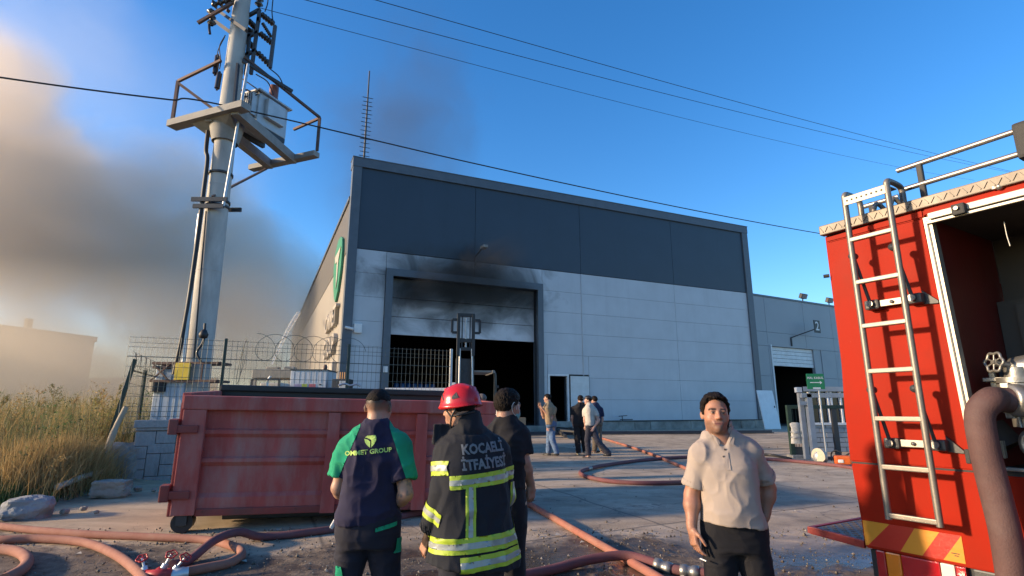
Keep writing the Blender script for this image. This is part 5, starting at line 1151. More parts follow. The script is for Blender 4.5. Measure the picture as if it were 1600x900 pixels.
# reflective vest hung on the gate
vp_ = gl(1245.5, 660, Yg+.38); vb = gl(1245.5, 693, Yg+.38); hv = vp_.z-vb.z
vest = thing('safety_vest', 'white sleeveless safety vest hanging on the dark green gate', 'vest', gp+vb)
M_vest = mat('white_mesh_cloth', (.56, .53, .46), .85, var=.15, scale=30)
mb = MB(); n = 18; prof = [(0, .15, .06), (.25, .14, .055), (.6, .13, .05), (.72, .12, .05), (.86, .15, .05), (.95, .15, .04), (1.0, .07, .03)]; vs = []
for t_, wx, wy in prof:
    for i in range(n): an = 2*math.pi*i/n; k = 1+.10*math.sin(5*an+t_*3); vs.append((wx*math.cos(an)*k, wy*math.sin(an)*k, hv*t_))
mb.add(vs, [(j*n+i, j*n+(i+1) % n, (j+1)*n+(i+1) % n, (j+1)*n+i) for j in range(len(prof)-1) for i in range(n)], True); mb.build('cloth', M_vest, vest)
for z in (.3, .55): MB().lathe([(.145, hv*z-.02), (.148, hv*z+.02)], n=n).build('reflective_band', M_steel, vest)
# sign with arrow
sp_ = yb(1280, 14.9); sg = thing('arrow_sign', 'green rectangular sign reading MAL KABUL with a white arrow pointing right', 'sign', sp_)
sl = lambda px, py: V(at(px, py, 14.9))-sp_
a, b = sl(1261.5, 608), sl(1286, 584); M_sg = mat('sign_green', (.015, .20, .075), .5, var=.06)
MB().bbox((a.x, -.02, a.z), (b.x, .0, b.z), .004).build('panel', M_sg, sg)
cxs, czs, wsg, hsg = (a.x+b.x)/2, (a.z+b.z)/2, b.x-a.x, b.z-a.z
text_obj('lettering', 'MAL KABUL', .083, Matrix.Translation((cxs, -.0225, czs+hsg*.22)) @ Matrix.Rotation(R(90), 4, 'X'), M_white, sg, .001, .001)
mb = MB(); mb.bar((cxs-.15, -.0225, czs-.03), (cxs+.12, -.0225, czs-.03), .004, .022); mb.prism([(cxs+.11, -.0235, czs-.075), (cxs+.17, -.0235, czs-.03), (cxs+.11, -.0235, czs+.015)], (0, .002, 0)); mb.build('arrow', M_white, sg)
MB().box((cxs-.09, -.0235, a.z+.005), (cxs+.11, -.021, a.z+.045)).build('sticker', M_white, sg)
MB().cyl((cxs+.08, .02, 0), (cxs+.08, .02, b.z), .022, n=8).build('post', M_steel, sg)
# gate house
gh = yb(1300, 17.2); GH = thing('gate_house', 'small grey gate house with a white window over a brick faced lower wall', 'building', gh, R(6))
def hl(px, py): p = at(px, py, 17.2); return ((p[0]-gh.x), p[2]-gh.z)
wx0, wz0_ = hl(1266, 662); wx1, wz1_ = hl(1318, 622); hx1 = 2.6
foot = lambda y0, z0: [(wx0-.15+.75*y0, y0, z0), (hx1, y0, z0), (hx1, 2.5, z0), (wx0+1.75, 2.5, z0)]
MB().prism(foot(.06, 0), (0, 0, wz0_-.03)).build('lower_wall', M_mortar, GH)
zz = 0.; rr_ = 0
while zz < wz0_-.12:
    x = wx0-.15-(.2 if rr_ % 2 else 0)
    while x < 1.3:
        MB().bbox((max(x, wx0-.15)+.008, .03-random.uniform(0, .008), zz+.008), (x+.392, .08, zz+.132), .006).build('brick', M_ax, GH); x += .4
    zz += .14; rr_ += 1
M_glass, gnt, gpn = new_mat('dark_glass'); gpn.inputs['Base Color'].default_value = (.02, .025, .03, 1); gpn.inputs['Roughness'].default_value = .05
MB().box((wx0-.1, .10, wz0_), (hx1, .12, wz1_+.2)).build('pane', M_glass, GH)
MB().bbox((wx0-.2, -.03, wz0_-.04), (hx1, .12, wz0_+.03), .008).build('sill', M_white, GH)
for px in (1266, 1283, 1297, 1302, 1318): x, _ = hl(px, 640); MB().bbox((x-.03, .02, wz0_), (x+.03, .11, wz1_+.2), .006).build('window_frame', M_white, GH)
MB().prism(foot(-.05, wz1_+.2), (0, 0, .14)).build('roof', M_gatef, GH)
MB().bbox((hx1, .05, 0), (hx1+.2, 2.5, wz1_+.2), .01).build('side_wall', M_ax, GH)
# cut-off saw on the ground
cs = gnd(1300, 727); CS = thing('cutoff_saw', 'orange cut off saw with beige blade guard lying beside the fire engine', 'saw', cs, R(-20))
M_org = mat('saw_orange', (.55, .11, .02), .4, var=.1); M_bei = mat('guard_beige', (.46, .41, .31), .5, var=.12, grime=(.2, .18, .15), gamt=.4)
MB().prism([(-.25+.2*math.cos(a)*(1 if math.sin(a) > -.3 else .8), -.045, .2+.2*max(math.sin(a), -.55)) for a in np.linspace(0, 6.283, 26)[:-1]], (0, .09, 0), Matrix.Translation((-.25, 0, 0)) @ Matrix.Rotation(R(-50), 4, 'Z') @ Matrix.Translation((.25, 0, 0))).build('blade_guard', M_bei, CS)
MB().lathe([(0, -.004), (.165, -.004), (.165, .004), (0, .004)], (-.24, -.02, .16), (.35, 1, .1), 24).build('blade', M_steel, CS)
MB().bbox((.05, -.12, .03), (.42, .12, .24), .05).build('engine_body', M_org, CS); MB().bbox((-.2, -.04, .13), (.1, .04, .2), .02).build('arm', M_darksteel, CS)
MB().bbox((.12, -.135, .07), (.24, -.11, .15), .02).build('starter_cover', M_white, CS)
MB().tube(smooth_path([(.02, .1, .1), (.04, .12, .28), (.14, .1, .34), (.26, .08, .3)], 6), .016, 8).tube(smooth_path([(.3, 0, .22), (.45, 0, .3), (.6, 0, .2), (.45, 0, .08)], 6), .02, 8).build('handle', M_blk, CS)
MB().bbox((.4, -.08, .03), (.62, .08, .13), .03).build('rear_grip', M_blk, CS)
# ------------------------------------------------------------------ people: smooth-union distance fields turned into one continuous surface each
def _hash(i, j, k):
    n = (i*374761393+j*668265263+k*2147483647*0+k*1274126177) & 0xffffffff
    n = ((n ^ (n >> 13))*1274126177) & 0xffffffff
    return ((n ^ (n >> 16)) & 0xffff)/65535.
def vnoise(P):
    I = np.floor(P).astype(np.int64); F = P-I; F = F*F*(3-2*F); r = 0
    for a in (0, 1):
        for b in (0, 1):
            for c in (0, 1):
                w = (F[:, 0] if a else 1-F[:, 0])*(F[:, 1] if b else 1-F[:, 1])*(F[:, 2] if c else 1-F[:, 2])
                r = r+w*_hash(I[:, 0]+a, I[:, 1]+b, I[:, 2]+c)
    return r
class Field:
    def __init__(s, lo, hi, h):
        s.h = h; s.lo = np.array(lo, float); n = np.ceil((np.array(hi)-s.lo)/h).astype(int)+1
        s.ax = [s.lo[i]+h*np.arange(n[i]) for i in range(3)]; s.D = np.full(n, .5, np.float32)
    def _sub(s, lo, hi, m):
        sl = []
        for i in range(3):
            a = max(0, int((lo[i]-m-s.lo[i])/s.h)); b = min(len(s.ax[i]), int((hi[i]+m-s.lo[i])/s.h)+2)
            if b <= a: return None
            sl.append(slice(a, b))
        return tuple(sl), s.ax[0][sl[0]][:, None, None], s.ax[1][sl[1]][None, :, None], s.ax[2][sl[2]][None, None, :]
    def _put(s, sl, d, k, op='u'):
        A = s.D[sl]
        if op == 'u':
            if k > 0: hh = np.maximum(k-np.abs(A-d), 0)/k; s.D[sl] = np.minimum(A, d)-hh*hh*k*.25
            else: s.D[sl] = np.minimum(A, d)
        else:
            d = -d
            if k > 0: hh = np.maximum(k-np.abs(A-d), 0)/k; s.D[sl] = np.maximum(A, d)+hh*hh*k*.25
            else: s.D[sl] = np.maximum(A, d)
    def cone(s, a, b, ra, rb=None, k=.02, op='u', flat=None):
        rb = ra if rb is None else rb; a = np.array(a, float); b = np.array(b, float); R_ = max(ra, rb)
        q = s._sub(np.minimum(a, b)-R_, np.maximum(a, b)+R_, k+.02)
        if q is None: return s
        sl, X, Y, Z = q; ba = b-a; L2 = max(ba@ba, 1e-9)
        t = np.clip(((X-a[0])*ba[0]+(Y-a[1])*ba[1]+(Z-a[2])*ba[2])/L2, 0, 1)
        d = np.sqrt((X-a[0]-t*ba[0])**2+(Y-a[1]-t*ba[1])**2+(Z-a[2]-t*ba[2])**2)-(ra+t*(rb-ra))
        s._put(sl, d, k, op); return s
    def ell(s, c, r, k=.02, M=None, op='u'):
        c = np.array(c, float); r = np.array(r, float); R_ = r.max(); q = s._sub(c-R_, c+R_, k+.02)
        if q is None: return s
        sl, X, Y, Z = q; x, y, z = X-c[0], Y-c[1], Z-c[2]
        if M is not None: x, y, z = (M[0, 0]*x+M[1, 0]*y+M[2, 0]*z, M[0, 1]*x+M[1, 1]*y+M[2, 1]*z, M[0, 2]*x+M[1, 2]*y+M[2, 2]*z)
        k0 = np.sqrt((x/r[0])**2+(y/r[1])**2+(z/r[2])**2); k1 = np.sqrt((x/r[0]**2)**2+(y/r[1]**2)**2+(z/r[2]**2)**2)+1e-6
        s._put(sl, k0*(k0-1)/k1, k, op); return s
    def rbox(s, c, hs, r, k=.01, M=None, op='u'):
        c = np.array(c, float); R_ = np.linalg.norm(hs)+r; q = s._sub(c-R_, c+R_, k+.01)
        if q is None: return s
        sl, X, Y, Z = q; x, y, z = X-c[0], Y-c[1], Z-c[2]
        if M is not None: x, y, z = (M[0, 0]*x+M[1, 0]*y+M[2, 0]*z, M[0, 1]*x+M[1, 1]*y+M[2, 1]*z, M[0, 2]*x+M[1, 2]*y+M[2, 2]*z)
        qx, qy, qz = np.abs(x)-hs[0], np.abs(y)-hs[1], np.abs(z)-hs[2]
        d = np.sqrt(np.maximum(qx, 0)**2+np.maximum(qy, 0)**2+np.maximum(qz, 0)**2)+np.minimum(np.maximum(qx, np.maximum(qy, qz)), 0)-r
        s._put(sl, d, k, op); return s
    def loft(s, prof, k=.03, e=2.3, grow=0.):          # rows of (z, rx, ry, cx, cy)
        pr = np.array(prof, float); pr = pr[np.argsort(pr[:, 0])]; z0, z1 = pr[0, 0], pr[-1, 0]
        R_ = max(pr[:, 1].max(), pr[:, 2].max())+grow
        q = s._sub((pr[:, 3].min()-R_, pr[:, 4].min()-R_, z0-grow), (pr[:, 3].max()+R_, pr[:, 4].max()+R_, z1+grow), k+.02)
        if q is None: return s
        sl, X, Y, Z = q; z = np.clip(Z.ravel(), z0, z1)
        f = lambda i: np.interp(z, pr[:, 0], pr[:, i])[None, None, :]
        rx, ry, cx, cy = f(1)+grow, f(2)+grow, f(3), f(4)
        u = (np.abs((X-cx)/rx)**e+np.abs((Y-cy)/ry)**e)**(1/e)
        d = (u-1)*np.minimum(rx, ry); dz = np.maximum(Z-z1-grow, z0-grow-Z)
        s._put(sl, np.maximum(d, dz), k); return s
    def coords(s): return s.ax[0][:, None, None], s.ax[1][None, :, None], s.ax[2][None, None, :]
    def cut(s, f): s.D = np.maximum(s.D, f(*s.coords()).astype(np.float32)); return s
    def minus(s, o, off=0.): s.D = np.maximum(s.D, -(o.D+off)); return s
    def copy(s, off=0.): c = Field.__new__(Field); c.h, c.lo, c.ax = s.h, s.lo, s.ax; c.D = s.D-off; return c
    def mesh(s):
        D = s.D.copy(); D[0] = D[-1] = .1; D[:, 0] = D[:, -1] = .1; D[:, :, 0] = D[:, :, -1] = .1
        S_ = D < 0; cnt = np.zeros(np.array(D.shape)-1, np.int8)
        for a in (0, 1):
            for b in (0, 1):
                for c in (0, 1): cnt += S_[a:D.shape[0]-1+a, b:D.shape[1]-1+b, c:D.shape[2]-1+c]
        act = (cnt > 0) & (cnt < 8); I = np.nonzero(act); n = len(I[0]); idx = np.full(act.shape, -1, np.int32); idx[act] = np.arange(n)
        C_ = [(a, b, c) for a in (0, 1) for b in (0, 1) for c in (0, 1)]
        val = {c: D[I[0]+c[0], I[1]+c[1], I[2]+c[2]] for c in C_}; acc = np.zeros((n, 3)); m = np.zeros(n)
        for a in C_:
            for ax in range(3):
                if a[ax]: continue
                b = list(a); b[ax] = 1; b = tuple(b); va, vb = val[a], val[b]; k = (va < 0) != (vb < 0)
                t = np.where(k, va/np.where(k, va-vb, 1), 0)
                for j in range(3): acc[:, j] += np.where(k, a[j]+(t if j == ax else 0), 0)
                m += k
        vs = (np.stack(I, 1)+acc/m[:, None])*s.h+s.lo; Q = []
        for ax in range(3):
            sl0 = [slice(None)]*3; sl1 = [slice(None)]*3; sl0[ax] = slice(0, -1); sl1[ax] = slice(1, None)
            a, b = S_[tuple(sl0)], S_[tuple(sl1)]; e = np.nonzero(a != b); fl = a[e]; u, v = (ax+1) % 3, (ax+2) % 3
            def cell(du, dv):
                p = [e[0], e[1], e[2]]; p[u] = p[u]-du; p[v] = p[v]-dv; return idx[p[0], p[1], p[2]]
            q = np.stack([cell(1, 1), cell(0, 1), cell(0, 0), cell(1, 0)], 1); q[~fl] = q[~fl][:, ::-1]; Q.append(q)
        return vs, np.concatenate(Q)
def npmesh(name, vs, Q, m, parent, colors=None, wr=None):
    me = bpy.data.meshes.new(name); me.vertices.add(len(vs)); me.vertices.foreach_set('co', np.asarray(vs, np.float32).ravel())
    me.loops.add(Q.size); me.loops.foreach_set('vertex_index', Q.astype(np.int32).ravel()); me.polygons.add(len(Q)); me.polygons.foreach_set('loop_start', np.arange(0, Q.size, 4, dtype=np.int32))
    me.polygons.foreach_set('use_smooth', np.ones(len(Q), bool)); me.update(calc_edges=True)
    if wr is not None:
        N = np.zeros(len(vs)*3, np.float32); me.vertices.foreach_get('normal', N); vs = vs+N.reshape(-1, 3)*wr(vs)[:, None]; me.vertices.foreach_set('co', np.asarray(vs, np.float32).ravel()); me.update()
    if colors is not None:
        a = me.attributes.new('Col', 'FLOAT_COLOR', 'POINT'); c = np.ones((len(vs), 4), np.float32); c[:, :3] = colors; a.data.foreach_set('color', c.ravel())
    me.materials.append(m); o = bpy.data.objects.new(name, me); link(o, parent); return o
def wrinkle(amp, sx=5., sz=4., seed=0., fine=.35, lo=None):
    def f(P):
        Q = P+np.array([seed, seed*.3, seed*.7]); w = .25*np.stack([vnoise(Q*7), vnoise(Q*7+9), vnoise(Q*7+17)], 1)
        n1 = vnoise((Q+w*.35)*np.array([sx, sx, sz])*1.6); n2 = vnoise((Q+w*.2)*np.array([sx, sx, sz])*4.2+31)
        r = (1-np.abs(2*n1-1))**2-.4+fine*((1-np.abs(2*n2-1))**1.5-.45)
        k = 1. if lo is None else np.interp(P[:, 2], lo[0], lo[1])
        return amp*r*k
    return f
# materials of people
def col_mat(name, rough=.6, sss=0., bump=.1, bscale=300, spec=.4):
    m, nt, p = new_mat(name); a = nt.nodes.new('ShaderNodeAttribute'); a.attribute_name = 'Col'; co = coords(nt)
    v = ramp(nt, noise(nt, co, 22, 5, .6), [(.3, .90), (.7, 1.06)]); nt.links.new(mix(nt, 1., a.outputs['Color'], v, 'MULTIPLY'), p.inputs['Base Color'])
    p.inputs['Roughness'].default_value = rough; p.inputs['Specular IOR Level'].default_value = spec
    if sss: p.inputs['Subsurface Weight'].default_value = sss; p.inputs['Subsurface Radius'].default_value = (.012, .005, .003); p.inputs['Subsurface Scale'].default_value = .6
    bumpn(nt, p, noise(nt, co, bscale, 2), bump, .002); return m
M_skin = col_mat('skin', .5, .12, .12, 220)
def cloth(name, c, var=.12, rough=.85, bump=.25, bs=260, grime=None):
    m = mat(name, c, rough, 0, var, 9, bump, bs, grime=grime, gamt=.3, gscale=7, bdist=.003, spec=.25)
    m.node_tree.nodes['Principled BSDF'].inputs['Sheen Weight'].default_value = .04; return m
M_hair = mat('dark_hair', (.012, .0085, .007), .6, 0, .6, 70, .9, 190, bdist=.008, spec=.12, sc3=(1, .35, .5))
M_shoe = mat('black_shoe', (.02, .02, .022), .5); M_sole = mat('shoe_sole', (.45, .43, .40), .7)
def rotz(a): c, s_ = math.cos(a), math.sin(a); return np.array([[c, -s_, 0], [s_, c, 0], [0, 0, 1.]])
def rotx(a): c, s_ = math.cos(a), math.sin(a); return np.array([[1, 0, 0], [0, c, -s_], [0, s_, c]])
def roty(a): c, s_ = math.cos(a), math.sin(a); return np.array([[c, 0, s_], [0, 1, 0], [-s_, 0, c]])
unit = lambda v: np.array(v, float)/max(1e-9, np.linalg.norm(v))

class Person:
    def __init__(s, label, px, Y, rz=0., sc=1., h=.006, group=None, bulk=1., lean=(0, 0)):
        b = at(px, 640, Y); s.base = np.array([b[0], b[1], gz(0, b[1])]); s.rz = rz; s.Ri = rotz(-rz); s.Y = Y; s.h = h; s.sc = sc; s.bulk = bulk; s.lean = lean
        s.root = thing('person', label, 'person', s.base, rz, group)
        k = sc; B_ = bulk
        s.J = {}
        for sg, nm in ((-1, 'L'), (1, 'R')):
            s.J['sh'+nm] = np.array([sg*.185*k*(.6+.4*B_), 0, 1.415*k]); s.J['el'+nm] = np.array([sg*.235*k, -.02, 1.13*k]); s.J['wr'+nm] = np.array([sg*.245*k, .05, .88*k])
            s.J['hip'+nm] = np.array([sg*.085*k, 0, .92*k]); s.J['kn'+nm] = np.array([sg*.10*k, .02, .50*k]); s.J['an'+nm] = np.array([sg*.11*k, -.02, .085*k])
            s.J['toe'+nm] = np.array([sg*.13*k, .15*k, .03])
        s.hc = np.array([0, .02, 1.635*k]); s.hr = np.eye(3); s.fing = {'L': .5, 'R': .5}; s.hn = {}; s.hd = {}
        s.skin = (.36, .195, .135); s.neckb = np.array([0, -.015, 1.455*k])
        s.bodyprof = [(.82, .150, .11, 0, 0), (.95, .165, .112, 0, 0), (1.08, .145, .10, 0, .0), (1.2, .15, .105, 0, 0), (1.31, .150, .108, 0, 0), (1.39, .115, .08, 0, -.008), (1.45, .065, .055, 0, -.012)]
        s.bodyprof = [(z*k, rx*k*B_, ry*k*B_, cx, cy) for z, rx, ry, cx, cy in s.bodyprof]
    def px(s, x, y, dy=0.): return s.Ri @ (at(x, y, s.Y+dy)-s.base)
    def set(s, **kw):
        for n, v in kw.items():
            s.J[n] = s.px(*v) if len(v) in (2, 3) and max(abs(v[0]), abs(v[1])) > 5 else np.array(v, float)
        return s
    def bounds(s, m=.12):
        P = np.array(list(s.J.values())+[s.hc+np.array([0, 0, .16]), s.hc]); return P.min(0)-m-np.array([.06, .08, 0]), P.max(0)+m+np.array([.06, .08, -.05])
    def head(s, F, grow=0., face=True):
        k = s.sc; M = s.hr; c = s.hc; T = lambda p: c+M @ (np.array(p)*k); g = grow
        F.ell(T((0, -.012, .025)), np.array((.075, .094, .083))*k+g, .02, M)
        F.ell(T((0, .022, -.03)), np.array((.062, .070, .085))*k+g, .03, M)
        F.ell(T((0, .035, -.078)), np.array((.048, .052, .040))*k+g, .03, M)
        if not face: return T
        F.ell(T((0, .078, -.097)), np.array((.018,)*3)*k, .03, M)
        for sg in (-1, 1):
            F.ell(T((sg*.042, .050, -.033)), np.array((.022, .022, .024))*k, .03, M)
            F.ell(T((sg*.031, .099, -.001)), np.array((.019, .016, .012))*k, .012, M, 'd')
            F.ell(T((sg*.031, .0795, -.001)), np.array((.014, .0115, .0105))*k, .004, M)
            F.ell(T((sg*.078, -.008, -.010)), np.array((.009, .020, .031))*k, .008, M @ rotz(sg*.5))
            F.ell(T((sg*.012, .100, -.034)), np.array((.0095,)*3)*k, .008, M)
        F.cone(T((-.036, .080, .017)), T((.036, .080, .017)), .012*k, None, .016)
        F.cone(T((0, .087, .012)), T((0, .110, -.028)), .008*k, .0125*k, .012)
        F.cone(T((-.024, .083, -.061)), T((.024, .083, -.061)), .0078*k, None, .010); F.cone(T((-.020, .084, -.071)), T((.020, .084, -.071)), .008*k, None, .010)
        return T
    def hand(s, F, nm):
        w, e = s.J['wr'+nm], s.J['el'+nm]; k = s.sc; d = unit(s.hd.get(nm, w-e)); sg = -1 if nm == 'L' else 1
        n = np.array(s.hn.get(nm, (sg*1., 0, 0)), float); n = unit(n-d*(n@d))         # back of the hand
        t = np.cross(n, d)*(1); 
        fw = np.array([0, 1., 0]); fw = unit(fw-d*(fw@d)-n*(fw@n)) if abs(fw@t) > .2 else unit(t)   # thumb side
        c = s.fing[nm]; M = np.stack([fw, n, d], 1)
        F.cone(w-d*.02, w+d*.03, .026*k, .027*k, .02)
        F.rbox(w+d*.058*k, np.array((.029, .006, .034))*k, .010*k, .012, M)
        tips = []
        for i, (o, L, r) in enumerate(((.033, .074, .0088), (.011, .083, .009), (-.011, .077, .0087), (-.032, .060, .0078))):
            b = w+d*.094*k+fw*o*k; cu = c*(1+.22*i)-.1; p = b; a = 0.
            for q, (fr, rr) in enumerate(((.45, 1.), (.32, .93), (.26, .84))):
                a += cu*(.55 if q == 0 else .8); dr = unit(d*math.cos(a)-n*math.sin(a)+fw*(.10*(1.5-i)*.5)); p2 = p+dr*L*fr*k; F.cone(p, p2, r*rr*k, r*rr*.93*k, .003); p = p2
            tips.append(p)
        b = w+d*.022*k+fw*.026*k; p1 = b+unit(d*.75+fw*.75-n*.25)*.042*k; p2 = p1+unit(d*.95+fw*.25-n*.4)*.034*k; p3 = p2+unit(d*1.+fw*.0-n*.5)*.026*k
        F.cone(b, p1, .013*k, .0105*k, .010); F.cone(p1, p2, .0102*k, .0095*k, .003); F.cone(p2, p3, .0095*k, .008*k, .003)
        return tips
    def body(s, colorf=None):
        lo, hi = s.bounds(); lo[2] = -.01; F = Field(lo, hi, s.h); J = s.J; k = s.sc; b = s.bulk
        q = s.neckb; s.bodyprof = [(z, rx, ry, cx+q[0]*np.clip((z-.95)/.45, 0, 1), cy+(q[1]+.015)*np.clip((z-.95)/.45, 0, 1)) for z, rx, ry, cx, cy in s.bodyprof]
        F.loft(s.bodyprof, .03, 2.2)
        for nm, sg in (('L', -1), ('R', 1)):
            F.cone(s.neckb+(J['sh'+nm]-s.neckb)*.7, s.neckb+np.array([sg*.035, 0, .015]), .05*k*b, .05*k, .05)
            F.cone(J['sh'+nm], J['sh'+nm]+(J['el'+nm]-J['sh'+nm])*.3, .050*k*b, .050*k*b, .04)
            F.cone(J['sh'+nm]+(J['el'+nm]-J['sh'+nm])*.3, J['el'+nm], .050*k*b, .042*k*b, .02)
            m_ = J['el'+nm]+(J['wr'+nm]-J['el'+nm])*.3; F.cone(J['el'+nm], m_, .042*k*b, .045*k*b, .02); F.cone(m_, J['wr'+nm], .045*k*b, .027*k, .02)
            F.cone(J['hip'+nm], J['kn'+nm], .09*k*b, .058*k*b, .04); mm = J['kn'+nm]+(J['an'+nm]-J['kn'+nm])*.35-np.array([0, .015, 0]); F.cone(J['kn'+nm], mm, .058*k, .056*k, .03); F.cone(mm, J['an'+nm], .056*k, .038*k, .03)
            F.cone(J['an'+nm]+np.array([0, -.02, -.03]), J['toe'+nm]+np.array([0, 0, .01]), .04*k, .028*k, .03)
            s.hand(F, nm)
        F.cone(s.neckb-np.array([0,0,.03]), s.hc+s.hr @ np.array([0, -.018, -.06])*k, .073*k*(.5+.5*b), .061*k, .03)
        T = s.head(F); vs, Q = F.mesh(); C_ = np.tile(np.array(s.skin), (len(vs), 1))
        H_ = ((vs-s.hc) @ s.hr)/k                                             # head-local coordinates
        def tint(mask, c, a): C_[:] = C_*(1-(mask*a)[:, None])+np.array(c)*(mask*a)[:, None]
        sm = lambda x, a, b_: np.clip((x-a)/(b_-a), 0, 1)
        inh = (H_[:, 2] > -.13) & (H_[:, 2] < .15) & (np.abs(H_[:, 0]) < .1) & (np.abs(H_[:, 1]) < .14)
        x, y, z = np.abs(H_[:, 0]), H_[:, 1], H_[:, 2]; fr = inh & (y > .045)
        tint((fr & (z < .06)).astype(float)*sm(.045-np.abs(z+.03), 0, .04)*sm(.05-np.abs(x-.03), 0, .04), (.46, .19, .13), .35)          # cheeks, nose
        if s.stubble: tint((inh & (y > -.01)).astype(float)*sm(-z, .045, .065)*sm(.05+y, 0, .05), (.10, .065, .05), s.stubble); tint((fr & (x < .03)).astype(float)*sm(.009-np.abs(z+.048), 0, .005), (.10, .065, .05), s.stubble*.55)
        br = fr.astype(float)*sm(.0078-np.abs(z-.021+.16*np.maximum(x-.04, 0)-.0), 0, .003)*sm(.024-np.abs(x-.033), 0, .006); tint(br, (.02, .013, .01), .92)
        tint(fr.astype(float)*sm(.0052-np.abs(z+.001), 0, .002)*sm(.013-np.abs(x-.031), 0, .004), (.30, .26, .24), .8)
        tint(fr.astype(float)*sm(.0068-np.hypot(x-.031, z+.0005), 0, .002), (.012, .008, .006), .95)
        tint(fr.astype(float)*sm(.0034-np.abs(z-.0060), 0, .0015)*sm(.016-np.abs(x-.031), 0, .004), (.05, .03, .025), .8)
        tint(fr.astype(float)*sm(.008-np.abs(z+.067), 0, .003)*sm(.028-x, 0, .008), (.24, .085, .07), .8)
        tint(fr.astype(float)*sm(.0022-np.abs(z+.0668), 0, .001)*sm(.027-x, 0, .004), (.08, .03, .025), .85)
        if s.fade is not None:
            zt_, zb_f = s.fade; tint((inh & (y < .055)).astype(float)*sm(z, zb_f, zt_)*sm(.05-y, 0, .02), (.025, .018, .015), .93)
        if s.hline is not None:
            ln = np.interp(y, *s.hline); tint((inh).astype(float)*sm(z-ln+.012*(vnoise(vs*220)-.5), -.013, .004), (.03, .02, .016), .85)
        if colorf: colorf(vs, H_, C_, tint, sm)
        s.bodyF = F; o = npmesh('body', vs, Q, M_skin, s.root, C_); return o
    stubble = .0; fade = None; hline = None
    def hair(s, ys, zs, grow=.010, m=None, noise_=.004, top=.0, corner=.25):
        k = s.sc; lo, hi = s.hc-.17, s.hc+.19; F = Field(lo, hi, max(.0038, s.h*.65)); s.head(F, grow, False); M, c = s.hr, s.hc
        if top: F.ell(c+M @ (np.array((0, .0, .045+top*.5))*k), np.array((.072+top*.3, .092+top*.2, .062+top))*k, .03, M)
        X, Y, Z = F.coords(); hx, hy, hz = [((X-c[0])*M[0, i]+(Y-c[1])*M[1, i]+(Z-c[2])*M[2, i])/k for i in range(3)]
        line = np.interp(hy, ys, zs)+corner*np.maximum(np.abs(hx)-.03, 0)*(hy > .045)
        wob = np.sin(hx*210+hy*70)*.0022+np.sin(hx*95-hz*120+1.3)*.003+np.sin(hy*160+hz*60)*.0025
        F.D = np.maximum(F.D, (line+wob-hz)*.62-grow*.25).astype(np.float32)
        vs, Q = F.mesh(); H_ = ((vs-c) @ M)
        return npmesh('hair', vs, Q, m or M_hair, s.root, None, lambda P: noise_*(1.6*(1-np.abs(2*vnoise(P*np.array([60, 34, 40])+5)-1))-1.)+noise_*1.2*(vnoise(P*np.array([190, 80, 110]))-.5))
    def shirt(s, prof, m, hem, sleeve=.62, r0=.078, r1=.072, neck=(.075, .02), wr=.010, name='shirt', cols=None, neckz=None, vneck=None, loose=.0, fill=True, h=None, e=2.3, seed=1., post=None, sleeves=('L', 'R')):
        h = h or s.h*1.15; lo, hi = s.bounds(.1); lo[2] = hem(0, 0)-.12 if callable(hem) else hem-.06; hi[2] = s.neckb[2]+.16; F = Field(lo, hi, h); k = s.sc; J = s.J
        F.loft([(z*k, rx*k, ry*k, cx, cy) for z, rx, ry, cx, cy in prof], .04, e); F.loft([r_ for r_ in s.bodyprof if r_[0] > .9], .02, 2.2, .009)
        if fill: F.cone(s.neckb-np.array([0, 0, .03]), s.neckb+(s.hc-s.neckb)*.27, .084*k, .070*k, .02)
        X, Y, Z = F.coords()
        for nm, sg in (('L', -1), ('R', 1)):
            if nm not in sleeves: continue
            a, b_, c_ = J['sh'+nm], J['el'+nm], J['wr'+nm]; nk = s.neckb+np.array([sg*.045, .0, .015*k])
            F.cone(nk, nk+(a-nk)*.8+np.array([0, 0, .006]), .058*k, .055*k, .05)
            A_ = F.copy(); A_.D = np.full_like(F.D, .5)
            A_.cone(a, a+(b_-a)*(sleeve if sleeve <= 1 else 1), r0*k, r1*k, .0)
            if sleeve > 1: A_.cone(b_, b_+(c_-b_)*(sleeve-1), r1*k, r1*.92*k, .03)
            p, d = (a+(b_-a)*sleeve, unit(b_-a)) if sleeve <= 1 else (b_+(c_-b_)*(sleeve-1), unit(c_-b_))
            al = (X-p[0])*d[0]+(Y-p[1])*d[1]+(Z-p[2])*d[2]; rad2 = (X-p[0]-al*d[0])**2+(Y-p[1]-al*d[1])**2+(Z-p[2]-al*d[2])**2
            A_.D = np.where((al > -.02) & (rad2 < (r1*k+.06)**2), np.maximum(A_.D, al), A_.D).astype(np.float32)
            kk = .045; w = np.clip(((X-a[0])*unit(b_-a)[0]+(Y-a[1])*unit(b_-a)[1]+(Z-a[2])*unit(b_-a)[2])/.16, 0, 1); kk = .05*(1-w)+.006
            hh = np.maximum(kk-np.abs(F.D-A_.D), 0)/kk; F.D = (np.minimum(F.D, A_.D)-hh*hh*kk*.25).astype(np.float32)
            G_ = F.copy(); G_.D = np.full_like(F.D, .5); G_.cone(p-d*.03, p+d*.05, (r1-.011)*k, (r1-.009)*k, .0)
            F.D = np.where(rad2 < (r1*k)**2, np.maximum(F.D, -G_.D), F.D).astype(np.float32)
        X, Y, Z = F.coords(); hz = hem(X, Y) if callable(hem) else hem; F.D = np.maximum(F.D, hz-Z).astype(np.float32)
        nc = s.neckb+np.array([0, neck[1], .092*k]); F.cone(nc+np.array([0, 0, .1]), nc-np.array([0, 0, .030]), neck[0]*k, neck[0]*.92*k, .006, 'd')
        if vneck: vneck(F, s)
        if post: post(F, s)
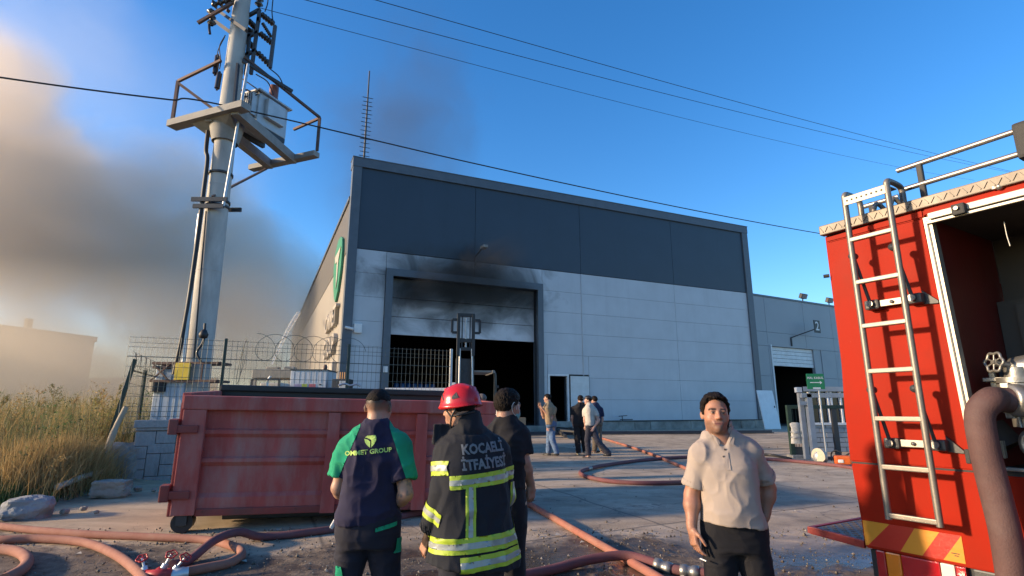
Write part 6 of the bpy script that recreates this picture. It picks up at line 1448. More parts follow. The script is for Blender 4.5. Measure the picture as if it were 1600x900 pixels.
        s.shirtF = F; vs, Q = F.mesh(); o = npmesh(name, vs, Q, m, s.root, cols(vs) if cols else None, wrinkle(wr, seed=seed)); s.shirtO = o; F.obj = o; return o
    def trousers(s, m, top=1.0, hip=(.178, .125), thigh=.098, knee=.078, ankle=.075, wr=.012, name='trousers', h=None, cols=None, seed=4., zend=.06):
        h = h or s.h*1.3; lo, hi = s.bounds(.1); lo[2] = -.01; hi[2] = top*s.sc+.05; F = Field(lo, hi, h); k = s.sc; J = s.J
        F.loft([(.80*k, hip[0]*.86*k, hip[1]*.9*k, 0, 0), (.88*k, hip[0]*k, hip[1]*k, 0, -.005), (.96*k, hip[0]*.98*k, hip[1]*.98*k, 0, 0), (top*k, hip[0]*.93*k, hip[1]*.93*k, 0, 0)], .03, 2.4); F.loft([r_ for r_ in s.bodyprof if r_[0] < 1.12], .02, 2.2, .010); F.cut(lambda X, Y, Z: Z-top*k+0*X+0*Y)
        for nm in 'LR':
            F.cone(J['hip'+nm]+np.array([0, 0, -.02]), J['kn'+nm], thigh*k, knee*k, .035); F.cone(J['kn'+nm], J['an'+nm]+np.array([0, 0, zend-.06]), knee*k, ankle*k, .03)
        F.cut(lambda X, Y, Z: zend-Z+0*X+0*Y); vs, Q = F.mesh(); s.trF = F
        o = npmesh(name, vs, Q, m, s.root, cols(vs) if cols else None, wrinkle(wr, 5, 6, seed, .5, ([0, .25, .6, .8, 1.1], [1.5, 1., .7, .7, .3]))); F.obj = o; return o
    def shoes(s, m, h=None, sole=None):
        for nm in 'LR':
            a, t = s.J['an'+nm], s.J['toe'+nm]; F = Field(np.minimum(a, t)-.1, np.maximum(a, t)+.1, h or max(.007, s.h)); k = s.sc; z0 = min(t[2], .03)-.03
            d = unit((t-a)*np.array([1, 1, 0])); hl = a+np.array([0, 0, -.045])-d*.035
            F.cone(hl, a+d*.05+np.array([0, 0, -.04]), .040*k, .042*k, .03); F.cone(a+d*.04+np.array([0, 0, -.045]), t+np.array([0, 0, .012]), .043*k, .034*k, .03); F.cone(a+np.array([0, 0, .0]), a+np.array([0, 0, -.04]), .045*k, .045*k, .02)
            zf = min(hl[2]-.04*k, t[2]-.02)+.004; F.cut(lambda X, Y, Z: zf-Z+0*X+0*Y); vs, Q = F.mesh(); o = npmesh('shoe', vs, Q, m, s.root)
            if sole is not None:
                G_ = F.copy(.004); G_.cut(lambda X, Y, Z: Z-(zf+.022)+0*X+0*Y); v2, q2 = G_.mesh(); npmesh('sole', v2, q2, sole, o)
    def band(s, F, name, m, parent, f, off=.004, wr=None):
        """a piece of cloth lying on the garment: the faces where f < 0, with a clean trimmed edge"""
        me = F.obj.data; n = len(me.vertices); vs = np.zeros(n*3, np.float32); me.vertices.foreach_get('co', vs); vs = vs.reshape(-1, 3).astype(float)
        N = np.zeros(n*3, np.float32); me.vertices.foreach_get('normal', N); N = N.reshape(-1, 3)
        g = lambda P: np.broadcast_to(f(P[:, 0], P[:, 1], P[:, 2]), (len(P),)).astype(float)
        Q = np.zeros(len(me.polygons)*4, np.int32); me.loops.foreach_get('vertex_index', Q); Q = Q.reshape(-1, 4); h = F.h
        v = g(vs); e = 1e-4; G_ = np.stack([(g(vs+np.eye(3)[i]*e)-g(vs-np.eye(3)[i]*e))/(2*e) for i in range(3)], 1); G_ -= N*np.sum(G_*N, 1)[:, None]
        l2 = np.sum(G_*G_, 1); near = (np.abs(v) < h*.75*np.sqrt(np.maximum(l2, 1e-9))) & (l2 > .04); P = vs.copy(); P[near] -= (v/np.maximum(l2, 1e-6))[near][:, None]*G_[near]
        w = np.where(near, 0, v); mv = w[Q].sum(1); allnear = near[Q].all(1); mv = np.where(allnear, v[Q].sum(1), mv); Q = Q[mv < 0]
        if not len(Q): Q = np.zeros((1, 4), np.int32)
        ids, inv = np.unique(Q, return_inverse=True); P = P[ids]+N[ids]*off
        return npmesh(name, P, inv.reshape(-1, 4), m, parent)
    def ring(s, m, parent, r=.070, t=.009, up=.045, tilt=14):
        c = s.neckb*.6+s.hc*.4*np.array([1, 1, 0])+np.array([0, 0, s.neckb[2]*.4]); c = s.neckb+(s.hc-s.neckb)*np.array([.32, .32, 0])+np.array([0, .004, up]); M = rotx(R(-tilt)); pts = [c+M @ np.array((r*math.cos(a), r*1.02*math.sin(a), 0)) for a in np.linspace(0, 2*math.pi, 41)]
        return MB().tube(pts, t, 8, cap=False).build('collar', m, parent)
    def project(s, me, M, target, name, m, off=.004, direction=(0, 1, 0)):
        """print a flat mesh on the garment: each vertex goes along the ray onto the cloth"""
        me.transform(M); bm = bmesh.new(); bm.from_mesh(me); bmesh.ops.triangulate(bm, faces=bm.faces)
        for _ in range(2): bmesh.ops.subdivide_edges(bm, edges=[e for e in bm.edges if e.calc_length() > .012], cuts=1)
        bt = BVHTree.FromPolygons([v.co.copy() for v in target.data.vertices], [tuple(p.vertices) for p in target.data.polygons]); d = Vector(direction)
        for v in bm.verts:
            h = bt.ray_cast(v.co-d*1., d)
            if h[0] is not None: v.co = h[0]-d*off
        bm.to_mesh(me); bm.free(); me.materials.clear(); me.materials.append(m); o = bpy.data.objects.new(name, me); return link(o, target)
# ================================================================== the four people in front
# ---- 1. navy and green T-shirt, seen from behind
M_navy = cloth('navy_cloth', (.018, .016, .042)); M_greenc = cloth('green_cloth', (.012, .26, .135)); M_navyt = cloth('navy_trouser_cloth', (.016, .016, .026)); M_print = cloth('lime_print', (.42, .60, .16), bump=.05)
p = Person('man in navy T-shirt with green raglan sleeves and lime logo, back turned, by the container', 586, 3.6, R(13), 1.0, .0058, bulk=1.02)
p.set(shL=(545, 700, .0), elL=(529, 762, .0), wrL=(541, 780, .20), shR=(622, 697, 0), elR=(634, 772, -.05), wrR=(612, 794, .17))
p.fing = {'L': .5, 'R': .55}; p.hd = {'L': (.5, .8, .1), 'R': (-.4, .85, .1)}; p.hn = {'L': (-.5, 0, .8), 'R': (.5, 0, .8)}
p.set(knL=(-.12, .05, .5), anL=(-.14, -.10, .09), knR=(.13, .03, .5), anR=(.17, .02, .09)); p.J['toeL'] = p.J['anL']+np.array([-.02, .17, -.055]); p.J['toeR'] = p.J['anR']+np.array([.03, .17, -.055])
p.hc = p.px(592, 635, .02); p.hr = rotz(R(-18)) @ rotx(R(-3)); p.neckb = p.px(588, 667, 0)*np.array([1, 1, 1])+np.array([0, -.01, -.03])
p.skin = (.38, .215, .15); p.fade = (.022, -.040)
def tattoo(vs, H_, C_, tint, sm):
    a = p.J['shR']; b = p.J['elR']; t = ((vs-a)@(b-a))/((b-a)@(b-a)); n = vnoise(vs*60); tint(((t > .72) & (t < 1.05) & (vs[:, 0] > 0)).astype(float)*sm(n, .55, .62), (.10, .09, .09), .6)
p.body(tattoo)
p.hair([-.13, -.09, -.02, .04, .11], [.030, .034, .036, .055, .07], .0035, noise_=.0012)
q = p.neckb[0]
prof = [(.80, .190, .135, -.02, 0), (.92, .192, .138, -.015, 0), (1.05, .178, .13, -.005, .0), (1.18, .178, .125, q*.4, 0), (1.30, .182, .125, q*.8, 0), (1.38, .165, .105, q, -.01), (1.46, .09, .07, q, -.015)]
o = p.shirt(prof, M_navy, lambda X, Y: p.px(586, 815)[2]+.03*X, .72, .072, .076, (.056, .0), .017, 'shirt', seed=2.)
F = p.shirtF
def raglan(X, Y, Z): return -(np.abs(X-.005)-.088-(1.50-Z)*.37*(Z < 1.5)-.0)*.85+0*Y
p.band(F, 'raglan_sleeve', M_greenc, o, lambda X, Y, Z: np.maximum(raglan(X, Y, Z), -X+0*Y+0*Z), .0025, wrinkle(.017, seed=2.)); p.band(F, 'raglan_sleeve', M_greenc, o, lambda X, Y, Z: np.maximum(raglan(X, Y, Z), X+0*Y+0*Z), .0025, wrinkle(.017, seed=2.))
p.ring(M_navy, o)
zt = p.px(585, 704)[2]; xt = p.px(576, 704)[0]
p.project(text_mesh('OMMET GROUP', .037, 0, bold=.0012), Matrix.Translation((xt, 0, zt)) @ Matrix.Rotation(R(90), 4, 'X') @ Matrix.Rotation(R(5), 4, 'Z') @ Matrix.Scale(1.06, 4, (1, 0, 0)), o, 'lettering', M_print, .005)
def flat(polys):
    bm = bmesh.new()
    for P in polys: bm.faces.new([bm.verts.new((x, 0, z)) for x, z in P])
    me = bpy.data.meshes.new('flat'); bm.to_mesh(me); bm.free(); return me
zl = p.px(576, 688)[2]; xl = p.px(579, 688)[0]
leaf1 = [(-.040, .028), (-.022, .040), (.008, .042), (.034, .046), (.044, .030), (.042, .005), (.028, -.022), (.008, -.046), (.010, -.015), (.008, .010), (-.008, .018)]
leaf2 = [(-.044, .018), (-.016, .010), (.0, -.004), (.002, -.046), (-.022, -.028), (-.038, -.006)]
p.project(flat([leaf1, leaf2]), Matrix.Translation((xl, 0, zl)) @ Matrix.Scale(.82, 4), o, 'emblem', M_print, .005)
p.trousers(M_navyt, 1.06, (.182, .13), .102, .082, .075, .012)
pk_ = p.px(602, 818)
p.band(p.trF, 'pocket_piping', M_greenc, p.root, lambda X, Y, Z: np.maximum(np.maximum(np.abs(Z-pk_[2]-.22*(X-pk_[0]))-.012+0*Y, np.abs(X-pk_[0])-.06+0*Y+0*Z), Y+0*X+0*Z), .012)
zs_ = [p.px(624, y)[2] for y in (838, 862, 878)]
for sg, nm in ((-1, 'L'), (1, 'R')):
    p.band(p.trF, 'side_stripe', M_greenc, p.root, lambda X, Y, Z, sg=sg: np.maximum(np.maximum(-(sg*X-.11-.13*(.85-Z)*.5)+0*Y, np.abs(Y+.045+.1*(Z-.7))-(.022 if sg > 0 else .012)+0*X+0*Z), np.maximum(Z-(zs_[0] if sg > 0 else zs_[2])+0*X+0*Y, (zs_[1] if sg > 0 else .0)-Z+0*X+0*Y)), .010)
p.shoes(M_shoe, sole=M_sole)
ph = p.px(522, 817, .08); MB().bbox((-.012, -.04, -.03), (.012, .03, .03), .006, Matrix.Translation(V(ph)) @ Matrix.Rotation(.5, 4, 'Y')).build('paper_slip', M_white, p.root)
navy = p
# ---- 2. firefighter
M_coat = cloth('turnout_coat', (.014, .016, .022), bump=.35, bs=180); M_lime = mat('lime_band', (.40, .52, .035), .5, var=.08, scale=20, bump=.1, grime=(.2, .25, .05), gamt=.3, gscale=9); M_silver = mat('silver_band', (.32, .345, .32), .35, .1, var=.12, scale=25, bump=.1)
M_gprint = mat('grey_print', (.15, .155, .16), .6, var=.2, scale=40); M_helm = mat('helmet_red', (.46, .014, .016), .25, var=.04, bump=.02)
p = Person('firefighter in black turnout coat with lime bands and red helmet, back turned to the camera', 742, 3.5, R(24), 1.0, .0062, bulk=1.1)
p.hc = p.px(718, 637, -.02); p.hr = rotz(R(38)) @ rotx(R(-6)); p.neckb = p.px(730, 668, -.01)+np.array([0, 0, -.035]); p.skin = (.40, .215, .145)
p.set(shL=(702, 708, -.03), elL=(694, 768, -.08), wrL=(670, 838, -.02), shR=(776, 705, .08), elR=(784, 770, .14), wrR=(780, 826, .26))
p.fing = {'L': .75, 'R': .5}; p.hn = {'L': (-1, -.2, 0), 'R': (1, 0, 0)}
p.body(lambda vs, H_, C_, tint, sm: tint((np.linalg.norm(vs-p.J['wrL'], axis=1) < .10).astype(float)*((vs-p.J['wrL'])@unit(p.J['wrL']-p.J['elL']) < .055), (.03, .018, .014), .95))
p.hair([-.13, -.09, -.02, .04, .11], [-.03, -.03, -.02, .04, .06], .005, noise_=.002)
nb = p.neckb
cxz = lambda z: (nb[0]*max(0, (z-.9)/.55)*.85, nb[1]*max(0, (z-.9)/.55)*.6)
prof = [(z, rx, ry, *cxz(z)) for z, rx, ry in ((.60, .27, .21), (.74, .275, .205), (.88, .25, .19), (1.0, .236, .175), (1.15, .222, .165), (1.28, .205, .155), (1.37, .17, .13), (1.45, .11, .10))]
def collar(F, s):
    c = s.neckb; F.cone(c+np.array([0, 0, .02]), c+np.array([0, .01, .095]), .092, .088, .02)
    F.cone(c+np.array([0, 0, .05]), c+np.array([0, .02, .16]), .072, .078, .006, 'd')
    f0 = s.px(680, 672, -.02); f1 = s.px(683, 690, -.03); f2 = s.px(706, 672, -.05)
    F.rbox((f0+f1)/2*.6+f2*.4, (.052, .008, .055), .006, .02, rotz(R(-10)) @ rotx(R(8)))
hz_ = p.px(790, 896, -.15)[2]
hemf = lambda X, Y: hz_+.10*np.clip(.15-X, 0, .45)+0*Y
o = p.shirt(prof, M_coat, hemf, 1.86, .086, .076, (.074, .012), .013, 'turnout_coat', seed=5., e=2.5, post=collar, fill=False)
F = p.shirtF; wv = wrinkle(.013, seed=5.)
def zband(z0, z1, extra=None, slope=0.):
    def f(X, Y, Z):
        r = np.maximum(z0-(Z-slope*X), (Z-slope*X)-z1)+0*Y
        return r if extra is None else np.maximum(r, extra(X, Y, Z))
    return f
tors = lambda X, Y, Z: np.maximum(np.abs(X-.0)-.262, 0*X+0*Y+0*Z-1)+0*Y+0*Z
armL = np.array([p.J['shL'], p.J['elL'], p.J['wrL']])
def not_arm(X, Y, Z):                      # keep the body band off the hanging sleeve
    return -(X-(-.19))+0*Y+0*Z
def triple(z0, z1, extra, slope=0., nm='reflective_band'):
    w = z1-z0; a = p.band(F, nm, M_lime, o, zband(z0, z1, extra, slope), .005, wv); p.band(F, 'silver_strip', M_silver, a, zband(z0+.3*w, z0+.68*w, extra, slope), .0075, wv)
zc = p.px(765, 749, -.15)[2]; triple(zc-.04, zc+.036, not_arm, .08)
z2 = p.px(745, 849, -.17)[2]; triple(z2-.043, z2+.040, lambda X, Y, Z: -(X+.33)+0*Y+0*Z, .05)
z3 = p.px(765, 876, -.17)[2]; triple(z3-.045, z3+.034, lambda X, Y, Z: -(X+.14)+0*Y+0*Z, .07)
def vstripe(xc, hw):
    f = lambda X, Y, Z: np.maximum(np.maximum(np.abs(X-xc-.02*(Z-.9))-hw+0*Y, Y-.02+0*X+0*Z), np.maximum(Z-(zc-.04)+0*X+0*Y, (z2+.035)-Z+0*X+0*Y))
    a = p.band(F, 'reflective_band', M_lime, o, f, .0045, wv)
    g = lambda X, Y, Z: np.maximum(f(X, Y, Z), np.abs(X-xc-.02*(Z-.9))-hw*.45+0*Y); p.band(F, 'silver_strip', M_silver, a, g, .007, wv)
xl = p.px(731, 800, -.15)[0]; vstripe(xl, .030); vstripe(xl+.33, .026)
def sleeve_band(px, py, w):
    i = p.px(px, py, -.08); a, b = (armL[0], armL[1]) if py < 768 else (armL[1], armL[2]); d = unit(b-a); c = a+d*((i-a)@d)
    def mk(h0, h1):
        def f(X, Y, Z):
            al = (X-c[0])*d[0]+(Y-c[1])*d[1]+(Z-c[2])*d[2]; r = np.sqrt((X-c[0]-al*d[0])**2+(Y-c[1]-al*d[1])**2+(Z-c[2]-al*d[2])**2)
            return np.maximum(np.maximum(h0-al, al-h1), r-.125)
        return f
    q = p.band(F, 'sleeve_band', M_lime, o, mk(-w, w), .005, wv); p.band(F, 'silver_strip', M_silver, q, mk(-w*.4, w*.36), .0075, wv)
sleeve_band(698, 735, .040); sleeve_band(682, 801, .038)
ro = armL[2]-armL[1]
zt = p.px(765, 713, -.14)[2]; a = p.px(760, 712, -.14)
for t_, dz in (('KOCAELİ', .043), ('İTFAİYESİ', -.043)):
    p.project(text_mesh(t_, .077, 0, bold=.003), Matrix.Translation((a[0]+(.005 if dz < 0 else 0), 0, zt+dz)) @ Matrix.Rotation(R(90), 4, 'X') @ Matrix.Rotation(R(3), 4, 'Z') @ Matrix.Scale(.86, 4, (1, 0, 0)), o, 'lettering', M_gprint, .006)
p.trousers(cloth('firefighter_trousers', (.016, .018, .03)), .98, (.185, .14), .11, .10, .10, .012); p.shoes(M_shoe)
# helmet: shell with a flared lip, side vents, chin strap
c, M_ = p.hc, p.hr; T = lambda q: c+M_ @ np.array(q)
Fh = Field(c-.21, c+.22, .0045); Mh = M_ @ rotx(R(4))
Fh.ell(T((0, -.012, .030)), (.109, .132, .118), .01, Mh); Fh.ell(T((0, -.012, .002)), (.117, .150, .022), .025, Mh)
X, Y, Z = Fh.coords(); hy = (X-c[0])*M_[0, 1]+(Y-c[1])*M_[1, 1]+(Z-c[2])*M_[2, 1]; hz = (X-c[0])*M_[0, 2]+(Y-c[1])*M_[1, 2]+(Z-c[2])*M_[2, 2]; hx = (X-c[0])*M_[0, 0]+(Y-c[1])*M_[1, 0]+(Z-c[2])*M_[2, 0]
Fh.D = np.maximum(Fh.D, (-.002-.12*np.abs(hy)*0+.10*hy*(hy < 0)*-1*.2-.12*np.maximum(np.abs(hx)-.06, 0)-hz)).astype(np.float32); Fh.ell(T((0, -.012, -.015)), (.092, .112, .10), .004, Mh, 'd')
for sx_ in (-.03, 0, .03): Fh.cone(T((sx_, -.10, .11)), T((sx_*.8, .08, .12)), .007, .007, .02)
vs, Q = Fh.mesh(); hel = npmesh('helmet', vs, Q, M_helm, p.root)
bt = BVHTree.FromPolygons([Vector(v) for v in vs], [tuple(q) for q in Q])
def patch(poly, name, m, side=-1):
    me = bpy.data.meshes.new(name); bm = bmesh.new(); bm.faces.new([bm.verts.new((0, a, b)) for a, b in poly]); bmesh.ops.triangulate(bm, faces=bm.faces)
    for _ in range(3): bmesh.ops.subdivide_edges(bm, edges=bm.edges[:], cuts=1)
    for v in bm.verts:
        o0 = T((side*.3, v.co.y, v.co.z)); d = M_ @ np.array((-side, 0, 0)); h_ = bt.ray_cast(Vector(o0), Vector(d))
        v.co = (h_[0]-Vector(d)*.003) if h_[0] is not None else Vector(T((side*.11, v.co.y, v.co.z)))
    bm.to_mesh(me); bm.free(); me.materials.append(m); link(bpy.data.objects.new(name, me), hel)
for sd_ in (-1, 1):
    patch([(-.065, .052), (-.045, .088), (-.02, .062), (-.022, .046)], 'helmet_vent', M_blk, sd_); patch([(.045, .05), (.068, .085), (.078, .085), (.058, .05)], 'helmet_vent', M_blk, sd_)
def back_patch(poly, name, m):
    me = bpy.data.meshes.new(name); bm = bmesh.new(); bm.faces.new([bm.verts.new((a, 0, b)) for a, b in poly]); bmesh.ops.triangulate(bm, faces=bm.faces)
    for _ in range(3): bmesh.ops.subdivide_edges(bm, edges=bm.edges[:], cuts=1)
    for v in bm.verts:
        o0 = T((v.co.x, -.4, v.co.z)); d = M_ @ np.array((0, 1, 0)); h_ = bt.ray_cast(Vector(o0), Vector(d)); v.co = (h_[0]-Vector(d)*.003) if h_[0] is not None else Vector(o0)
    bm.to_mesh(me); bm.free(); me.materials.append(m); link(bpy.data.objects.new(name, me), hel)
back_patch([(.028, .030), (.062, .045), (.046, .085), (.030, .072)], 'helmet_vent', M_blk)
mb = MB()
for sd_ in (-1, 1):
    mb.tube(smooth_path([T((sd_*.088, -.03, -.01)), T((sd_*.086, .005, -.055)), T((sd_*.055, .035, -.112)), T((0, .05, -.125))], 6), .006, 6); mb.tube(smooth_path([T((sd_*.088, .045, -.005)), T((sd_*.085, .015, -.045)), T((sd_*.083, .005, -.06))], 6), .005, 6); mb.tube(smooth_path([T((sd_*.086, .0, -.05)), T((sd_*.07, -.06, -.045)), T((0, -.105, -.035))], 6), .006, 6)
mb.build('chin_strap', M_blk, hel)
fire = p
# ---- 3. black T-shirt, face mask, walking away
M_black_t = cloth('black_cotton', (.013, .013, .016)); M_black_tr = cloth('black_trouser_cloth', (.014, .014, .017))
p = Person('man in black T-shirt and trousers with green face mask walking away behind the firefighter', 785, 4.15, R(-28), 1.0, .0065, bulk=1.05)
p.hc = p.px(793, 634, 0); p.hr = rotz(R(-22)) @ rotx(R(-4)); p.neckb = p.px(790, 661, 0)+np.array([0, -.01, -.03]); p.skin = (.37, .205, .145)
p.set(shL=(760, 688, 0), elL=(752, 745, .05), wrL=(754, 790, .2), shR=(811, 680, .0), elR=(812, 731, -.02), wrR=(826, 757, .0)); p.fing['R'] = .85; p.hn['R'] = (1, -.3, 0)
p.set(elR=(819, 722, -.02), wrR=(829, 757, .06)); p.hd['R'] = unit(p.px(829, 784, .08)-p.J['wrR'])
p.set(knL=(-.10, .10, .5), anL=(-.11, .16, .10), knR=(.10, -.02, .5), anR=(.11, -.20, .11)); p.J['toeL'] = p.J['anL']+np.array([-.01, .17, -.06]); p.J['toeR'] = p.J['anR']+np.array([.02, .16, -.075])
p.hline = ([-.13, -.09, -.02, .03, .07, .12], [-.062, -.055, -.02, .02, .058, .06])
p.body(); p.hair(*p.hline, .009, noise_=.004, top=.014)
q = p.neckb[0]
prof = [(.78, .165, .13, -.02, 0), (.92, .165, .135, -.02, 0), (1.05, .160, .13, -.01, .0), (1.18, .165, .125, q*.3, 0), (1.30, .172, .125, q*.7, 0), (1.38, .155, .105, q, -.01), (1.46, .09, .07, q, -.015)]
p.shirt(prof, M_black_t, p.px(800, 762)[2], .75, .074, .078, (.056, .0), .014, 'shirt', seed=7.)
p.ring(M_black_t, p.shirtO)
p.trousers(M_black_tr, 1.08, (.160, .130), .098, .08, .075, .012); p.shoes(M_shoe)
c, M_ = p.hc, p.hr; T = lambda q: c+M_ @ np.array(q)
Fm = Field(c-.15, c+.15, .005); Fm.ell(T((0, .032, -.055)), (.066, .078, .062), .01, M_); Fm.cut(lambda X, Y, Z: -(((X-c[0])*M_[0, 1]+(Y-c[1])*M_[1, 1]+(Z-c[2])*M_[2, 1])-.03)); Fm.cut(lambda X, Y, Z: ((X-c[0])*M_[0, 2]+(Y-c[1])*M_[1, 2]+(Z-c[2])*M_[2, 2])+.015)
vs, Q = Fm.mesh(); mk = npmesh('face_mask', vs, Q, cloth('mask_cloth', (.16, .36, .36)), p.root)
mb = MB()
for sd_ in (-1, 1): mb.tube(smooth_path([T((sd_*.066, .035, -.03)), T((sd_*.086, -.005, .022)), T((sd_*.086, -.028, -.005)), T((sd_*.078, -.012, -.045)), T((sd_*.064, .035, -.075))], 6), .0022, 5)
mb.build('ear_loop', M_white, mk)
# ---- 4. beige polo, facing the camera
M_polo = cloth('beige_pique', (.345, .285, .245), .05, bump=.35, bs=420); M_polot = cloth('black_polo_trousers', (.010, .010, .013)); M_btn = mat('button', (.10, .08, .07), .4)
p = Person('man in beige polo shirt and black trousers facing the camera, beside the fire engine', 1131, 3.55, R(180-8), .985, .0048, bulk=1.1)
p.hc = p.px(1117.5, 646, -.02); p.hr = rotz(R(0)) @ rotx(R(3)) @ roty(R(-2)); p.neckb = p.px(1126, 681, .02)+np.array([0, 0, -.02]); p.skin = (.35, .175, .115); p.stubble = .55
p.set(shR=(1093, 712, .01), elR=(1081, 774, .04), wrR=(1081, 824, -.02), shL=(1174, 708, .0), elL=(1200, 762, .08), wrL=(1195, 806, .06)); p.fing = {'R': .55, 'L': .35}; p.hn['R'] = (1, .35, 0); p.hn['L'] = (-.9, .5, 0); p.hd['R'] = unit(p.px(1086, 850, -.04)-p.J['wrR']); p.hd['L'] = unit(p.px(1186, 832, .04)-p.J['wrL'])
p.set(knL=(-.13, .03, .5), anL=(-.17, -.02, .09), knR=(.11, .04, .5), anR=(.12, -.0, .09)); p.J['toeL'] = p.J['anL']+np.array([-.05, .16, -.055]); p.J['toeR'] = p.J['anR']+np.array([.04, .16, -.055])
p.hline = ([-.13, -.09, -.038, -.03, .008, .014, .022, .032, .045, .058, .12], [-.03, -.03, -.02, .010, .012, -.014, .012, .046, .075, .092, .10])
p.body()
p.hair(*p.hline, .010, noise_=.006, top=.017, corner=.12)
q = p.neckb
prof = [(z, rx, ry, cx+q[0]*max(0, (z-.9)/.55)*.7, cy) for z, rx, ry, cx, cy in ((.76, .168, .135, -.01, .01), (.90, .168, .142, -.01, .02), (1.02, .162, .142, -.005, .025), (1.15, .162, .135, 0, .015), (1.28, .170, .130, 0, .01), (1.37, .15, .108, 0, -.005), (1.45, .095, .075, 0, -.012))]
def vneck(F, s):
    c = s.neckb; F.cone(c+np.array([0, .06, .06]), c+np.array([.004, .125, -.055]), .045, .012, .01, 'd')
o = p.shirt(prof, M_polo, lambda X, Y: p.px(1135, 817)[2]+.09*X, .76, .063, .071, (.062, .004), .013, 'polo_shirt', seed=12., vneck=vneck, fill=False)
# collar and placket
c = p.neckb; Fc = Field(c-.2, c+.2, .0045)
Fc.cone(c+np.array([0, -.015, .035]), c+np.array([0, .0, .092]), .090, .074, .0); Fc.cone(c+np.array([0, -.01, -.02]), c+np.array([0, .008, .14]), .076, .064, .004, 'd')
Fc.cone(c+np.array([0, .06, .12]), c+np.array([.004, .135, -.04]), .046, .02, .006, 'd'); Fc.cut(lambda X, Y, Z: (c[2]+.018+.30*np.maximum(Y-c[1]-.02, 0)*-1)-Z+0*X)
vs, Q = Fc.mesh(); npmesh('collar', vs, Q, M_polo, o)
for sg in (-1, 1): p.project(flat([[(sg*.020, -.02), (sg*.052, .045), (sg*.072, .030), (sg*.045, -.045)]]), Matrix.Translation((c[0], 0, c[2]+.005)) @ Matrix.Rotation(R(180), 4, 'Z') if False else Matrix.Translation((c[0], 0, c[2]+.008)), o, 'collar_tip', M_polo, .009, (0, -1, 0))
p.project(flat([[(-.014, -.015), (.014, -.015), (.014, .085), (-.014, .085)]]), Matrix.Translation((c[0]+.004, 0, c[2]-.155)), o, 'placket', M_polo, .004, (0, -1, 0))
for k in range(2):
    v = o; bt = BVHTree.FromPolygons([w.co.copy() for w in o.data.vertices], [tuple(f.vertices) for f in o.data.polygons]); h_ = bt.ray_cast(Vector((c[0]+.005+.014*(k == 1), 1, c[2]-.085-.04*k+.03)), Vector((0, -1, 0)))
    if h_[0] is not None: MB().cyl(h_[0]+Vector((0, -.002, 0)), h_[0]+Vector((0, .007, 0)), .006, n=10).build('button', M_btn, o)
for nm in 'LR':
    a, b = p.J['sh'+nm], p.J['el'+nm]; d = unit(b-a); e_ = a+(b-a)*.76
    p.band(p.shirtF, 'sleeve_cuff', M_polo, o, lambda X, Y, Z, e_=e_, d=d: np.maximum(np.maximum(-.03-((X-e_[0])*d[0]+(Y-e_[1])*d[1]+(Z-e_[2])*d[2]), ((X-e_[0])*d[0]+(Y-e_[1])*d[1]+(Z-e_[2])*d[2])-.002), np.sqrt((X-e_[0])**2+(Y-e_[1])**2+(Z-e_[2])**2)-.092), .003, wrinkle(.013, seed=12.))
p.trousers(M_polot, 1.06, (.172, .125), .102, .088, .085, .010); p.shoes(M_shoe)
w = p.J['wrR']; d = p.hd['R']; ct = w+d*.165+np.array([-.012, .012, 0]); cig = MB().cyl(ct, ct+np.array([-.028, .028, -.006]), .0042, n=8).build('cigarette', M_white, p.root)
polo = p
# ================================================================== people further back
def far_person(label, px, Y, rz, head, shL, elL, wrL, shR, elR, wrR, knL, anL, knR, anR, shirt_m, trou_m, shoe_m, skin=(.42, .23, .16), hrot=0., bulk=1.05, hem=.86, sc=1., toes=((0, .15), (0, .15)), hairz=None, neck=None, hr_m=None, h=.013, slv=.72):
    p = Person(label, px, Y, rz, sc, h, 'people in front of the factory', bulk); p.hc = p.px(*head); p.hr = rotz(hrot); p.neckb = p.hc+np.array([0, -.035, -.175]); p.skin = skin
    p.set(shL=shL, elL=elL, wrL=wrL, shR=shR, elR=elR, wrR=wrR, knL=knL, anL=anL, knR=knR, anR=anR)
    for nm, t in zip('LR', toes): p.J['toe'+nm] = np.array([p.J['an'+nm][0]+t[0], p.J['an'+nm][1]+t[1], max(.02, p.J['an'+nm][2]-.06)])
    p.hline = ([-.13, -.09, -.02, .03, .06, .12], [-.055, -.05, -.015, .02, .055, .06] if hairz is None else hairz)
    p.body(); p.hair(*p.hline, .007, hr_m, noise_=.003, top=.008 if hairz is None else 0)
    q = p.neckb; prof = [(z, rx, ry, q[0]*max(0, (z-.9)/.55), q[1]*max(0, (z-.9)/.55)) for z, rx, ry in ((.78, .18*bulk, .13), (.92, .185*bulk, .135), (1.05, .182*bulk, .132), (1.2, .185*bulk, .128), (1.32, .19*bulk, .125), (1.41, .15, .095), (1.47, .08, .065))]
    p.shirt(prof, shirt_m, hem, slv, .078, .076, (.056, 0), .012, seed=px*.01); p.trousers(trou_m, .98, (.17*bulk, .125), .098, .08, .075, .012, seed=px*.02); p.shoes(shoe_m, h=.010); return p
M_jean = cloth('blue_denim', (.09, .15, .26), .3, grime=(.22, .27, .34)); M_tan = cloth('tan_cotton', (.27, .195, .12)); M_whit = cloth('white_cotton', (.42, .395, .35)); M_grey_t = cloth('dark_grey_trousers', (.045, .045, .06)); M_nav2 = cloth('dark_navy_cotton', (.018, .022, .055)); M_beige_t = cloth('khaki_trousers', (.12, .10, .08)); M_shoew = mat('pale_shoe', (.5, .45, .33), .6)
p = far_person('man in tan polo and blue jeans holding up a phone by the small door', 861, 16.2, R(62), (855.5, 622, 0), (851, 640, .12), (850, 652, .05), (845, 637, -.12), (866, 640, -.05), (861, 654, -.15), (847, 638, -.15), (858, 687, .1), (857, 708, .12), (863, 687, -.05), (870, 707, -.1), M_tan, M_jean, M_shoe, bulk=1.18, hrot=R(15))
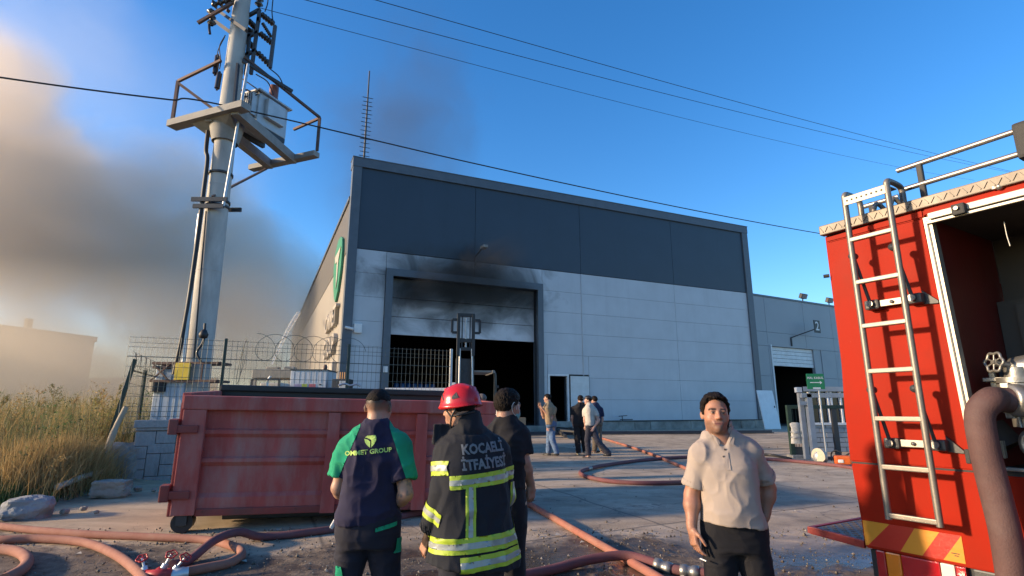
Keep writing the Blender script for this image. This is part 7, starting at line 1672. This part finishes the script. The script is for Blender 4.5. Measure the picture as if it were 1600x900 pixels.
ph = p.px(843, 631, -.14); MB().bbox(V(ph)+Vector((-.035, -.006, -.06)), V(ph)+Vector((.035, .006, .07)), .004).build('phone', M_blk, p.root)
far_person('man in black T-shirt and black jeans seen from behind, leftmost of the standing group', 905, 16.3, R(8), (907, 624, 0), (896, 639, 0), (894, 653, 0), (896, 664, .05), (916, 639, 0), (918, 653, .0), (917, 664, .05), (902, 686, .0), (904, 706, .05), (912, 686, .05), (914, 704, .1), M_black_t, M_black_tr, M_shoew, toes=((-.02, .14), (.0, .14)))
p = far_person('man in white T-shirt, black cap and dark grey trousers striding past the group', 922, 15.6, R(68), (919, 625, 0), (914, 642, .1), (914, 655, .05), (915, 666, .12), (929, 642, -.05), (935, 656, -.1), (928, 668, -.16), (918, 688, .08), (920, 714, .1), (934, 690, -.08), (951, 708, -.1), M_whit, M_grey_t, M_shoe, skin=(.46, .27, .2), toes=((.0, .15), (.0, .13)), hrot=R(12))
c, M_ = p.hc, p.hr; Fk = Field(c-.2, c+.2, .011); Fk.ell(c+M_ @ np.array((0, -.008, .05)), (.092, .11, .07), .01, M_); Fk.ell(c+M_ @ np.array((0, .11, .045)), (.06, .07, .012), .012, M_); Fk.cut(lambda X, Y, Z: c[2]+.035-Z+0*X+0*Y); vs, Q = Fk.mesh(); npmesh('cap', vs, Q, M_blk, p.root)
Ft = p.shirtF
far_person('man in a dark navy shirt half hidden behind the man in the white T-shirt', 933, 17.0, R(50), (928.5, 625, 0), (925, 640, .1), (926, 652, .1), (925, 664, .15), (939, 641, 0), (941, 655, 0), (937, 666, .0), (930, 686, .05), (929, 706, .05), (936, 686, 0), (941, 706, 0), M_nav2, M_beige_t, M_shoe)
M_plaid = cloth('pale_plaid_cotton', (.42, .47, .54), .25)
far_person('balding man in a pale plaid shirt standing beyond the right end of the container', 757, 11.5, R(70), (752, 624, 0), (748, 645, .1), (746, 668, .1), (744, 690, .1), (764, 645, -.05), (768, 670, -.05), (764, 690, 0), (752, 722, .05), (752, 765, .05), (760, 722, 0), (762, 765, 0), M_plaid, M_grey_t, M_shoe, bulk=1.1, hairz=[.0, .0, .01, .07, .2, .2], hr_m=mat('thin_grey_hair', (.12, .10, .09), .7), h=.010)
p = far_person('person in a white shirt and red helmet mostly hidden behind the black shirted man', 785, 13.0, R(10), (788, 618, 0), (778, 638, 0), (776, 656, 0), (777, 672, 0), (797, 638, 0), (799, 656, 0), (798, 672, 0), (784, 702, 0), (784, 735, 0), (791, 702, 0), (791, 735, 0), M_whit, M_grey_t, M_shoe)
c = p.hc; Fk = Field(c-.22, c+.22, .010); Fk.ell(c+np.array((0, -.01, .04)), (.115, .14, .11), .01); Fk.cut(lambda X, Y, Z: c[2]+.01-Z+0*X+0*Y); vs, Q = Fk.mesh(); npmesh('helmet', vs, Q, M_helm, p.root)
